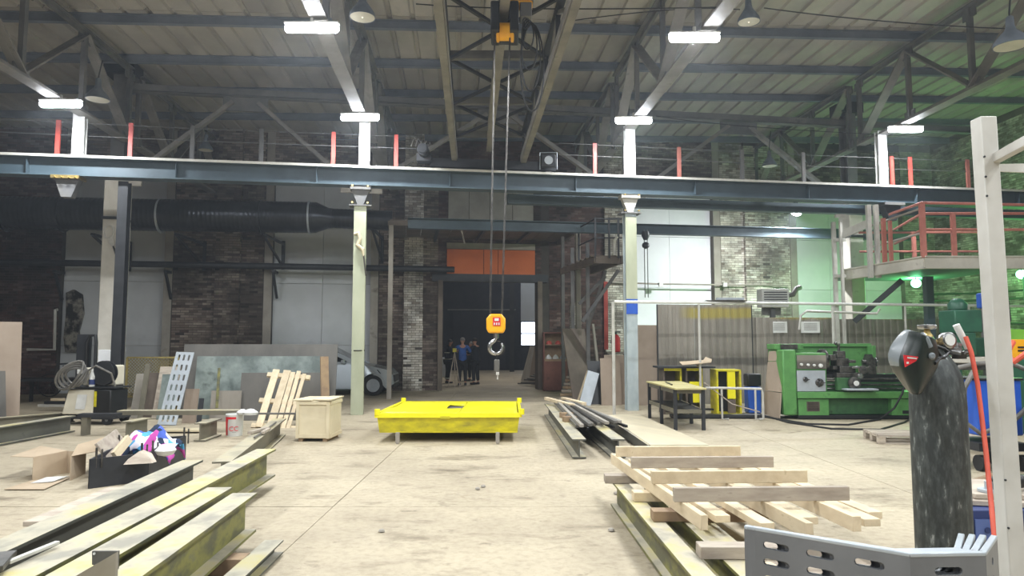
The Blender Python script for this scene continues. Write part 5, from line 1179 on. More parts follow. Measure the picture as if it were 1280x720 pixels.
q = G(5, 708, .44); plank('steel_angle', q + V(-.1, .15, .02), q + V(.02, -.12, .02), .1, .03, 'mach', 'dark steel piece at the lower left corner', 'bar')
# angle bracket standing on beam C
t = thing('steel_bracket', 'grey steel angle bracket standing on the foreground beams', 'bracket', G(125, 718, .42))
p = G(117, 715, .42); Yb = p.y - .15
a1, a2, a3 = D(115, 689, Yb), D(148, 689, Yb), D(146, 740, Yb - .05)
b = B(); b.ext([D(115, 689, Yb), D(148, 689, Yb), D(147, 712, Yb), D(115, 706, Yb)], (0, .012, 0)); obj('back_plate', b, X['mill'], t)
b = B(); b.ext([D(148, 689, Yb), D(147, 735, Yb - .02), D(60, 740, Yb - .35), D(92, 722, Yb - .3)], (0, -.012, 0)); obj('side_plate', b, X['plaster'], t)
b = B(); b.cyl(D(118, 692, Yb - .002), .006, .004, (0, -1, 0), 10); obj('bolt_hole', b, X['white'], t)
# black box with contents
q0_ = G(112, 610); t = thing('black_tray', 'black open steel tray holding wood scraps and a patterned cloth', 'box', G(170, 595), 0)
def cy(px, py, z=0): return G(px, py, z)
P = [G(111, 611), G(182, 600.5), G(229, 572), G(150, 580)]; ht = .32
P = [G(111, 611), G(184, 601), G(231, 574), G(160, 580)]
for i in range(4):
    u, v = P[i], P[(i + 1) % 4]; b = B(); b.bar(V(u.x, u.y, ht / 2 + .0), V(v.x, v.y, ht / 2), .02, ht); obj('side_plate', b, X['dark'], t)
b = B(); b.ext([V(p.x, p.y, .01) for p in P], (0, 0, .02)); obj('bottom_plate', b, X['dark'], t)
for (u, f) in ((0, .1), (0, .88), (1, .1), (1, .95), (3, .3), (2, .5)):
    p = P[u].lerp(P[(u + 1) % 4], f); b = B(); b.tube([V(p.x, p.y, ht - .1), V(p.x, p.y, ht + .12)], .012, 6); b.tube([V(p.x + .05, p.y + .02, ht - .1), V(p.x + .05, p.y + .02, ht + .1)], .01, 6); obj('rod', b, X['mach'], t, sharp=30)
b = B(); mid = (P[0] + P[1] + P[2] + P[3]) / 4
t = thing('patterned_cloth', 'crumpled blue, pink and white patterned cloth in the black tray', 'cloth', V(mid.x + .1, mid.y, .25))
nx, ny = 16, 12; vs = []; cc = V(D(190, 565, mid.y + .1).x, mid.y + .1, .0)
for j in range(ny + 1):
    for i in range(nx + 1):
        u, v = i / nx - .5, j / ny - .5; h = .5 - .75 * (u * u + v * v) + .05 * math.sin(13 * u + 5 * v) + .04 * math.sin(17 * v - 7 * u)
        vs.append((cc.x + u * .66, cc.y + v * .42, h))
b = B(); fs = [(j * (nx + 1) + i, j * (nx + 1) + i + 1, (j + 1) * (nx + 1) + i + 1, (j + 1) * (nx + 1) + i) for j in range(ny) for i in range(nx)]
b.add(vs, fs); o = obj('cloth', b, X['cloth'], t, sharp=80); md = o.modifiers.new('s', 'SOLIDIFY'); md.thickness = .012
b = B(); nq = V(D(168, 575, 8.0).x, 7.9, 0)
plank('board_scrap', D(128, 567, 8.3), D(152, 548, 9.0), .28, .03, 'wood2', 'grey board scrap leaning in the black tray', 'board', up=(1, 0, .6))
plank('board_scrap', D(143, 570, 8.2), D(161, 548, 8.5), .1, .05, 'wood', 'pale yellow board end sticking out of the black tray', 'board', up=(1, 0, .4))
q = D(172, 577, 7.95); b = B(); b.ext([D(154, 581, 7.9), D(190, 579, 7.9), D(184, 568, 8.0), D(174, 564, 8.05), D(160, 574, 8.0)], (0, .1, 0)); obj('scrap_piece', b, X['wood2'], None, 'mottled beige scrap piece at the front of the black tray', 'scrap')
q = D(200, 566, 7.75); b = B(); b.lathe([(.02, -.02), (.09, 0), (.12, .05), (.07, .11), (.01, .12)], D(207, 568, 8.3), n=9); obj('white_rag', b, X['white'], None, 'small white rag below the patterned cloth', 'rag')
# cardboard box open
t = thing('cardboard_box', 'open brown cardboard box lying on its side with flaps spread', 'box', G(60, 600))
def quad(pts, th=.006, m='card', nm='flap', par=None, lab=None):
    pts = [Vector(p) for p in pts]; n_ = (pts[1] - pts[0]).cross(pts[2] - pts[0]).normalized(); b = B(); b.ext(pts, n_ * th); return obj(nm, b, X[m], par, lab)
g = [G(40, 600), G(78, 592), G(88, 594), G(87, 601)]
A0, A1 = G(40, 601), G(83, 591)
zt1 = D(40, 572, A0.y).z
quad([A0, A1, V(A1.x, A1.y, zt1), V(A0.x, A0.y, zt1)], nm='side_panel', par=t)
quad([V(A0.x, A0.y, zt1), V(A1.x, A1.y, zt1), V(A1.x - .5, A1.y + .25, zt1 + .02), V(A0.x - .35, A0.y + .12, zt1 - .01)], nm='flap', par=t)
B0, B1 = G(87, 601), G(106, 592)
quad([B0, B1, V(B1.x, B1.y, zt1), V(B0.x, B0.y, zt1 + .02)], nm='side_panel', par=t)
quad([V(B0.x, B0.y, zt1 + .01), V(B1.x + .25, B1.y + .3, zt1 + .01), D(137, 545, B1.y + .5), D(97, 556, B0.y + .2)], nm='flap', par=t)
quad([A1, B1, V(B1.x, B1.y, zt1), V(A1.x, A1.y, zt1)], nm='side_panel', par=t)
quad([G(5, 612, .01), G(55, 612, .01), G(86, 598, .01), G(40, 601, .01)], nm='flap', par=t)
t = thing('paper_sheet', 'sheet of white paper lying on the cardboard flap', 'paper', G(60, 603)); 
quad([G(38, 604, .02), G(66, 602, .025), G(86, 595, .03), G(58, 596.5, .02)], .002, 'white', 'sheet', t)
# ================================================================ YELLOW PLATFORM
t = thing('yellow_container', 'bright yellow steel platform box with a dented lid on short legs', 'container', G(560, 550))
zt_ = .46; n0, n1 = G(470, 517, zt_), G(650.5, 516.5, zt_); f0, f1 = G(503, 502, zt_), G(650, 501, zt_)
f1 = V(n1.x + (f0.x - n0.x) * -.2, f0.y, zt_)
mid_t = (n0 + n1 + f0 + f1) / 4
def ins(p, k): return mid_t + (p - mid_t) * k
rim = [n0, n1, f1, f0]
for i in range(4):
    u, v = rim[i], rim[(i + 1) % 4]; b = B(); b.bar(u + V(0, 0, -.03), v + V(0, 0, -.03), .05, .07); obj('rim', b, X['yel'], t)
    lo = [ins(p, .985) + V(0, 0, -.06) for p in (u, v)]; l2 = [ins(p, .96) for p in (v, u)]; l2 = [V(p.x, p.y, .17) for p in l2]
    b = B(); nn_ = (lo[1] - lo[0]).cross(l2[0] - lo[0]).normalized(); b.ext([lo[0], lo[1], l2[0], l2[1]], nn_ * .012); obj('side_wall', b, X['yel_s'], t)
nx, ny = 14, 10; 
for part, (u0, u1) in enumerate(((0.02, .56), (.565, .98))):
    vs = []
    for j in range(ny + 1):
        for i in range(nx + 1):
            u = u0 + (u1 - u0) * i / nx; v = .02 + .96 * j / ny; p = n0.lerp(n1, u).lerp(f0.lerp(f1, u), v)
            edge = min(1, 6 * min(v, 1 - v)) * 1
            p.z = zt_ + .0 + edge * (.02 * math.sin(9 * u + 3 * v) * math.sin(7 * v) + (.035 if part else .0) * (1 - abs(2 * (u - u0) / (u1 - u0) - 1)))
            vs.append(p)
    fs = [(j * (nx + 1) + i, j * (nx + 1) + i + 1, (j + 1) * (nx + 1) + i + 1, (j + 1) * (nx + 1) + i) for j in range(ny) for i in range(nx) if not (part == 0 and i >= 11 and 4 <= j <= 6)]
    b = B(); b.add(vs, fs); o = obj('lid_sheet', b, X['yel'], t, sharp=25); md = o.modifiers.new('s', 'SOLIDIFY'); md.thickness = .01
b = B(); q = [n0.lerp(n1, u).lerp(f0.lerp(f1, u), v) for u, v in ((.42, .36), (.57, .36), (.57, .72), (.42, .72))]; b.ext([V(p.x, p.y, zt_ - .03) for p in q], (0, 0, -.01)); obj('inner_plate', b, X['mill'], t)
for px in (497, 622):
    for py in (555, 540):
        p = G(px, py); p = V(p.x, 11.15 if py > 550 else 13.2, 0); b = B(); b.box((p.x, p.y, .1), (.06, .07, .16)); b.cyl((p.x, p.y - .03, .03), .03, .05, (0, 1, 0), 10); obj('leg', b, X['plaster'], t)
b = B(); b.box(((n0.x + n1.x) / 2, (n0.y + f0.y) / 2, .16), ((n1.x - n0.x) * .96, (f0.y - n0.y) * .95, .02)); obj('bottom_plate', b, X['yel_s'], t)
for p in (n0, f0, n1, f1): b = B(); b.cyl(p + V(0.02, 0, -.02), .045, .09, n=12); obj('corner_lug', b, X['yel'], t)
b = B(); b.box((n0 + n1) / 2 + V(-.05, -.03, -.06), (.16, .03, .04)); obj('handle', b, X['yel_s'], t)
# ================================================================ RIGHT SIDE, MIDDLE
def yrot(p, q): return math.atan2(q[1] - p[1], q[0] - p[0])
# cabinet by the gateway
q0, q1 = G(680, 489), G(709, 489); t = thing('open_cabinet', 'old reddish-brown cabinet with open shelves right of the gateway', 'cabinet', (q0 + q1) / 2 + V(0, .3, 0), math.atan(.05))
M_ = MW(t); w_ = (q1 - q0).length; h_ = D(690, 416, q0.y).z; d_ = .45
redw = mat('reddish_brown_wood', '#6e4236', '#7f5142', '#5c362c', sc=2, rough=.6)
for (c, dd, nm) in (((-w_ / 2, 0, h_ / 2), (.04, d_, h_), 'side_panel'), ((w_ / 2, 0, h_ / 2), (.04, d_, h_), 'side_panel'), ((0, d_ / 2, h_ / 2), (w_, .02, h_), 'back_panel'), ((0, 0, h_), (w_ + .04, d_, .04), 'top_panel'), ((0, 0, h_ - .4), (w_, d_, .03), 'shelf'), ((0, 0, h_ * .54), (w_, d_, .03), 'shelf'), ((0, -d_ / 2 + .01, h_ * .26), (w_ - .04, .025, h_ * .5), 'door'), ((0, -d_ / 2 + .02, h_ * .52), (w_ - .04, .02, .1), 'rail')):
    b = B(M_); b.box(c, dd); obj(nm, b, redw if nm in ('door', 'side_panel', 'top_panel') else X['wood3'], t, bev=.004)
for i, x in enumerate((-.22, .02, .26)):
    b = B(M_); b.lathe([(.11, 0), (.1, .05), (.05, .12), (.01, .15)], (x, -.05, h_ * .54 + .016), n=14)
    obj('white_helmet', b, X['white'] if i < 2 else X['grey_lt'], None, ('white hard hat on the cabinet shelf, left', 'white hard hat on the cabinet shelf, middle', 'greyish hard hat on the cabinet shelf, right')[i], 'helmet', 'hard hats in the cabinet')
for i, x in enumerate((-.2, .1)):
    b = B(M_); b.lathe([(.1, 0), (.1, .04), (.07, .1), (.01, .13)], (x, -.05, h_ - .4 + .016), n=12)
    obj('red_helmet', b, X['redp'], None, ('red hard hat on the upper cabinet shelf, left', 'red hard hat on the upper cabinet shelf, right')[i], 'helmet', 'hard hats in the cabinet')
# brick stub column and leaning dark sheets
p0, p1 = G(716, 492), G(730, 492); b = B(); x0, x1 = p0.x, p1.x; y0 = p0.y + .6
b.hexa([(x0, y0, 0), (x1, y0, 0), (x1, y0 + .4, 0), (x0, y0 + .4, 0), (x0, y0, 2.9), (x1, y0, 2.9), (x1, y0 + .4, 2.9), (x0, y0 + .4, 2.9)])
t = thing('brick_pier', 'narrow pale brick pier between the cabinet and the leaning dark sheets', 'pillar', ((x0 + x1) / 2, y0, 0))
obj('core', b, X['mortar_lt'], t); b = B(); bricks(b, V(x0, y0, 0), V(1, 0, 0), V(0, -1, 0), x1 - x0, 0, 2.88, seed=9); bricks(b, V(x0, y0 + .4, 0), V(0, -1, 0), V(-1, 0, 0), .4, 0, 2.88, seed=10); obj('brickwork', b, X['brick_lt'], t, kind='stuff', flat=True)
leaning('dark_sheet', pc_(717, 19.0), pc_(745, 19.4), 2.05, .5, .03, 'rust', 'tall rusty dark sheet leaning near the stair landing', 'sheet')
b = B(); p, q = G(752, 500), D(741, 405, 20.0); b.bar(p + V(0, 0, .03), q, .07, .05); obj('leaning_bar', b, X['plaster'], None, 'pale bar leaning on the rusty dark sheet', 'bar')
plank('white_board', G(731, 506, .02) + V(0, 0, 0), D(742, 465, 18.0), .3, .03, 'grey_lt', 'white board leaning beside the pile of wood', 'board', up=(0, 1, 0))
leaning('black_sheet', pc_(736, 18.2), pc_(758, 18.2), 1.15, .3, .03, 'black', 'black sheet leaning behind the white board', 'sheet')
for i in range(7):
    a = G(706 + 1.5 * i, 502 - i, 0); o = .04 + .085 * i
    plank('timber_scrap', a + V(-.12, .5, o), a + V(.75 - .03 * i, .35, o + .02), .12, .07, 'wood3' if i % 2 else 'wood2', 'brown timber offcut in the heap before the rusty sheet, ' + ('lowest', 'second up', 'third up', 'fourth up', 'fifth up', 'sixth up', 'topmost')[i], 'timber', group='timber heap')
plank('leaning_stick', G(722, 503, .02), D(735, 462, 18.6), .05, .04, 'wood', 'thin pale stick leaning on the timber heap', 'stick', up=(0, 1, 0))
# brown boards left of and right of column 3
leaning('brown_board', pc_(752, 17.9), pc_(777, 17.95), 1.2, .12, .04, 'brown', 'brown board leaning left of the grey-blue column', 'board')
leaning('brown_board', pc_(757, 18.15), pc_(782, 18.2), 1.28, .12, .03, 'redrail' if False else 'brown', 'brown board just behind the one left of the grey-blue column', 'board')
for i, (px0, px1) in enumerate(((794, 824),)):
    leaning('brown_board', pc_(px0, 17.9), pc_(px1 + 3, 18.0), 2.05, .1, .04, 'brown', 'tall brown board standing right of the grey-blue column', 'board')
# corrugated screens
def screen(px0, px1, Y0, Y1, ztop, m, lab, z0=.02, pitch=.2):
    a, c = V(D(px0, 500, Y0).x, Y0, 0), V(D(px1, 500, Y1).x, Y1, 0); d = (c - a).normalized(); nn_ = V(d.y, -d.x, 0); L = (c - a).length
    t = thing('corrugated_screen', lab, 'screen', (a + c) / 2, 0, 'corrugated screens'); n = max(1, round(L / pitch)); w_ = L / n
    per = 5; k = 0
    while k < n:
        kk = min(per, n - k); b = B(); prof = []
        for i in range(kk):
            s = (k + i) * w_; prof += [(s + .003 * (i == 0), 0), (s + w_ * .35, 0), (s + w_ * .45, .035), (s + w_ * .85, .035), (s + w_ * .95, 0)]
        prof.append(((k + kk) * w_ - .003, 0)); vs = []
        for z in (z0, ztop):
            for (s, o) in prof: vs.append(a + d * s + nn_ * o + V(0, 0, z))
        m_ = len(prof); b.add(vs, [(i, i + 1, m_ + i + 1, m_ + i) for i in range(m_ - 1)])
        o = obj('ribbed_sheet', b, X[m], t, flat=True); md = o.modifiers.new('s', 'SOLIDIFY'); md.thickness = .006
        k += per
    b = B()
    b.bar(a - nn_ * .03 + V(0, 0, ztop - .05), c - nn_ * .03 + V(0, 0, ztop - .05), .03, .05); obj('top_rail', b, X['dark'], t)
    for p in (a, c): b = B(); b.box((p.x, p.y + .03, ztop / 2), (.05, .05, ztop)); obj('side_post', b, X['dark'], t)
    return t, a, c, d, nn_
yelband = None
t, a, c, d, nn_ = screen(824, 942, 17.9, 18.3, D(880, 381, 18.1).z, 'corr', 'large weathered corrugated screen with faded yellow band, behind the tables')
t, a, c, d, nn_ = screen(943, 1048, 18.4, 18.6, D(990, 397, 18.5).z, 'corr', 'second corrugated screen behind the lathe')
for px, w_, lab in ((974, .42, 'left'), (1013, .5, 'right')):
    q = D(px, 409, 18.42); b = B(); b.box((q.x, 18.42, q.z), (w_, .012, .3)); 
    t2 = thing('paper_notice', f'white paper notice on the corrugated screen above the lathe, {lab} one', 'notice', (q.x, 18.42, q.z - .15)); obj('sheet', b, X['white'], t2)
    b = B(); 
    for k in range(6): b.box((q.x, 18.412, q.z + .1 - .035 * k), (w_ * .7, .004, .008))
    obj('printed_lines', b, X['mortar'], t2, kind='stuff')
screen(1052, 1200, 18.6, 18.9, D(1100, 399, 18.7).z, 'corr', 'third corrugated screen in green light, right of the lathe')
yb = mat('faded_yellow_paint', '#a89a3c', '#8f8748', '#7d776c', sc=2.5, rough=.6)
q0, q1 = D(858, 390, 17.97), D(938, 390, 18.2)
t = [o for o in C.objects if o.get('label', '').startswith('large weathered')][0]
z1_ = D(880, 381, 18.0).z
# pipe frame
t = thing('pipe_rack', 'long pale pipe on thin posts across the right work area', 'rack', G(767, 520))
z_ = 2.48; P = [D(768, 377, 15.1), D(945, 379, 15.6), D(1135, 383, 16.3), D(1290, 387, 16.9)]
b = B(); b.tube([V(p.x, p.y, z_ - .0 + 0 * i) for i, p in enumerate(P)], .032, 8); obj('top_pipe', b, X['white'], t)
for (px, Y, wd) in ((767, 15.1, .07), (875, 15.4, .055), (1043, 16.0, .06), (1134, 16.3, .05), (1214, 16.6, .06)):
    p = D(px, 450, Y); b = B(); b.tube([V(p.x, Y, 0), V(p.x, Y, z_)], wd / 2, 8); obj('post', b, X['offw'], t)
b = B(); q = D(1000, 391, 16.2); b.tube([D(999, 412, 16.3), D(1001, 395, 16.3), D(1008, 389, 16.3), D(1096, 392, 16.2), D(1100, 386, 16.2)], .028, 8); obj('bent_pipe', b, X['offw'], t)
t = thing('tray_on_pipe', 'thin grey tray lying on the pale pipe', 'tray', D(905, 374, 15.5) )
b = B(); q = D(907, 375, 15.5); b.box((q.x, 15.5, z_ + .045), (.9, .2, .02)); obj('tray_plate', b, X['mach'], t)
b = B(); b.box((q.x + .1, 15.5, z_ + .09), (.6, .12, .05)); obj('tray_bar', b, X['grey_lt'], t)
# AC unit
q = D(966, 373, 19.0); b = B(); b.box((q.x, 19.05, (q.z - .25) / 2), (.12, .12, q.z - .3)); obj('unit_stand', b, X['truss'], None, 'slim post carrying the white louvred air unit', 'post'); t = thing('air_fan_unit', 'white louvred air unit with hose above the second screen', 'unit', (q.x, 19, q.z - .25))
M_ = MW(t); b = B(M_); b.box((0, 0, .25), (.75, .4, .5)); obj('casing', b, X['white'], t, bev=.02)
for k in range(6): b = B(M_); b.box((0, -.21, .08 + .065 * k), (.62, .02, .025)); obj('louvre', b, X['dark'], t)
b = B(M_); b.tube([(.3, -.1, .3), (.5, -.15, .35), (.6, -.1, .5), (.75, 0, .55)], .07, 10); b.box((0, .15, -.1), (.5, .1, .2)); obj('hose', b, X['hoseg'], t)
# tables
t = thing('work_table', 'steel work table with a yellowish worn top and lower shelf', 'table', V(3.25, 13.9, 0))
P = [G(842, 537), G(879, 537), V(3.62, 15.05, 0), V(2.9, 15.0, 0)]; P[0].y = P[1].y = 12.82
ht = .77; tm = mat('worn_yellow_top', '#aba272', '#bfb47e', '#8d8668', sc=2, rough=.55)
def inset(P, k): m_ = sum(P, V(0, 0, 0)) / len(P); return [m_ + (p - m_) * k for p in P]
b = B(); b.ext([p + V(0, 0, ht - .03) for p in inset(P, 1.06)], (0, 0, .03)); obj('table_top', b, tm, t, bev=.004)
Q = inset(P, .94); Q += [(Q[0] + Q[3]) / 2, (Q[1] + Q[2]) / 2]
for p in Q: b = B(); b.box((p.x, p.y, (ht - .03) / 2), (.06, .06, ht - .03)); obj('leg', b, X['dark'], t)
for i in range(4): b = B(); b.bar(Q[i] + V(0, 0, ht - .07), Q[(i + 1) % 4] + V(0, 0, ht - .07), .03, .07); obj('apron', b, X['beamd'], t); b = B(); b.bar(Q[i] + V(0, 0, .34), Q[(i + 1) % 4] + V(0, 0, .34), .03, .07); obj('shelf_rail', b, X['beamd'], t)
b = B(); b.ext([p + V(0, 0, .35) for p in inset(P, .92)], (0, 0, .015)); obj('lower_shelf', b, X['dark'], t)
q = D(828, 475, 14.2); t = thing('wrench', 'thin steel tool lying on the work table', 'tool', V(3.15, 14.1, ht)); b = B(); b.bar((3.1, 13.6, ht + .012), (3.2, 14.6, ht + .012), .03, .02); obj('handle', b, X['mach'], t)
t = thing('welding_bench', 'dark flat-topped bench with yellow-edged pedestals behind the work table', 'bench', G(858, 520) + V(0, .3, 0))
x0, x1 = D(822, 459, 15.7).x, D(892, 459, 15.7).x; zt_ = D(850, 459, 15.7).z
b = B(); b.box(((x0 + x1) / 2, 15.9, zt_), (x1 - x0, .7, .04)); obj('bench_top', b, X['dark'], t)
def pedestal(xa, xb, ya, yb, h, t):
    b = B(); b.box(((xa + xb) / 2, yb, h / 2), (xb - xa, .03, h)); obj('back_plate', b, X['rust'], t)
    b = B(); b.box((xa, (ya + yb) / 2, h / 2), (.04, yb - ya, h)); obj('side_plate', b, X['rust'], t)
    b = B(); b.box((xb, (ya + yb) / 2, h / 2), (.04, yb - ya, h)); obj('side_plate', b, X['yel_s'], t)
    b = B(); b.box(((xa + xb) / 2, ya, h - .03), (xb - xa, .04, .06)); obj('top_edge', b, X['yel'], t)
xa, xb = D(829, 480, 15.8).x, D(850, 480, 15.8).x; pedestal(xa, xb, 15.7, 16.2, zt_ - .02, t)
xa, xb = D(857, 480, 15.8).x, D(876, 480, 15.8).x; pedestal(xa, xb, 15.7, 16.2, zt_ - .02, t)
b = B(); q = D(869, 496, 15.6); b.box((q.x, 15.6, .5), (.24, .04, .46)); obj('yellow_door', b, X['yel'], t)
b = B(); b.bar((x0 + .1, 15.8, .12), (x1 + .02, 15.8, .1), .1, .04); obj('base_rail', b, X['dark'], t)
t = thing('cardboard_wing', 'folded cardboard sheet propped like wings on the dark bench', 'cardboard', D(873, 455, 15.8))
quad([D(849, 452, 15.6), D(879, 450, 15.6), D(879, 454, 15.3), D(853, 456, 15.3)], .008, 'card', 'left_wing', t)
quad([D(879, 450, 15.6), D(882, 446, 15.8), D(890, 449, 15.8), D(889, 453, 15.3), D(879, 454, 15.3)], .008, 'card', 'right_wing', t)
b = B(); q = D(873, 455, 15.5); b.box((q.x, 15.55, (q.z + zt_) / 2), (.05, .05, max(q.z - zt_ - .02, .03))); obj('prop', b, X['wood2'], t)
# yellow stand
t = thing('yellow_stand', 'upright yellow and dark steel stand before the large corrugated screen', 'stand', G(912, 518))
xa, xb = D(896, 490, 15.5).x, D(927, 490, 15.5).x; hh = D(910, 462, 15.5).z
b = B(); b.box(((xa + xb) / 2, 15.75, hh - .02), (xb - xa, .5, .04)); obj('top_plate', b, X['yel_s'], t, bev=.004)
b = B(); b.box(((xa + xb) / 2, 15.75, .02), (xb - xa, .5, .04)); obj('base_plate', b, X['yel_s'], t, bev=.004)
b = B(); b.box((xa + .02, 15.75, hh / 2), (.04, .5, hh - .08)); obj('side_plate', b, X['yel_s'], t)
b = B(); b.box((xb - .02, 15.75, hh / 2), (.04, .5, hh - .08)); obj('side_plate', b, X['yel_s'], t)
b = B(); b.box(((xa + xb) / 2, 15.98, hh / 2), (xb - xa - .08, .03, hh - .08)); obj('back_plate', b, X['dark'], t)
b = B(); q = D(915, 490, 15.5); b.box((q.x, 15.55, hh * .66), (.17, .06, hh * .6)); obj('yellow_front_plate', b, X['yel'], t)
b = B(); b.box((q.x, 15.55, hh * .19), (.17, .05, hh * .3)); obj('lower_front_plate', b, X['rust'], t)
# hand rail trolley
t = thing('pipe_trolley', 'low pale pipe rail on legs before the yellow stand', 'rail', G(925, 524))
zr_ = D(900, 485, 14.6).z; xs_ = [D(882, 484, 14.6).x, D(902, 484, 14.6).x, D(944, 486, 14.6).x, D(952, 486, 14.6).x]
b = B(); b.tube([(xs_[0], 14.6, zr_), (xs_[1], 14.6, zr_), (xs_[3], 14.6, zr_ - .02), (xs_[3] + .02, 14.6, zr_ - .1), (xs_[3] + .02, 14.6, .02)], .025, 8); obj('rail_pipe', b, X['offw'], t)
for x in (xs_[1], xs_[2]): b = B(); b.tube([(x, 14.6, zr_), (x, 14.6, .02), (x + .12, 14.55, .02)], .022, 8); obj('leg', b, X['offw'], t)
b = B(); b.box(((xs_[0] + xs_[3]) / 2 - .3, 14.9, .05), (1.9, .25, .06)); obj('foot_plate', b, X['dark'], t)
b = B(); b.tube([D(880, 478, 14.7), D(915, 505, 14.5), D(950, 515, 14.4)], .012, 6); obj('cord', b, X['wood2'], t)
# blue canister
q = G(954, 519); t = thing('blue_canister', 'blue canister with black top between the pipe rail and the brown boards', 'canister', q + V(-.05, .5, 0))
b = B(MW(t)); b.box((0, 0, .3), (.3, .3, .6)); obj('canister_body', b, X['blue'], t, bev=.03)
b = B(MW(t)); b.box((0, 0, .75), (.32, .3, .28)); obj('black_case', b, X['black'], t, bev=.03)
# brown planks leaning by lathe
t = thing('folded_board', 'brown board in three hinged sections leaning on the lathe end', 'board', G(963, 520))
bl, br, tl, tr = G(953, 517.5, .01), G(974, 524, .01), D(961, 439, 15.1), D(980, 438, 14.9)
for i in range(3):
    fz = (0, .38, .84, 1.0); a0, a1 = fz[i] + .004, fz[i + 1] - .004
    p = [bl.lerp(tl, a0), br.lerp(tr, a0), br.lerp(tr, a1), bl.lerp(tl, a1)]; nq = (p[1] - p[0]).cross(p[3] - p[0]).normalized(); b = B(); b.ext(p, nq * -.02); obj('board_section', b, X['brown'], t, bev=.003)
# ramp slab
t = thing('steel_ramp', 'flat pale steel ramp plate on the floor right of the dark bars', 'ramp', G(820, 545))
zt_ = .16; p = [G(772, 537, zt_), G(813, 556, zt_), G(886, 555.5, .02), G(855, 532, .02), G(795, 515, .02), G(757, 515, zt_)]
p = [G(757, 519, zt_), G(813, 556, zt_), G(886, 556, .03), G(797, 517, .03)]
b = B(); b.add(p + [V(q.x, q.y, 0) for q in p], [(0, 1, 2, 3), (7, 6, 5, 4), (0, 4, 5, 1), (1, 5, 6, 2), (2, 6, 7, 3), (3, 7, 4, 0)]); 
obj('ramp_plate', b, [mat('dusty_plate', '#b8ad94', '#c9bea2', '#cdbf7a', sc=1.5, rough=.6)], t, bev=.004)
b = B(); b.bar(V(p[0].x - .02, p[0].y, .08), V(p[1].x - .02, p[1].y, .08), .03, .15); obj('side_channel', b, X['beamg'], t)
# I beams mid right
t, a, c, d = hbeam('floor_beam', 'dusty steel beam lying left of the bundle of dark bars', (686, 504), (724, 549), .27, .26, .19, 'beamg')
RB1 = (a, c)
t, a, c, d = hbeam('floor_beam', 'dusty steel beam under the near end of the dark bars', (715, 508), (773, 549), .27, .26, .19, 'beamg')
# bundle of bars on blocks
blk = []
for i, (px, py) in enumerate(((708, 522), (712, 527))):
    q = G(px, py, .27); b = B(); b.box(q + V(0, 0, .045), (.22, .16, .09), R(10)); obj('wood_block', b, X['wood3'], None, ('small brown wood block on the steel beam, farther one', 'small brown wood block on the steel beam, nearer one')[i], 'block', bev=.005)
z0_ = .33
bars0 = D(720, 527, 11.6)
for i in range(11):
    s = i / 10; far = G(694 + 20 * s, 503 - 2 * (i % 2), .33 + .03 * (i % 2)); near = G(722 + 53 * s, 533 - 6 * s, .31 + .04 * (i % 2)); 
    plank('steel_bar', far, near, .06, .045, ('mill', 'plaster', 'mach')[i % 3], 'long dark steel bar in the bundle on the beams, ' + ('leftmost', 'second from the left', 'third from the left', 'fourth from the left', 'fifth from the left', 'middle one', 'sixth from the right', 'fifth from the right', 'fourth from the right', 'third from the right', 'rightmost')[i], 'bar', group='bundle of steel bars')
for i in range(4):
    plank('steel_bar', G(722 + 16 * i, 531 - i, .245), G(735 + 16 * i, 536 - i, .245), .05, .04, 'black', 'short black bar under the near end of the bundle, ' + ('leftmost', 'second', 'third', 'rightmost')[i], 'bar', group='short black bars')
for i in range(5):
    q = G(690 + 7 * i, 503 + 2 * (i % 3), .32); plank('timber_piece', q + V(-.1, .3, .06), q + V(.15, -.55, .05), .1, .06, 'wood', 'pale timber piece at the far end of the bars, ' + ('leftmost', 'second', 'middle', 'fourth', 'rightmost')[i], 'timber', group='pale timber pieces')
# ================================================================ LATHE
t = thing('lathe', 'large green metalworking lathe with grey control panel', 'machine', G(1062, 522) + V(0, .4, 0), math.atan(.0))
LY = 14.7
def lx_(px): return D(px, 480, LY).x
def lz_(py): return D(1060, py, LY).z
def lbox(nm, px0, px1, py0, py1, dy, m, y0=0, bev=.01, lab=None):
    xa, xb = lx_(px0), lx_(px1); za, zb = lz_(py1), lz_(py0); b = B(); b.box(((xa + xb) / 2, LY + y0 + dy / 2, (za + zb) / 2), (xb - xa, dy, zb - za)); return obj(nm, b, X[m], t, lab, bev=bev)
g0 = 523.5
lbox('end_cover', 978, 995, 437, 519, .85, 'grn', -.05, .03)
lbox('headstock', 995, 1034, 441, 490, .75, 'grn', .0, .02)
lbox('headstock_top', 976, 1012, 430, 437, .5, 'grn', .25)
b = B(); b.box((lx_(993), LY + .22, lz_(433.5)), (.36, .03, .1)); obj('name_plate', b, X['mach'], t)
lbox('speed_panel', 996.5, 1033, 444, 461, .02, 'corr', -.03, .003, 'grey speed control panel')
lbox('control_panel', 995.5, 1031, 463, 489, .03, 'grey_lt', -.045, .003, 'light grey control panel')
for px, py, r_ in ((1001, 455.5, .03), (1009.5, 456, .028), (1017, 456.5, .028), (1025, 457, .042)):
    b = B(); b.lathe([(r_ * .5, 0), (r_, .015), (r_, .05), (r_ * .6, .06)], (lx_(px), LY - .03, lz_(py)), (0, -1, 0), 14); obj('knob', b, X['white'], t, 'white knob')
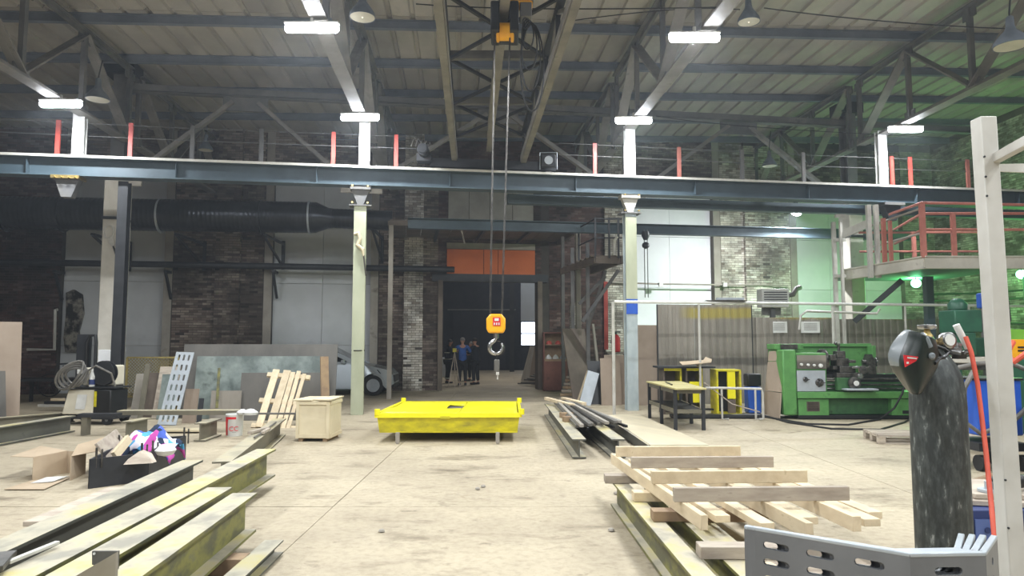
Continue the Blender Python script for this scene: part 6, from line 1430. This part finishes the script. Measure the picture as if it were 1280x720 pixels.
for px, py, r_ in ((1005.5, 474, .05), (1023, 478, .085)):
    b = B(); b.lathe([(r_, 0), (r_, .03), (r_ * .55, .05), (r_ * .5, .12), (r_ * .4, .13)], (lx_(px), LY - .04, lz_(py)), (0, -1, 0), 18)
    for k in range(3): a = k * 2.09; b.bar((lx_(px), LY - .12, lz_(py)), (lx_(px) + r_ * 1.2 * math.cos(a), LY - .13, lz_(py) + r_ * 1.2 * math.sin(a)), .018, .018)
    obj('dial_lever', b, X['mach'], t)
lbox('splash_guard', 1012, 1111, 432, 470, .03, 'grn', .75, .005)
lbox('splash_guard_top', 1010, 1112, 429.5, 433.5, .12, 'grn', .68, .005)
lbox('splash_guard_edge', 1107, 1112, 432, 468, .3, 'grn', .5, .005)
lbox('bed', 1030, 1133, 478, 490, .42, 'grn_dk', .12)
for y0 in (.12, .36): lbox('bed_way', 1030, 1133, 468, 472.5, .12, 'black', y0, .004)
lbox('bed_side', 1075, 1133, 473, 478, .38, 'dark', .14)
for py in (474, 481, 486): 
    b = B(); b.tube([(lx_(1033), LY + .08, lz_(py)), (lx_(1132), LY + .08, lz_(py))], .018, 8); obj('feed_rod', b, X['mach'], t)
lbox('chip_tray', 995, 1150, 489.5, 497.5, .85, 'grn', -.08, .008)
lbox('left_pedestal', 996.5, 1035, 498, 519.5, .72, 'grn', -.02, .015)
lbox('right_pedestal', 1113, 1149, 498, 519.5, .72, 'grn', -.02, .015)
lbox('middle_cover', 1035, 1114, 499, 518.5, .5, 'grn_dk', .12, .01)
lbox('foot_rail', 996, 1150, 519, 523, .8, 'black', -.04, .006)
for k in range(6): lbox('vent_slot', 1008, 1022, 503 + 1.8 * k, 503.9 + 1.8 * k, .02, 'black', -.03, .0)
lbox('grille_plate', 1007, 1023, 502, 514, .012, 'rust', -.03, .002); lbox('floor_drain_hatch', 1126, 1136, 513, 517, .02, 'black', -.03, .002)
b = B(); b.lathe([(.1, 0), (.24, .01), (.26, .04), (.26, .12), (.2, .14), (.1, .15)], (lx_(1035), LY + .4, lz_(452)), (1, 0, 0), 24)
for k in range(3): a = k * 2.09 + .5; b.box((lx_(1035) + .18, LY + .4 + .14 * math.cos(a), lz_(452) + .14 * math.sin(a)), (.09, .07, .09))
obj('chuck', b, X['mach'], t)
lbox('saddle', 1046, 1080, 466, 472, .75, 'mach', -.02); lbox('apron', 1045, 1073, 472, 488, .12, 'grn_dk', -.06, .01)
lbox('cross_slide', 1052, 1072, 458, 466, .6, 'mach', .05); lbox('tool_post_base', 1050, 1066, 448, 458, .3, 'mach', .12); lbox('tool_post', 1052, 1063, 439, 448, .2, 'mach', .16)
b = B(); b.cyl((lx_(1057), LY + .25, lz_(439)), .03, .16, n=12); b.bar((lx_(1057), LY + .25, lz_(433)), (lx_(1049), LY + .1, lz_(430)), .025, .025); b.lathe([(.01, 0), (.035, .02), (.035, .05), (.01, .07)], (lx_(1049), LY + .1, lz_(431)), n=10); obj('clamp_lever', b, X['mach'], t)
b = B(); b.lathe([(.04, 0), (.13, .02), (.13, .05), (.05, .06), (.05, .1), (.03, .12)], (lx_(1065), LY - .07, lz_(478.5)), (0, -1, 0), 20); obj('hand_wheel', b, X['mach'], t)
b = B(); b.lathe([(.02, 0), (.055, .005), (.055, .02), (.01, .025)], (lx_(1065), LY - .18, lz_(478.5)), (0, -1, 0), 16); obj('wheel_hub', b, X['white'], t, 'white hub')
b = B(); b.lathe([(.03, 0), (.09, .01), (.09, .03), (.03, .04)], (lx_(1078), LY - .05, lz_(462)), (0, -1, 0), 14); b.bar((lx_(1078), LY - .08, lz_(462)), (lx_(1085), LY - .12, lz_(457)), .02, .02); obj('slide_crank', b, X['mach'], t)
for (px, py, w_, h_) in ((1042, 447, .12, .12), (1047, 460, .1, .08), (1068, 452, .14, .06), (1075, 470, .1, .1), (1070, 459, .2, .05), (1084, 463, .1, .1)):
    b = B(); b.box((lx_(px), LY + rnd.uniform(-.02, .2), lz_(py)), (w_, .12, h_), 0); obj('slide_fitting', b, X[rnd.choice(('mach', 'chrome', 'mach'))], t, bev=.012)
lbox('white_tray', 1050, 1089, 485, 487, .3, 'grey_lt', -.3, .004, 'pale drip tray')
b = B(); b.ext([(lx_(1090), LY + .15, lz_(468)), (lx_(1101), LY + .15, lz_(468)), (lx_(1100), LY + .15, lz_(452)), (lx_(1096), LY + .15, lz_(443)), (lx_(1092), LY + .15, lz_(452))], (0, .3, 0)); b.cyl((lx_(1088), LY + .3, lz_(453)), .05, .3, (1, 0, 0), 14); obj('tailstock', b, X['mach'], t)
b = B(); b.lathe([(.03, 0), (.1, .01), (.1, .03), (.03, .04)], (lx_(1103), LY + .3, lz_(453)), (1, 0, 0), 14); obj('tailstock_wheel', b, X['chrome'], t)
lbox('paper_box', 1094, 1108, 460, 467, .2, 'card', .5, .004)
b = B(); b.tube([G(955, 521, .015), G(1010, 530, .015), G(1060, 531, .015), G(1100, 524, .02), D(1118, 510, 14.3), D(1128, 492, 14.4), D(1131, 480, 14.6)], .02, 7); obj('power_cable', b, X['rubber'], None, 'black cable looping across the floor up to the lathe bed', 'cable')
b = B(); b.tube([G(940, 515, .015), G(985, 528, .015), G(1040, 536, .015), G(1100, 537, .015), G(1130, 528, .015), G(1150, 517, .015)], .018, 7); obj('power_cable', b, X['rubber'], None, 'black cable lying on the floor in front of the lathe', 'cable')
q = G(1144, 524); t = thing('small_valve', 'small orange and red fitting on the floor at the right lathe foot', 'fitting', q); b = B(MW(t)); b.cyl((0, 0, 0), .06, .3, n=10); b.box((.02, 0, .35), (.14, .08, .12)); obj('fitting_body', b, X['hose'], t, bev=.01)
# ================================================================ RIGHT BACKGROUND MACHINES
t = thing('drill_machine', 'dark green drilling machine with a motor, behind the gas cylinder', 'machine', G(1200, 500) + V(0, 0, 0))
Yd = 13.0
def dxz(px, py): q = D(px, py, Yd); return q.x, q.z
def dbox(nm, px0, px1, py0, py1, dy, m, y0=0, bev=.02):
    (xa, za), (xb, zb) = dxz(px0, py1), dxz(px1, py0); b = B(); b.box(((xa + xb) / 2, Yd + y0, (za + zb) / 2), (xb - xa, dy, zb - za)); return obj(nm, b, X[m], t, bev=bev)
dbox('motor_head', 1184, 1216, 388, 416, .5, 'grn2'); dbox('spindle_head', 1190, 1208, 416, 444, .35, 'grn2', -.1); dbox('column', 1196, 1214, 410, 462, .25, 'grn2', .25)
b = B(); x, z = dxz(1197, 388); b.lathe([(.14, 0), (.16, .02), (.16, .12), (.1, .2), (.05, .22)], (x, Yd, z), n=18); obj('motor_cap', b, X['grn2'], t)
dbox('machine_table', 1186, 1245, 446, 453, .6, 'conc', -.05, .01); dbox('table_front', 1188, 1280, 453, 462, .5, 'mach', 0, .01)
dbox('green_body', 1198, 1262, 422, 446, .3, 'grn2', .35)
(xa, za), (xb, zb) = dxz(1192, 522), dxz(1260, 462)
for x in (xa, xb): b = B(); b.box((x, Yd, D(1200, 462, Yd).z / 2), (.08, .5, D(1200, 462, Yd).z)); obj('leg', b, X['grn2'], t)
t = thing('blue_motor', 'blue electric motor on a grey post behind the white perforated post', 'motor', D(1230, 385, 13.5))
M_ = MW(t); b = B(M_); b.box((0, 0, .14), (.18, .2, .3)); obj('motor_body', b, X['blue'], t, bev=.03)
b = B(); q = D(1230, 385, 13.5); b.box((q.x, 13.5, q.z / 2), (.1, .1, q.z)); obj('motor_post', b, X['truss'], t)
t = thing('yellow_box', 'yellow box with dark lettering at the right edge', 'box', D(1275, 450, 12.5))
q = D(1277, 446, 12.5); b = B(); b.box((q.x, 12.6, q.z + .14), (.5, .3, .34)); obj('box_body', b, X['yel_s'] if False else X['hooky'], t, bev=.01)
b = B(); b.box((q.x - .02, 12.44, q.z + .17), (.16, .01, .03)); b.box((q.x - .02, 12.44, q.z + .11), (.16, .01, .03)); obj('dark_marks', b, X['black'], t, kind='stuff')
b = B(); b.box((q.x + .3, 12.6, (q.z - .03) / 2), (1.2, .4, q.z - .03)); obj('bench', b, X['grn2'], None, 'dark green cabinet bench under the yellow box', 'cabinet', bev=.02)
b = B(); q = D(1268, 424, 13.6); b.box((q.x, 13.6, q.z + .02), (.5, .2, .34)); obj('lime_panel', b, mat('lime_green_paint', '#7fc23a', '#8fd04a', sc=3), None, 'lime green panel above the yellow box', 'panel', bev=.01)
for px, l in ((1270, 'in front of the right brick wall'),):
    pass
for i, (ya, yb2, Y) in enumerate(((368, 362, 21.5), (376, 372, 21), (402, 404, 20.5))):
    b = B(); b.tube([D(1150, ya, Y), D(1215, (ya + yb2) / 2 + 2, Y), D(1290, yb2, Y - 1)], .035, 8); obj('wall_cable', b, X['rubber'], None, ('upper', 'middle', 'lowest')[i] + ' dark cable along the green-lit brick wall', 'cable')
# blue welding cabinet
q = G(1232, 552); t = thing('blue_machine', 'blue welding machine cabinet behind the white perforated post', 'machine', (D(1243, 500, 8.9).x, 9.1, 0))
M_ = MW(t); hb, ht_ = D(1230, 545, 8.8).z, D(1230, 475, 8.8).z
b = B(M_); b.box((0, 0, (hb + ht_) / 2), (.56, .6, ht_ - hb)); obj('cabinet_shell', b, X['blue'], t, bev=.02)
b = B(M_); b.box((0, 0, ht_ + .01), (.6, .64, .03)); obj('top_plate', b, X['black'], t, bev=.01)
b = B(M_); b.box((0, 0, hb / 2 + .08), (.62, .66, .1)); obj('trolley_base', b, X['dark'], t)
for s in (-.26, .26):
    for r_ in (-.26, .26): b = B(M_); b.cyl((s - .03, r_, .1), .1, .06, (1, 0, 0), 16); obj('wheel', b, X['rubber'], t)
b = B(M_); b.tube([(-.32, -.3, ht_ + .1), (-.45, -.32, ht_ - .1), (-.5, -.34, ht_ - .5), (-.3, -.36, ht_ - .66), (.1, -.37, ht_ - .5), (.45, -.37, ht_ - .2)], .03, 9); obj('hose_loop', b, X['hoseg'], t)
b = B(M_); b.tube([(-.5, -.1, ht_ + .12), (-.2, -.2, ht_ + .2), (.2, -.2, ht_ + .22), (.6, -.2, ht_ + .05)], .03, 9); obj('hose_loop', b, X['hoseg'], t)
t = thing('dark_machine', 'dark machine with a fan and pipes at the right edge', 'machine', (D(1282, 540, 8.2).x + .25, 7.9, 0))
M_ = MW(t); b = B(M_); b.box((.35, .2, .52), (.8, .6, .95)); obj('case', b, X['black'], t, bev=.03)
b = B(M_); b.lathe([(.05, 0), (.15, .01), (.15, .12), (.1, .2)], (.0, -.15, .86), (0, -1, 0), 18); obj('motor', b, X['chrome'], t); b = B(M_); b.cyl((.02, -.2, .5), .07, .4, (1, 0, .2), 12); obj('pipe', b, X['blue'], t)
b = B(M_); b.lathe([(.18, 0), (.2, .02), (.2, .06), (.05, .07)], (.1, -.12, .35), (0, -1, 0), 18); obj('fan', b, X['mach'], t)
b = B(M_); b.box((.35, .2, .025), (.7, .5, .05)); obj('base', b, X['dark'], t)
b = B(); b.tube([D(1266, 428, 8.6), D(1258, 442, 8.4), D(1268, 452, 8.3), D(1285, 440, 8.2)], .035, 8); obj('red_hose_end', b, X['hose'], t)
b = B(); b.tube([D(1258, 370, 13.0), D(1262, 400, 13), D(1256, 412, 13), D(1244, 420, 13)], .03, 8); obj('black_hose', b, X['rubber'], None, 'black hose hanging against the green-lit wall at the right edge', 'hose')
# pallet under cylinder line
def pallet(t, M_, L=1.2, W_=.8, m='wood2'):
    for k in range(5): b = B(M_); b.box((0, -W_ / 2 + .06 + k * (W_ - .12) / 4, .132), (L, .1, .022)); obj('top_slat', b, X[m], t)
    for x in (-L / 2 + .05, 0, L / 2 - .05):
        b = B(M_); b.box((x, 0, .11), (.1, W_, .022)); obj('cross_slat', b, X[m], t)
        for y in (-W_ / 2 + .07, 0, W_ / 2 - .07): b = B(M_); b.box((x, y, .06), (.1, .12, .078)); obj('spacer_block', b, X[m], t)
    for y in (-W_ / 2 + .07, 0, W_ / 2 - .07): b = B(M_); b.box((0, y, .011), (L, .1, .022)); obj('bottom_slat', b, X[m], t)
q = G(1160, 557); t = thing('floor_pallet', 'worn wooden pallet on the floor behind the gas cylinder', 'pallet', q + V(.15, .4, 0), R(-10)); pallet(t, MW(t), 1.55, .8)
plank('long_plank', G(1198, 548, .16), G(1290, 562, .16), .16, .03, 'wood2', 'thin plank on the pallet running to the right edge', 'plank')
b = B(); b.tube([G(1218, 603, .05), G(1236, 598, .06), G(1262, 586, .07)], [.04, .045, .02], 10); obj('hammer_handle', b, X['wood3'], None, 'short brown club-shaped rod lying on the floor near the red hose', 'rod')
# ================================================================ TIMBER FRAME PILE, RIGHT FOREGROUND
t, a, c, d = hbeam('floor_beam', 'olive steel beam at the left side under the timber frame, right foreground', (772, 599), (878, 718), .27, .25, .14, 'beam', 1.2)
t, a, c, d = hbeam('floor_beam', 'second olive steel beam under the timber frame, beside the slotted plates', (806, 592), (940, 712), .27, .25, .22, 'beam', 1.0)
for i, (y, x0_, x1_, m) in enumerate(((6.75, .88, 1.75, 'wood2'), (6.0, 1.02, 1.85, 'wood'), (5.35, 1.05, 1.9, 'wood3'), (4.45, 1.16, 2.0, 'wood2'))):
    plank('cross_timber', V(x0_, y, .31), V(x1_, y - .02, .31), .13, .075, m, 'cross timber lying on the olive beams, ' + ('farthest', 'second farthest', 'third farthest', 'nearest and darkest')[i], 'timber', group='cross timbers on the beams')
d_ = V(.14, -1.95, 0).normalized(); s_ = V(1, .05, 0)
lng = [(0, 7.35, 4.75, .05, .1), (.2, 7.3, 4.95, .11, .05), (.42, 7.2, 4.75, .1, .05), (.6, 7.25, 4.55, .05, .1), (.78, 7.2, 4.9, .12, .05), (1.0, 7.25, 4.72, .06, .1), (1.18, 7.2, 4.85, .12, .05), (1.32, 7.2, 5.05, .11, .05)]
for i, (o, ya, yb2, w_, h_) in enumerate(lng):
    x0 = 1.05 + o; pa_ = V(x0 + (7.35 - ya) * .07, ya, .35 + h_ / 2); pb_ = V(x0 + (7.35 - yb2) * .09, yb2, .35 + h_ / 2)
    plank('lower_board', pa_, pb_, w_, h_, 'wood', 'pale board running lengthwise in the timber frame, ' + ('leftmost', 'second from the left', 'third from the left', 'fourth from the left', 'fourth from the right', 'third from the right', 'second from the right', 'rightmost')[i], 'board', group='lengthwise boards of the timber frame')
for i, (l, r_, yy) in enumerate((((770, 569), (925, 566), 7.15), ((789, 582), (966, 579), 6.5), ((814, 599), (1008, 597), 5.8), ((842, 620), (1060, 613), 5.15))):
    a = D(*l, yy); c = D(*r_, yy + .05); a.z = c.z = .5
    plank('upper_beam', a, c, .05, .1, ('wood', 'wood2', 'wood', 'wood2')[i], 'grey-brown cross beam on top of the timber frame, ' + ('farthest', 'second farthest', 'third farthest', 'nearest')[i], 'beam', group='cross beams on the timber frame')
for i, (a, c, m) in enumerate(((V(2.1, 5.35, .33), V(2.75, 4.75, .33), 'wood'), (V(1.75, 5.2, .31), V(2.5, 4.45, .31), 'wood'), (V(1.45, 4.95, .31), V(1.95, 4.1, .31), 'wood'), (V(1.3, 4.15, .22), V(1.9, 3.9, .22), 'wood'))):
    pass
plank('loose_board', V(1.45, 4.2, .3), V(1.62, 3.5, .3), .14, .03, 'wood', 'pale board end left of the slotted plates at the bottom', 'board')
t = thing('pile_board', 'flat pale board on the floor under the right end of the timber frame', 'board', G(1000, 650)); b = B(); b.box((2.2, 4.9, .05), (.9, .5, .04), R(-20)); obj('board_piece', b, X['wood2'], t)
# ================================================================ SLOTTED PLATES, RIGHT FOREGROUND
t = None
K = [D(943, 655, 2.3), D(1137, 690, 2.02), D(1232, 687, 2.03), D(1246.5, 669, 2.2)]
for k in range(4):
    o = .022 * k; zt_ = 1.0 - .004 * k
    tt = thing('slotted_steel_plate', ('grey bent steel plate with oval slots, front one of four at the lower right', 'grey bent slotted plate, second of the stack at the lower right', 'grey bent slotted plate, third of the stack at the lower right', 'grey bent slotted plate, rearmost of the stack at the lower right')[k], 'plate', V((K[0].x + K[2].x) / 2, 2.15 + o, 0), 0, 'slotted plates')
    pts = [V(K[0].x - .004 * k, K[0].y + o, 0), V(K[1].x, K[1].y + o * 1.1, 0), V(K[2].x - o * .4, K[2].y + o * 1.1, 0), V(K[3].x - o * .9, K[3].y + o, 0)]
    for j, (u, v) in enumerate(zip(pts[:-1], pts[1:])):
        L = (v - u).length; ux_ = (v - u).normalized(); un_ = V(ux_.y, -ux_.x, 0)
        cx = ([.09, .215, .345], [L * .5], [L * .5])[j] if j < 3 else [L / 2]
        if j == 0: cx = [L * .15, L * .45, L * .76]
        cz = [.06 + .05 * q for q in range(18) if .06 + .05 * q < .95]
        cz = [zt_ - .045 - .052 * q for q in range(17)][::-1]
        b = B(); slotted(b, V(u.x, u.y, 0) , ux_, V(0, 0, 1), un_, L, zt_, cx, cz, (.082 if j < 2 else .03), .022, .012)
        obj(('slotted_face', 'bent_face', 'end_face')[j], b, X['grey'], tt, flat=True)
        b = B(); b.bar(V(u.x, u.y, zt_ + .0) - un_ * .008, V(v.x, v.y, zt_) - un_ * .008, .018, .012); obj('top_lip', b, X['grey_lt'], tt, bev=.003)
# ================================================================ GAS CYLINDER, MASK, HOSE
gc = V(D(1180, 600, 2.98).x, 3.0, 0); r_ = .108
t = thing('gas_cylinder', 'tall worn black gas cylinder with valve and regulator', 'cylinder', gc)
b = B(MW(t)); b.lathe([(r_ * .8, 0), (r_, .02), (r_, 1.33), (r_ * .985, 1.38), (r_ * .9, 1.45), (r_ * .74, 1.5), (r_ * .5, 1.54), (.034, 1.56), (.03, 1.575)], n=40); obj('cylinder_body', b, X['cyl'], t, sharp=60)
b = B(MW(t)); b.lathe([(.035, 1.565), (.035, 1.59), (.02, 1.595), (.016, 1.605), (.022, 1.61), (.022, 1.63), (.014, 1.64), (.01, 1.66)], (-.03, 0, 0), n=18); b.cyl((-.03, 0, 1.6), .012, .07, (1, 0, 0), 10); obj('valve_body', b, X['brass'], t)
b = B(MW(t)); b.lathe([(.01, 0), (.034, .003), (.038, .008), (.038, .016), (.034, .02), (.01, .022)], (-.03, 0, 1.655), n=24); obj('hand_wheel', b, X['chrome'], t, label='pale valve hand wheel')
b = B(MW(t)); b.lathe([(.012, 0), (.028, .005), (.035, .02), (.035, .045), (.02, .05)], (.03, -.0, 1.605), (.2, -1, .1), 20); b.cyl((.045, 0, 1.57), .02, .06, (.6, -.5, -.2), 12); b.tube([(.04, 0, 1.6), (.07, -.01, 1.59), (.1, -.02, 1.585)], .013, 8); obj('regulator', b, X['chrome'], t)
b = B(MW(t)); b.lathe([(.024, 0), (.024, .005)], (.032, -.052, 1.61), (.2, -1, .1), 20); obj('gauge_face', b, X['white'], t)
b = B(MW(t)); b.cyl((.13, -.02, 1.575), .014, .11, (-.42, 0, .9), 12); obj('flow_meter', b, X['white'], t, label='white flow tube')
b = B(MW(t)); b.box((.09, -.02, 1.545), (.05, .03, .03), R(20)); b.tube([(.1, -.02, 1.55), (.13, -.02, 1.56)], .012, 8); obj('fitting', b, X['mach'], t)
hs = B(); P = [D(1207, 421, 2.95), D(1214, 440, 2.93), D(1222, 480, 2.9), D(1232, 560, 2.85), D(1240, 640, 2.75), D(1246, 700, 2.65)]; P.append(V(P[-1].x + .05, P[-1].y, .03)); 
hs.tube(P, .0095, 10); obj('gas_hose', hs, X['hose'], None, 'long red rubber hose hanging down from the regulator', 'hose')
# welding mask: curved shell hung on the valve
t = thing('welding_mask', 'black welding mask with grey brow band and red print hanging on the gas cylinder', 'mask', D(1150, 500, 2.85))
def DM(px, py, y): return D(px, py, 2.82 + y)
rows = [  # left edge x, mid x, right edge x, y : shell wraps around towards the viewer
    ((1131, 412), (1139, 412), (1155, 418), (1168, 423)),
    ((1116, 427), (1140, 426), (1156, 432), (1172, 438)),
    ((1109, 443), (1130, 443), (1150, 449), (1174, 453)),
    ((1112, 456), (1127, 458), (1148, 464), (1168, 465)),
    ((1122, 471), (1133, 473), (1150, 479), (1159, 477)),
    ((1138, 492), (1141, 493), (1146, 494), (1150, 491))]
yo = (.1, -.035, -.07, .03)
vs = []
for r0 in rows:
    P = [DM(x, y, o) for (x, y), o in zip(r0, yo)]
    for i in range(3):
        for k in range(4 if i < 2 else 5):
            s = k / 4; vs.append(P[i].lerp(P[i + 1], s) + V(0, -.012 * math.sin(PI * s), 0))
nc = 13; fs = []; b = B()
for j in range(5):
    for i in range(nc - 1): fs.append(((j + 1) * nc + i, (j + 1) * nc + i + 1, j * nc + i + 1, j * nc + i))
b.add(vs, fs); b.mi = [1 if (f[3] % nc) < 3 and f[3] // nc < 3 else 0 for f in fs]
o = obj('shell', b, [X['mask'], X['maskg']], t, sharp=50); md = o.modifiers.new('s', 'SOLIDIFY'); md.thickness = .006; md.offset = 1
md = o.modifiers.new('b', 'SUBSURF'); md.levels = 1; md.render_levels = 1
def onm(px, py, off=-.004): return DM(px, py, -.085)
b = B(); b.add([onm(1130, 445), onm(1148, 447), onm(1131, 459)], [(2, 1, 0)]); b.add([onm(1131, 444.5), onm(1147, 444.5), onm(1147, 450), onm(1131, 450)], [(0, 1, 2, 3)]); 
c0_ = [onm(1129, 443.5), onm(1147.5, 446), onm(1145, 451), onm(1131, 459)]; b = B(); b.ext(c0_, (0, -.003, 0)); obj('red_print', b, X['red'], t)
b = B(); b.ext([DM(1134, 446, -.09), DM(1146, 447.5, -.09), DM(1145.5, 449, -.09), DM(1134, 448, -.09)], (0, -.002, 0)); obj('white_lettering', b, X['white'], t)
b = B(); b.box(DM(1134.5, 453.5, -.09), (.008, .003, .008)); obj('white_lettering', b, X['white'], t)
b = B(); b.tube([DM(1152, 418, -.04), DM(1157, 424, -.06), DM(1163, 434, -.06)], [.012, .014, .01], 8); obj('hinge_band', b, X['maskg'], t)
b = B(); b.tube([DM(1160, 422, .0), DM(1168, 432, .05), DM(1180, 436, .05), DM(1186, 440, .05), DM(1180, 447, .04), DM(1168, 448, -.0)], .007, 8); b.tube([DM(1163, 440, -.03), DM(1170, 438, .02), DM(1176, 446, .03), DM(1168, 454, -.02)], .008, 8); obj('head_strap', b, X['black'], t)
b = B(); b.lathe([(.012, 0), (.014, .006), (.008, .012)], DM(1164, 445, -.055), (0, -1, 0), 16); obj('knob', b, X['maskg'], t)
# ================================================================ WHITE PERFORATED POST
Yp = 2.6
b0, b1 = D(1266, 720, Yp), D(1229, 148, Yp); w_ = .062
t = thing('perforated_post', 'tall whitish square post with bolt holes at the right', 'post', V(b0.x + .01, Yp, 0))
top = b1.z; xt, xb_ = b1.x, b0.x
xb_ = b0.x + (b0.x - b1.x) * (b0.z) / (b1.z - b0.z) if b0.z > 0 else b0.x
b = B(); b.add([(xb_ - w_ / 2, Yp - w_ / 2, 0), (xb_ + w_ / 2, Yp - w_ / 2, 0), (xb_ + w_ / 2, Yp + w_ / 2, 0), (xb_ - w_ / 2, Yp + w_ / 2, 0), (xt - w_ / 2, Yp - w_ / 2, top), (xt + w_ / 2, Yp - w_ / 2, top), (xt + w_ / 2, Yp + w_ / 2, top), (xt - w_ / 2, Yp + w_ / 2, top)], [(3, 2, 1, 0), (4, 5, 6, 7), (0, 1, 5, 4), (1, 2, 6, 5), (2, 3, 7, 6), (3, 0, 4, 7)]); obj('post_tube', b, X['offw'], t, bev=.004)
for py in (196, 221, 245, 600, 660):
    px = 1229 + (1266 - 1229) * (py - 148) / 572 - 2; b = B(); b.cyl(D(px, py, Yp - w_ / 2 - .001), .004, .004, (0, -1, 0), 10); obj('bolt_hole', b, X['dark'], t)
b = B(); q = V(xb_, Yp, 0); b.box(q + V(0, 0, .006), (.14, .14, .012)); obj('base_plate', b, X['offw'], t)
t = thing('angle_bracket', 'whitish perforated angle arm joined to the tall post', 'bracket', D(1243, 200, Yp))
a, c = D(1243, 199, Yp), D(1300, 168, 2.2)
b = B(); b.bar(a, c, .03, .035); obj('arm', b, X['offw'], t, bev=.003)
for k in range(4): p = a.lerp(c, .15 + .22 * k); b = B(); b.cyl(p + V(0, -.017, 0), .005, .004, (0, -1, 0), 8); obj('bolt_hole', b, X['dark'], t)
b = B(); b.ext([D(1246, 205, 2.62), D(1300, 204, 2.62), D(1300, 216, 2.62), D(1246, 214, 2.62)], (0, .01, 0)); obj('lower_plate', b, X['offw'], t)
# blue box and boards behind the post
t = thing('blue_box', 'dark blue cardboard box with a white label at the lower right', 'box', (D(1214, 700, 3.3).x + .15, 3.55, 0))
M_ = MW(t); zt_ = D(1230, 641, 3.3).z
b = B(M_); b.box((0.1, -.06, zt_ / 2), (.46, .28, zt_)); obj('carton', b, X['navy'], t, bev=.005)
b = B(M_); b.box((-.03, -.206, zt_ - .09), (.13, .006, .1)); obj('label_patch', b, mat('blue_label', '#4a5c90', '#566aa0', sc=4), t, label='paler blue printed label')
b = B(M_); b.lathe([(.014, 0), (.014, .003)], (-.04, -.21, zt_ - .09), (0, -1, 0), 16); b.box((.19, -.21, zt_ - .09), (.1, .004, .03)); obj('print_marks', b, X['navy'], t, kind='stuff')
t = thing('board_stack', 'pale boards lying on the dark blue box behind the post', 'board', (D(1240, 632, 3.6).x, 3.6, zt_))
for k in range(2): b = B(); b.box((D(1240, 632, 3.6).x + .1 + .05 * k, 3.62, zt_ + .015 + .026 * k), (.62, .5 - .1 * k, .024), R(-12 + 6 * k)); obj('board_piece', b, X['wood2'], t, bev=.003)
q = D(1252, 619, 3.5); t = thing('grinder', 'black and grey hand grinder lying on the boards behind the post', 'grinder', (q.x, 3.5, zt_ + .055))
b = B(MW(t)); b.tube([(-.05, 0, .04), (.02, 0, .045), (.12, .03, .045), (.2, .05, .04)], [.03, .038, .034, .028], 12); obj('grinder_body', b, X['black'], t)
b = B(MW(t)); b.cyl((-.06, 0, .0), .05, .012, n=20); b.cyl((-.06, 0, .01), .02, .04, n=12); obj('disc_guard', b, X['grey_lt'], t)
# small debris on the floor
for i, (px, py) in enumerate(((477, 665), (604, 609), (597, 612), (770, 618), (785, 640), (792, 652), (764, 664))):
    q = G(px, py); b = B(); b.lathe([(.012, 0), (.03, .006), (.022, .022), (.004, .028)], q, n=6); o = obj('debris', b, X['plaster'], None, 'small grey stone chip on the floor, ' + ('near the lower floor joint', 'right part of the middle pair', 'left part of the middle pair', 'by the far left end of the olive beam', 'beside the olive beam near the crack', 'nearest the olive beam', 'alone left of the olive beam')[i], 'stone', 'stone chips on the floor')
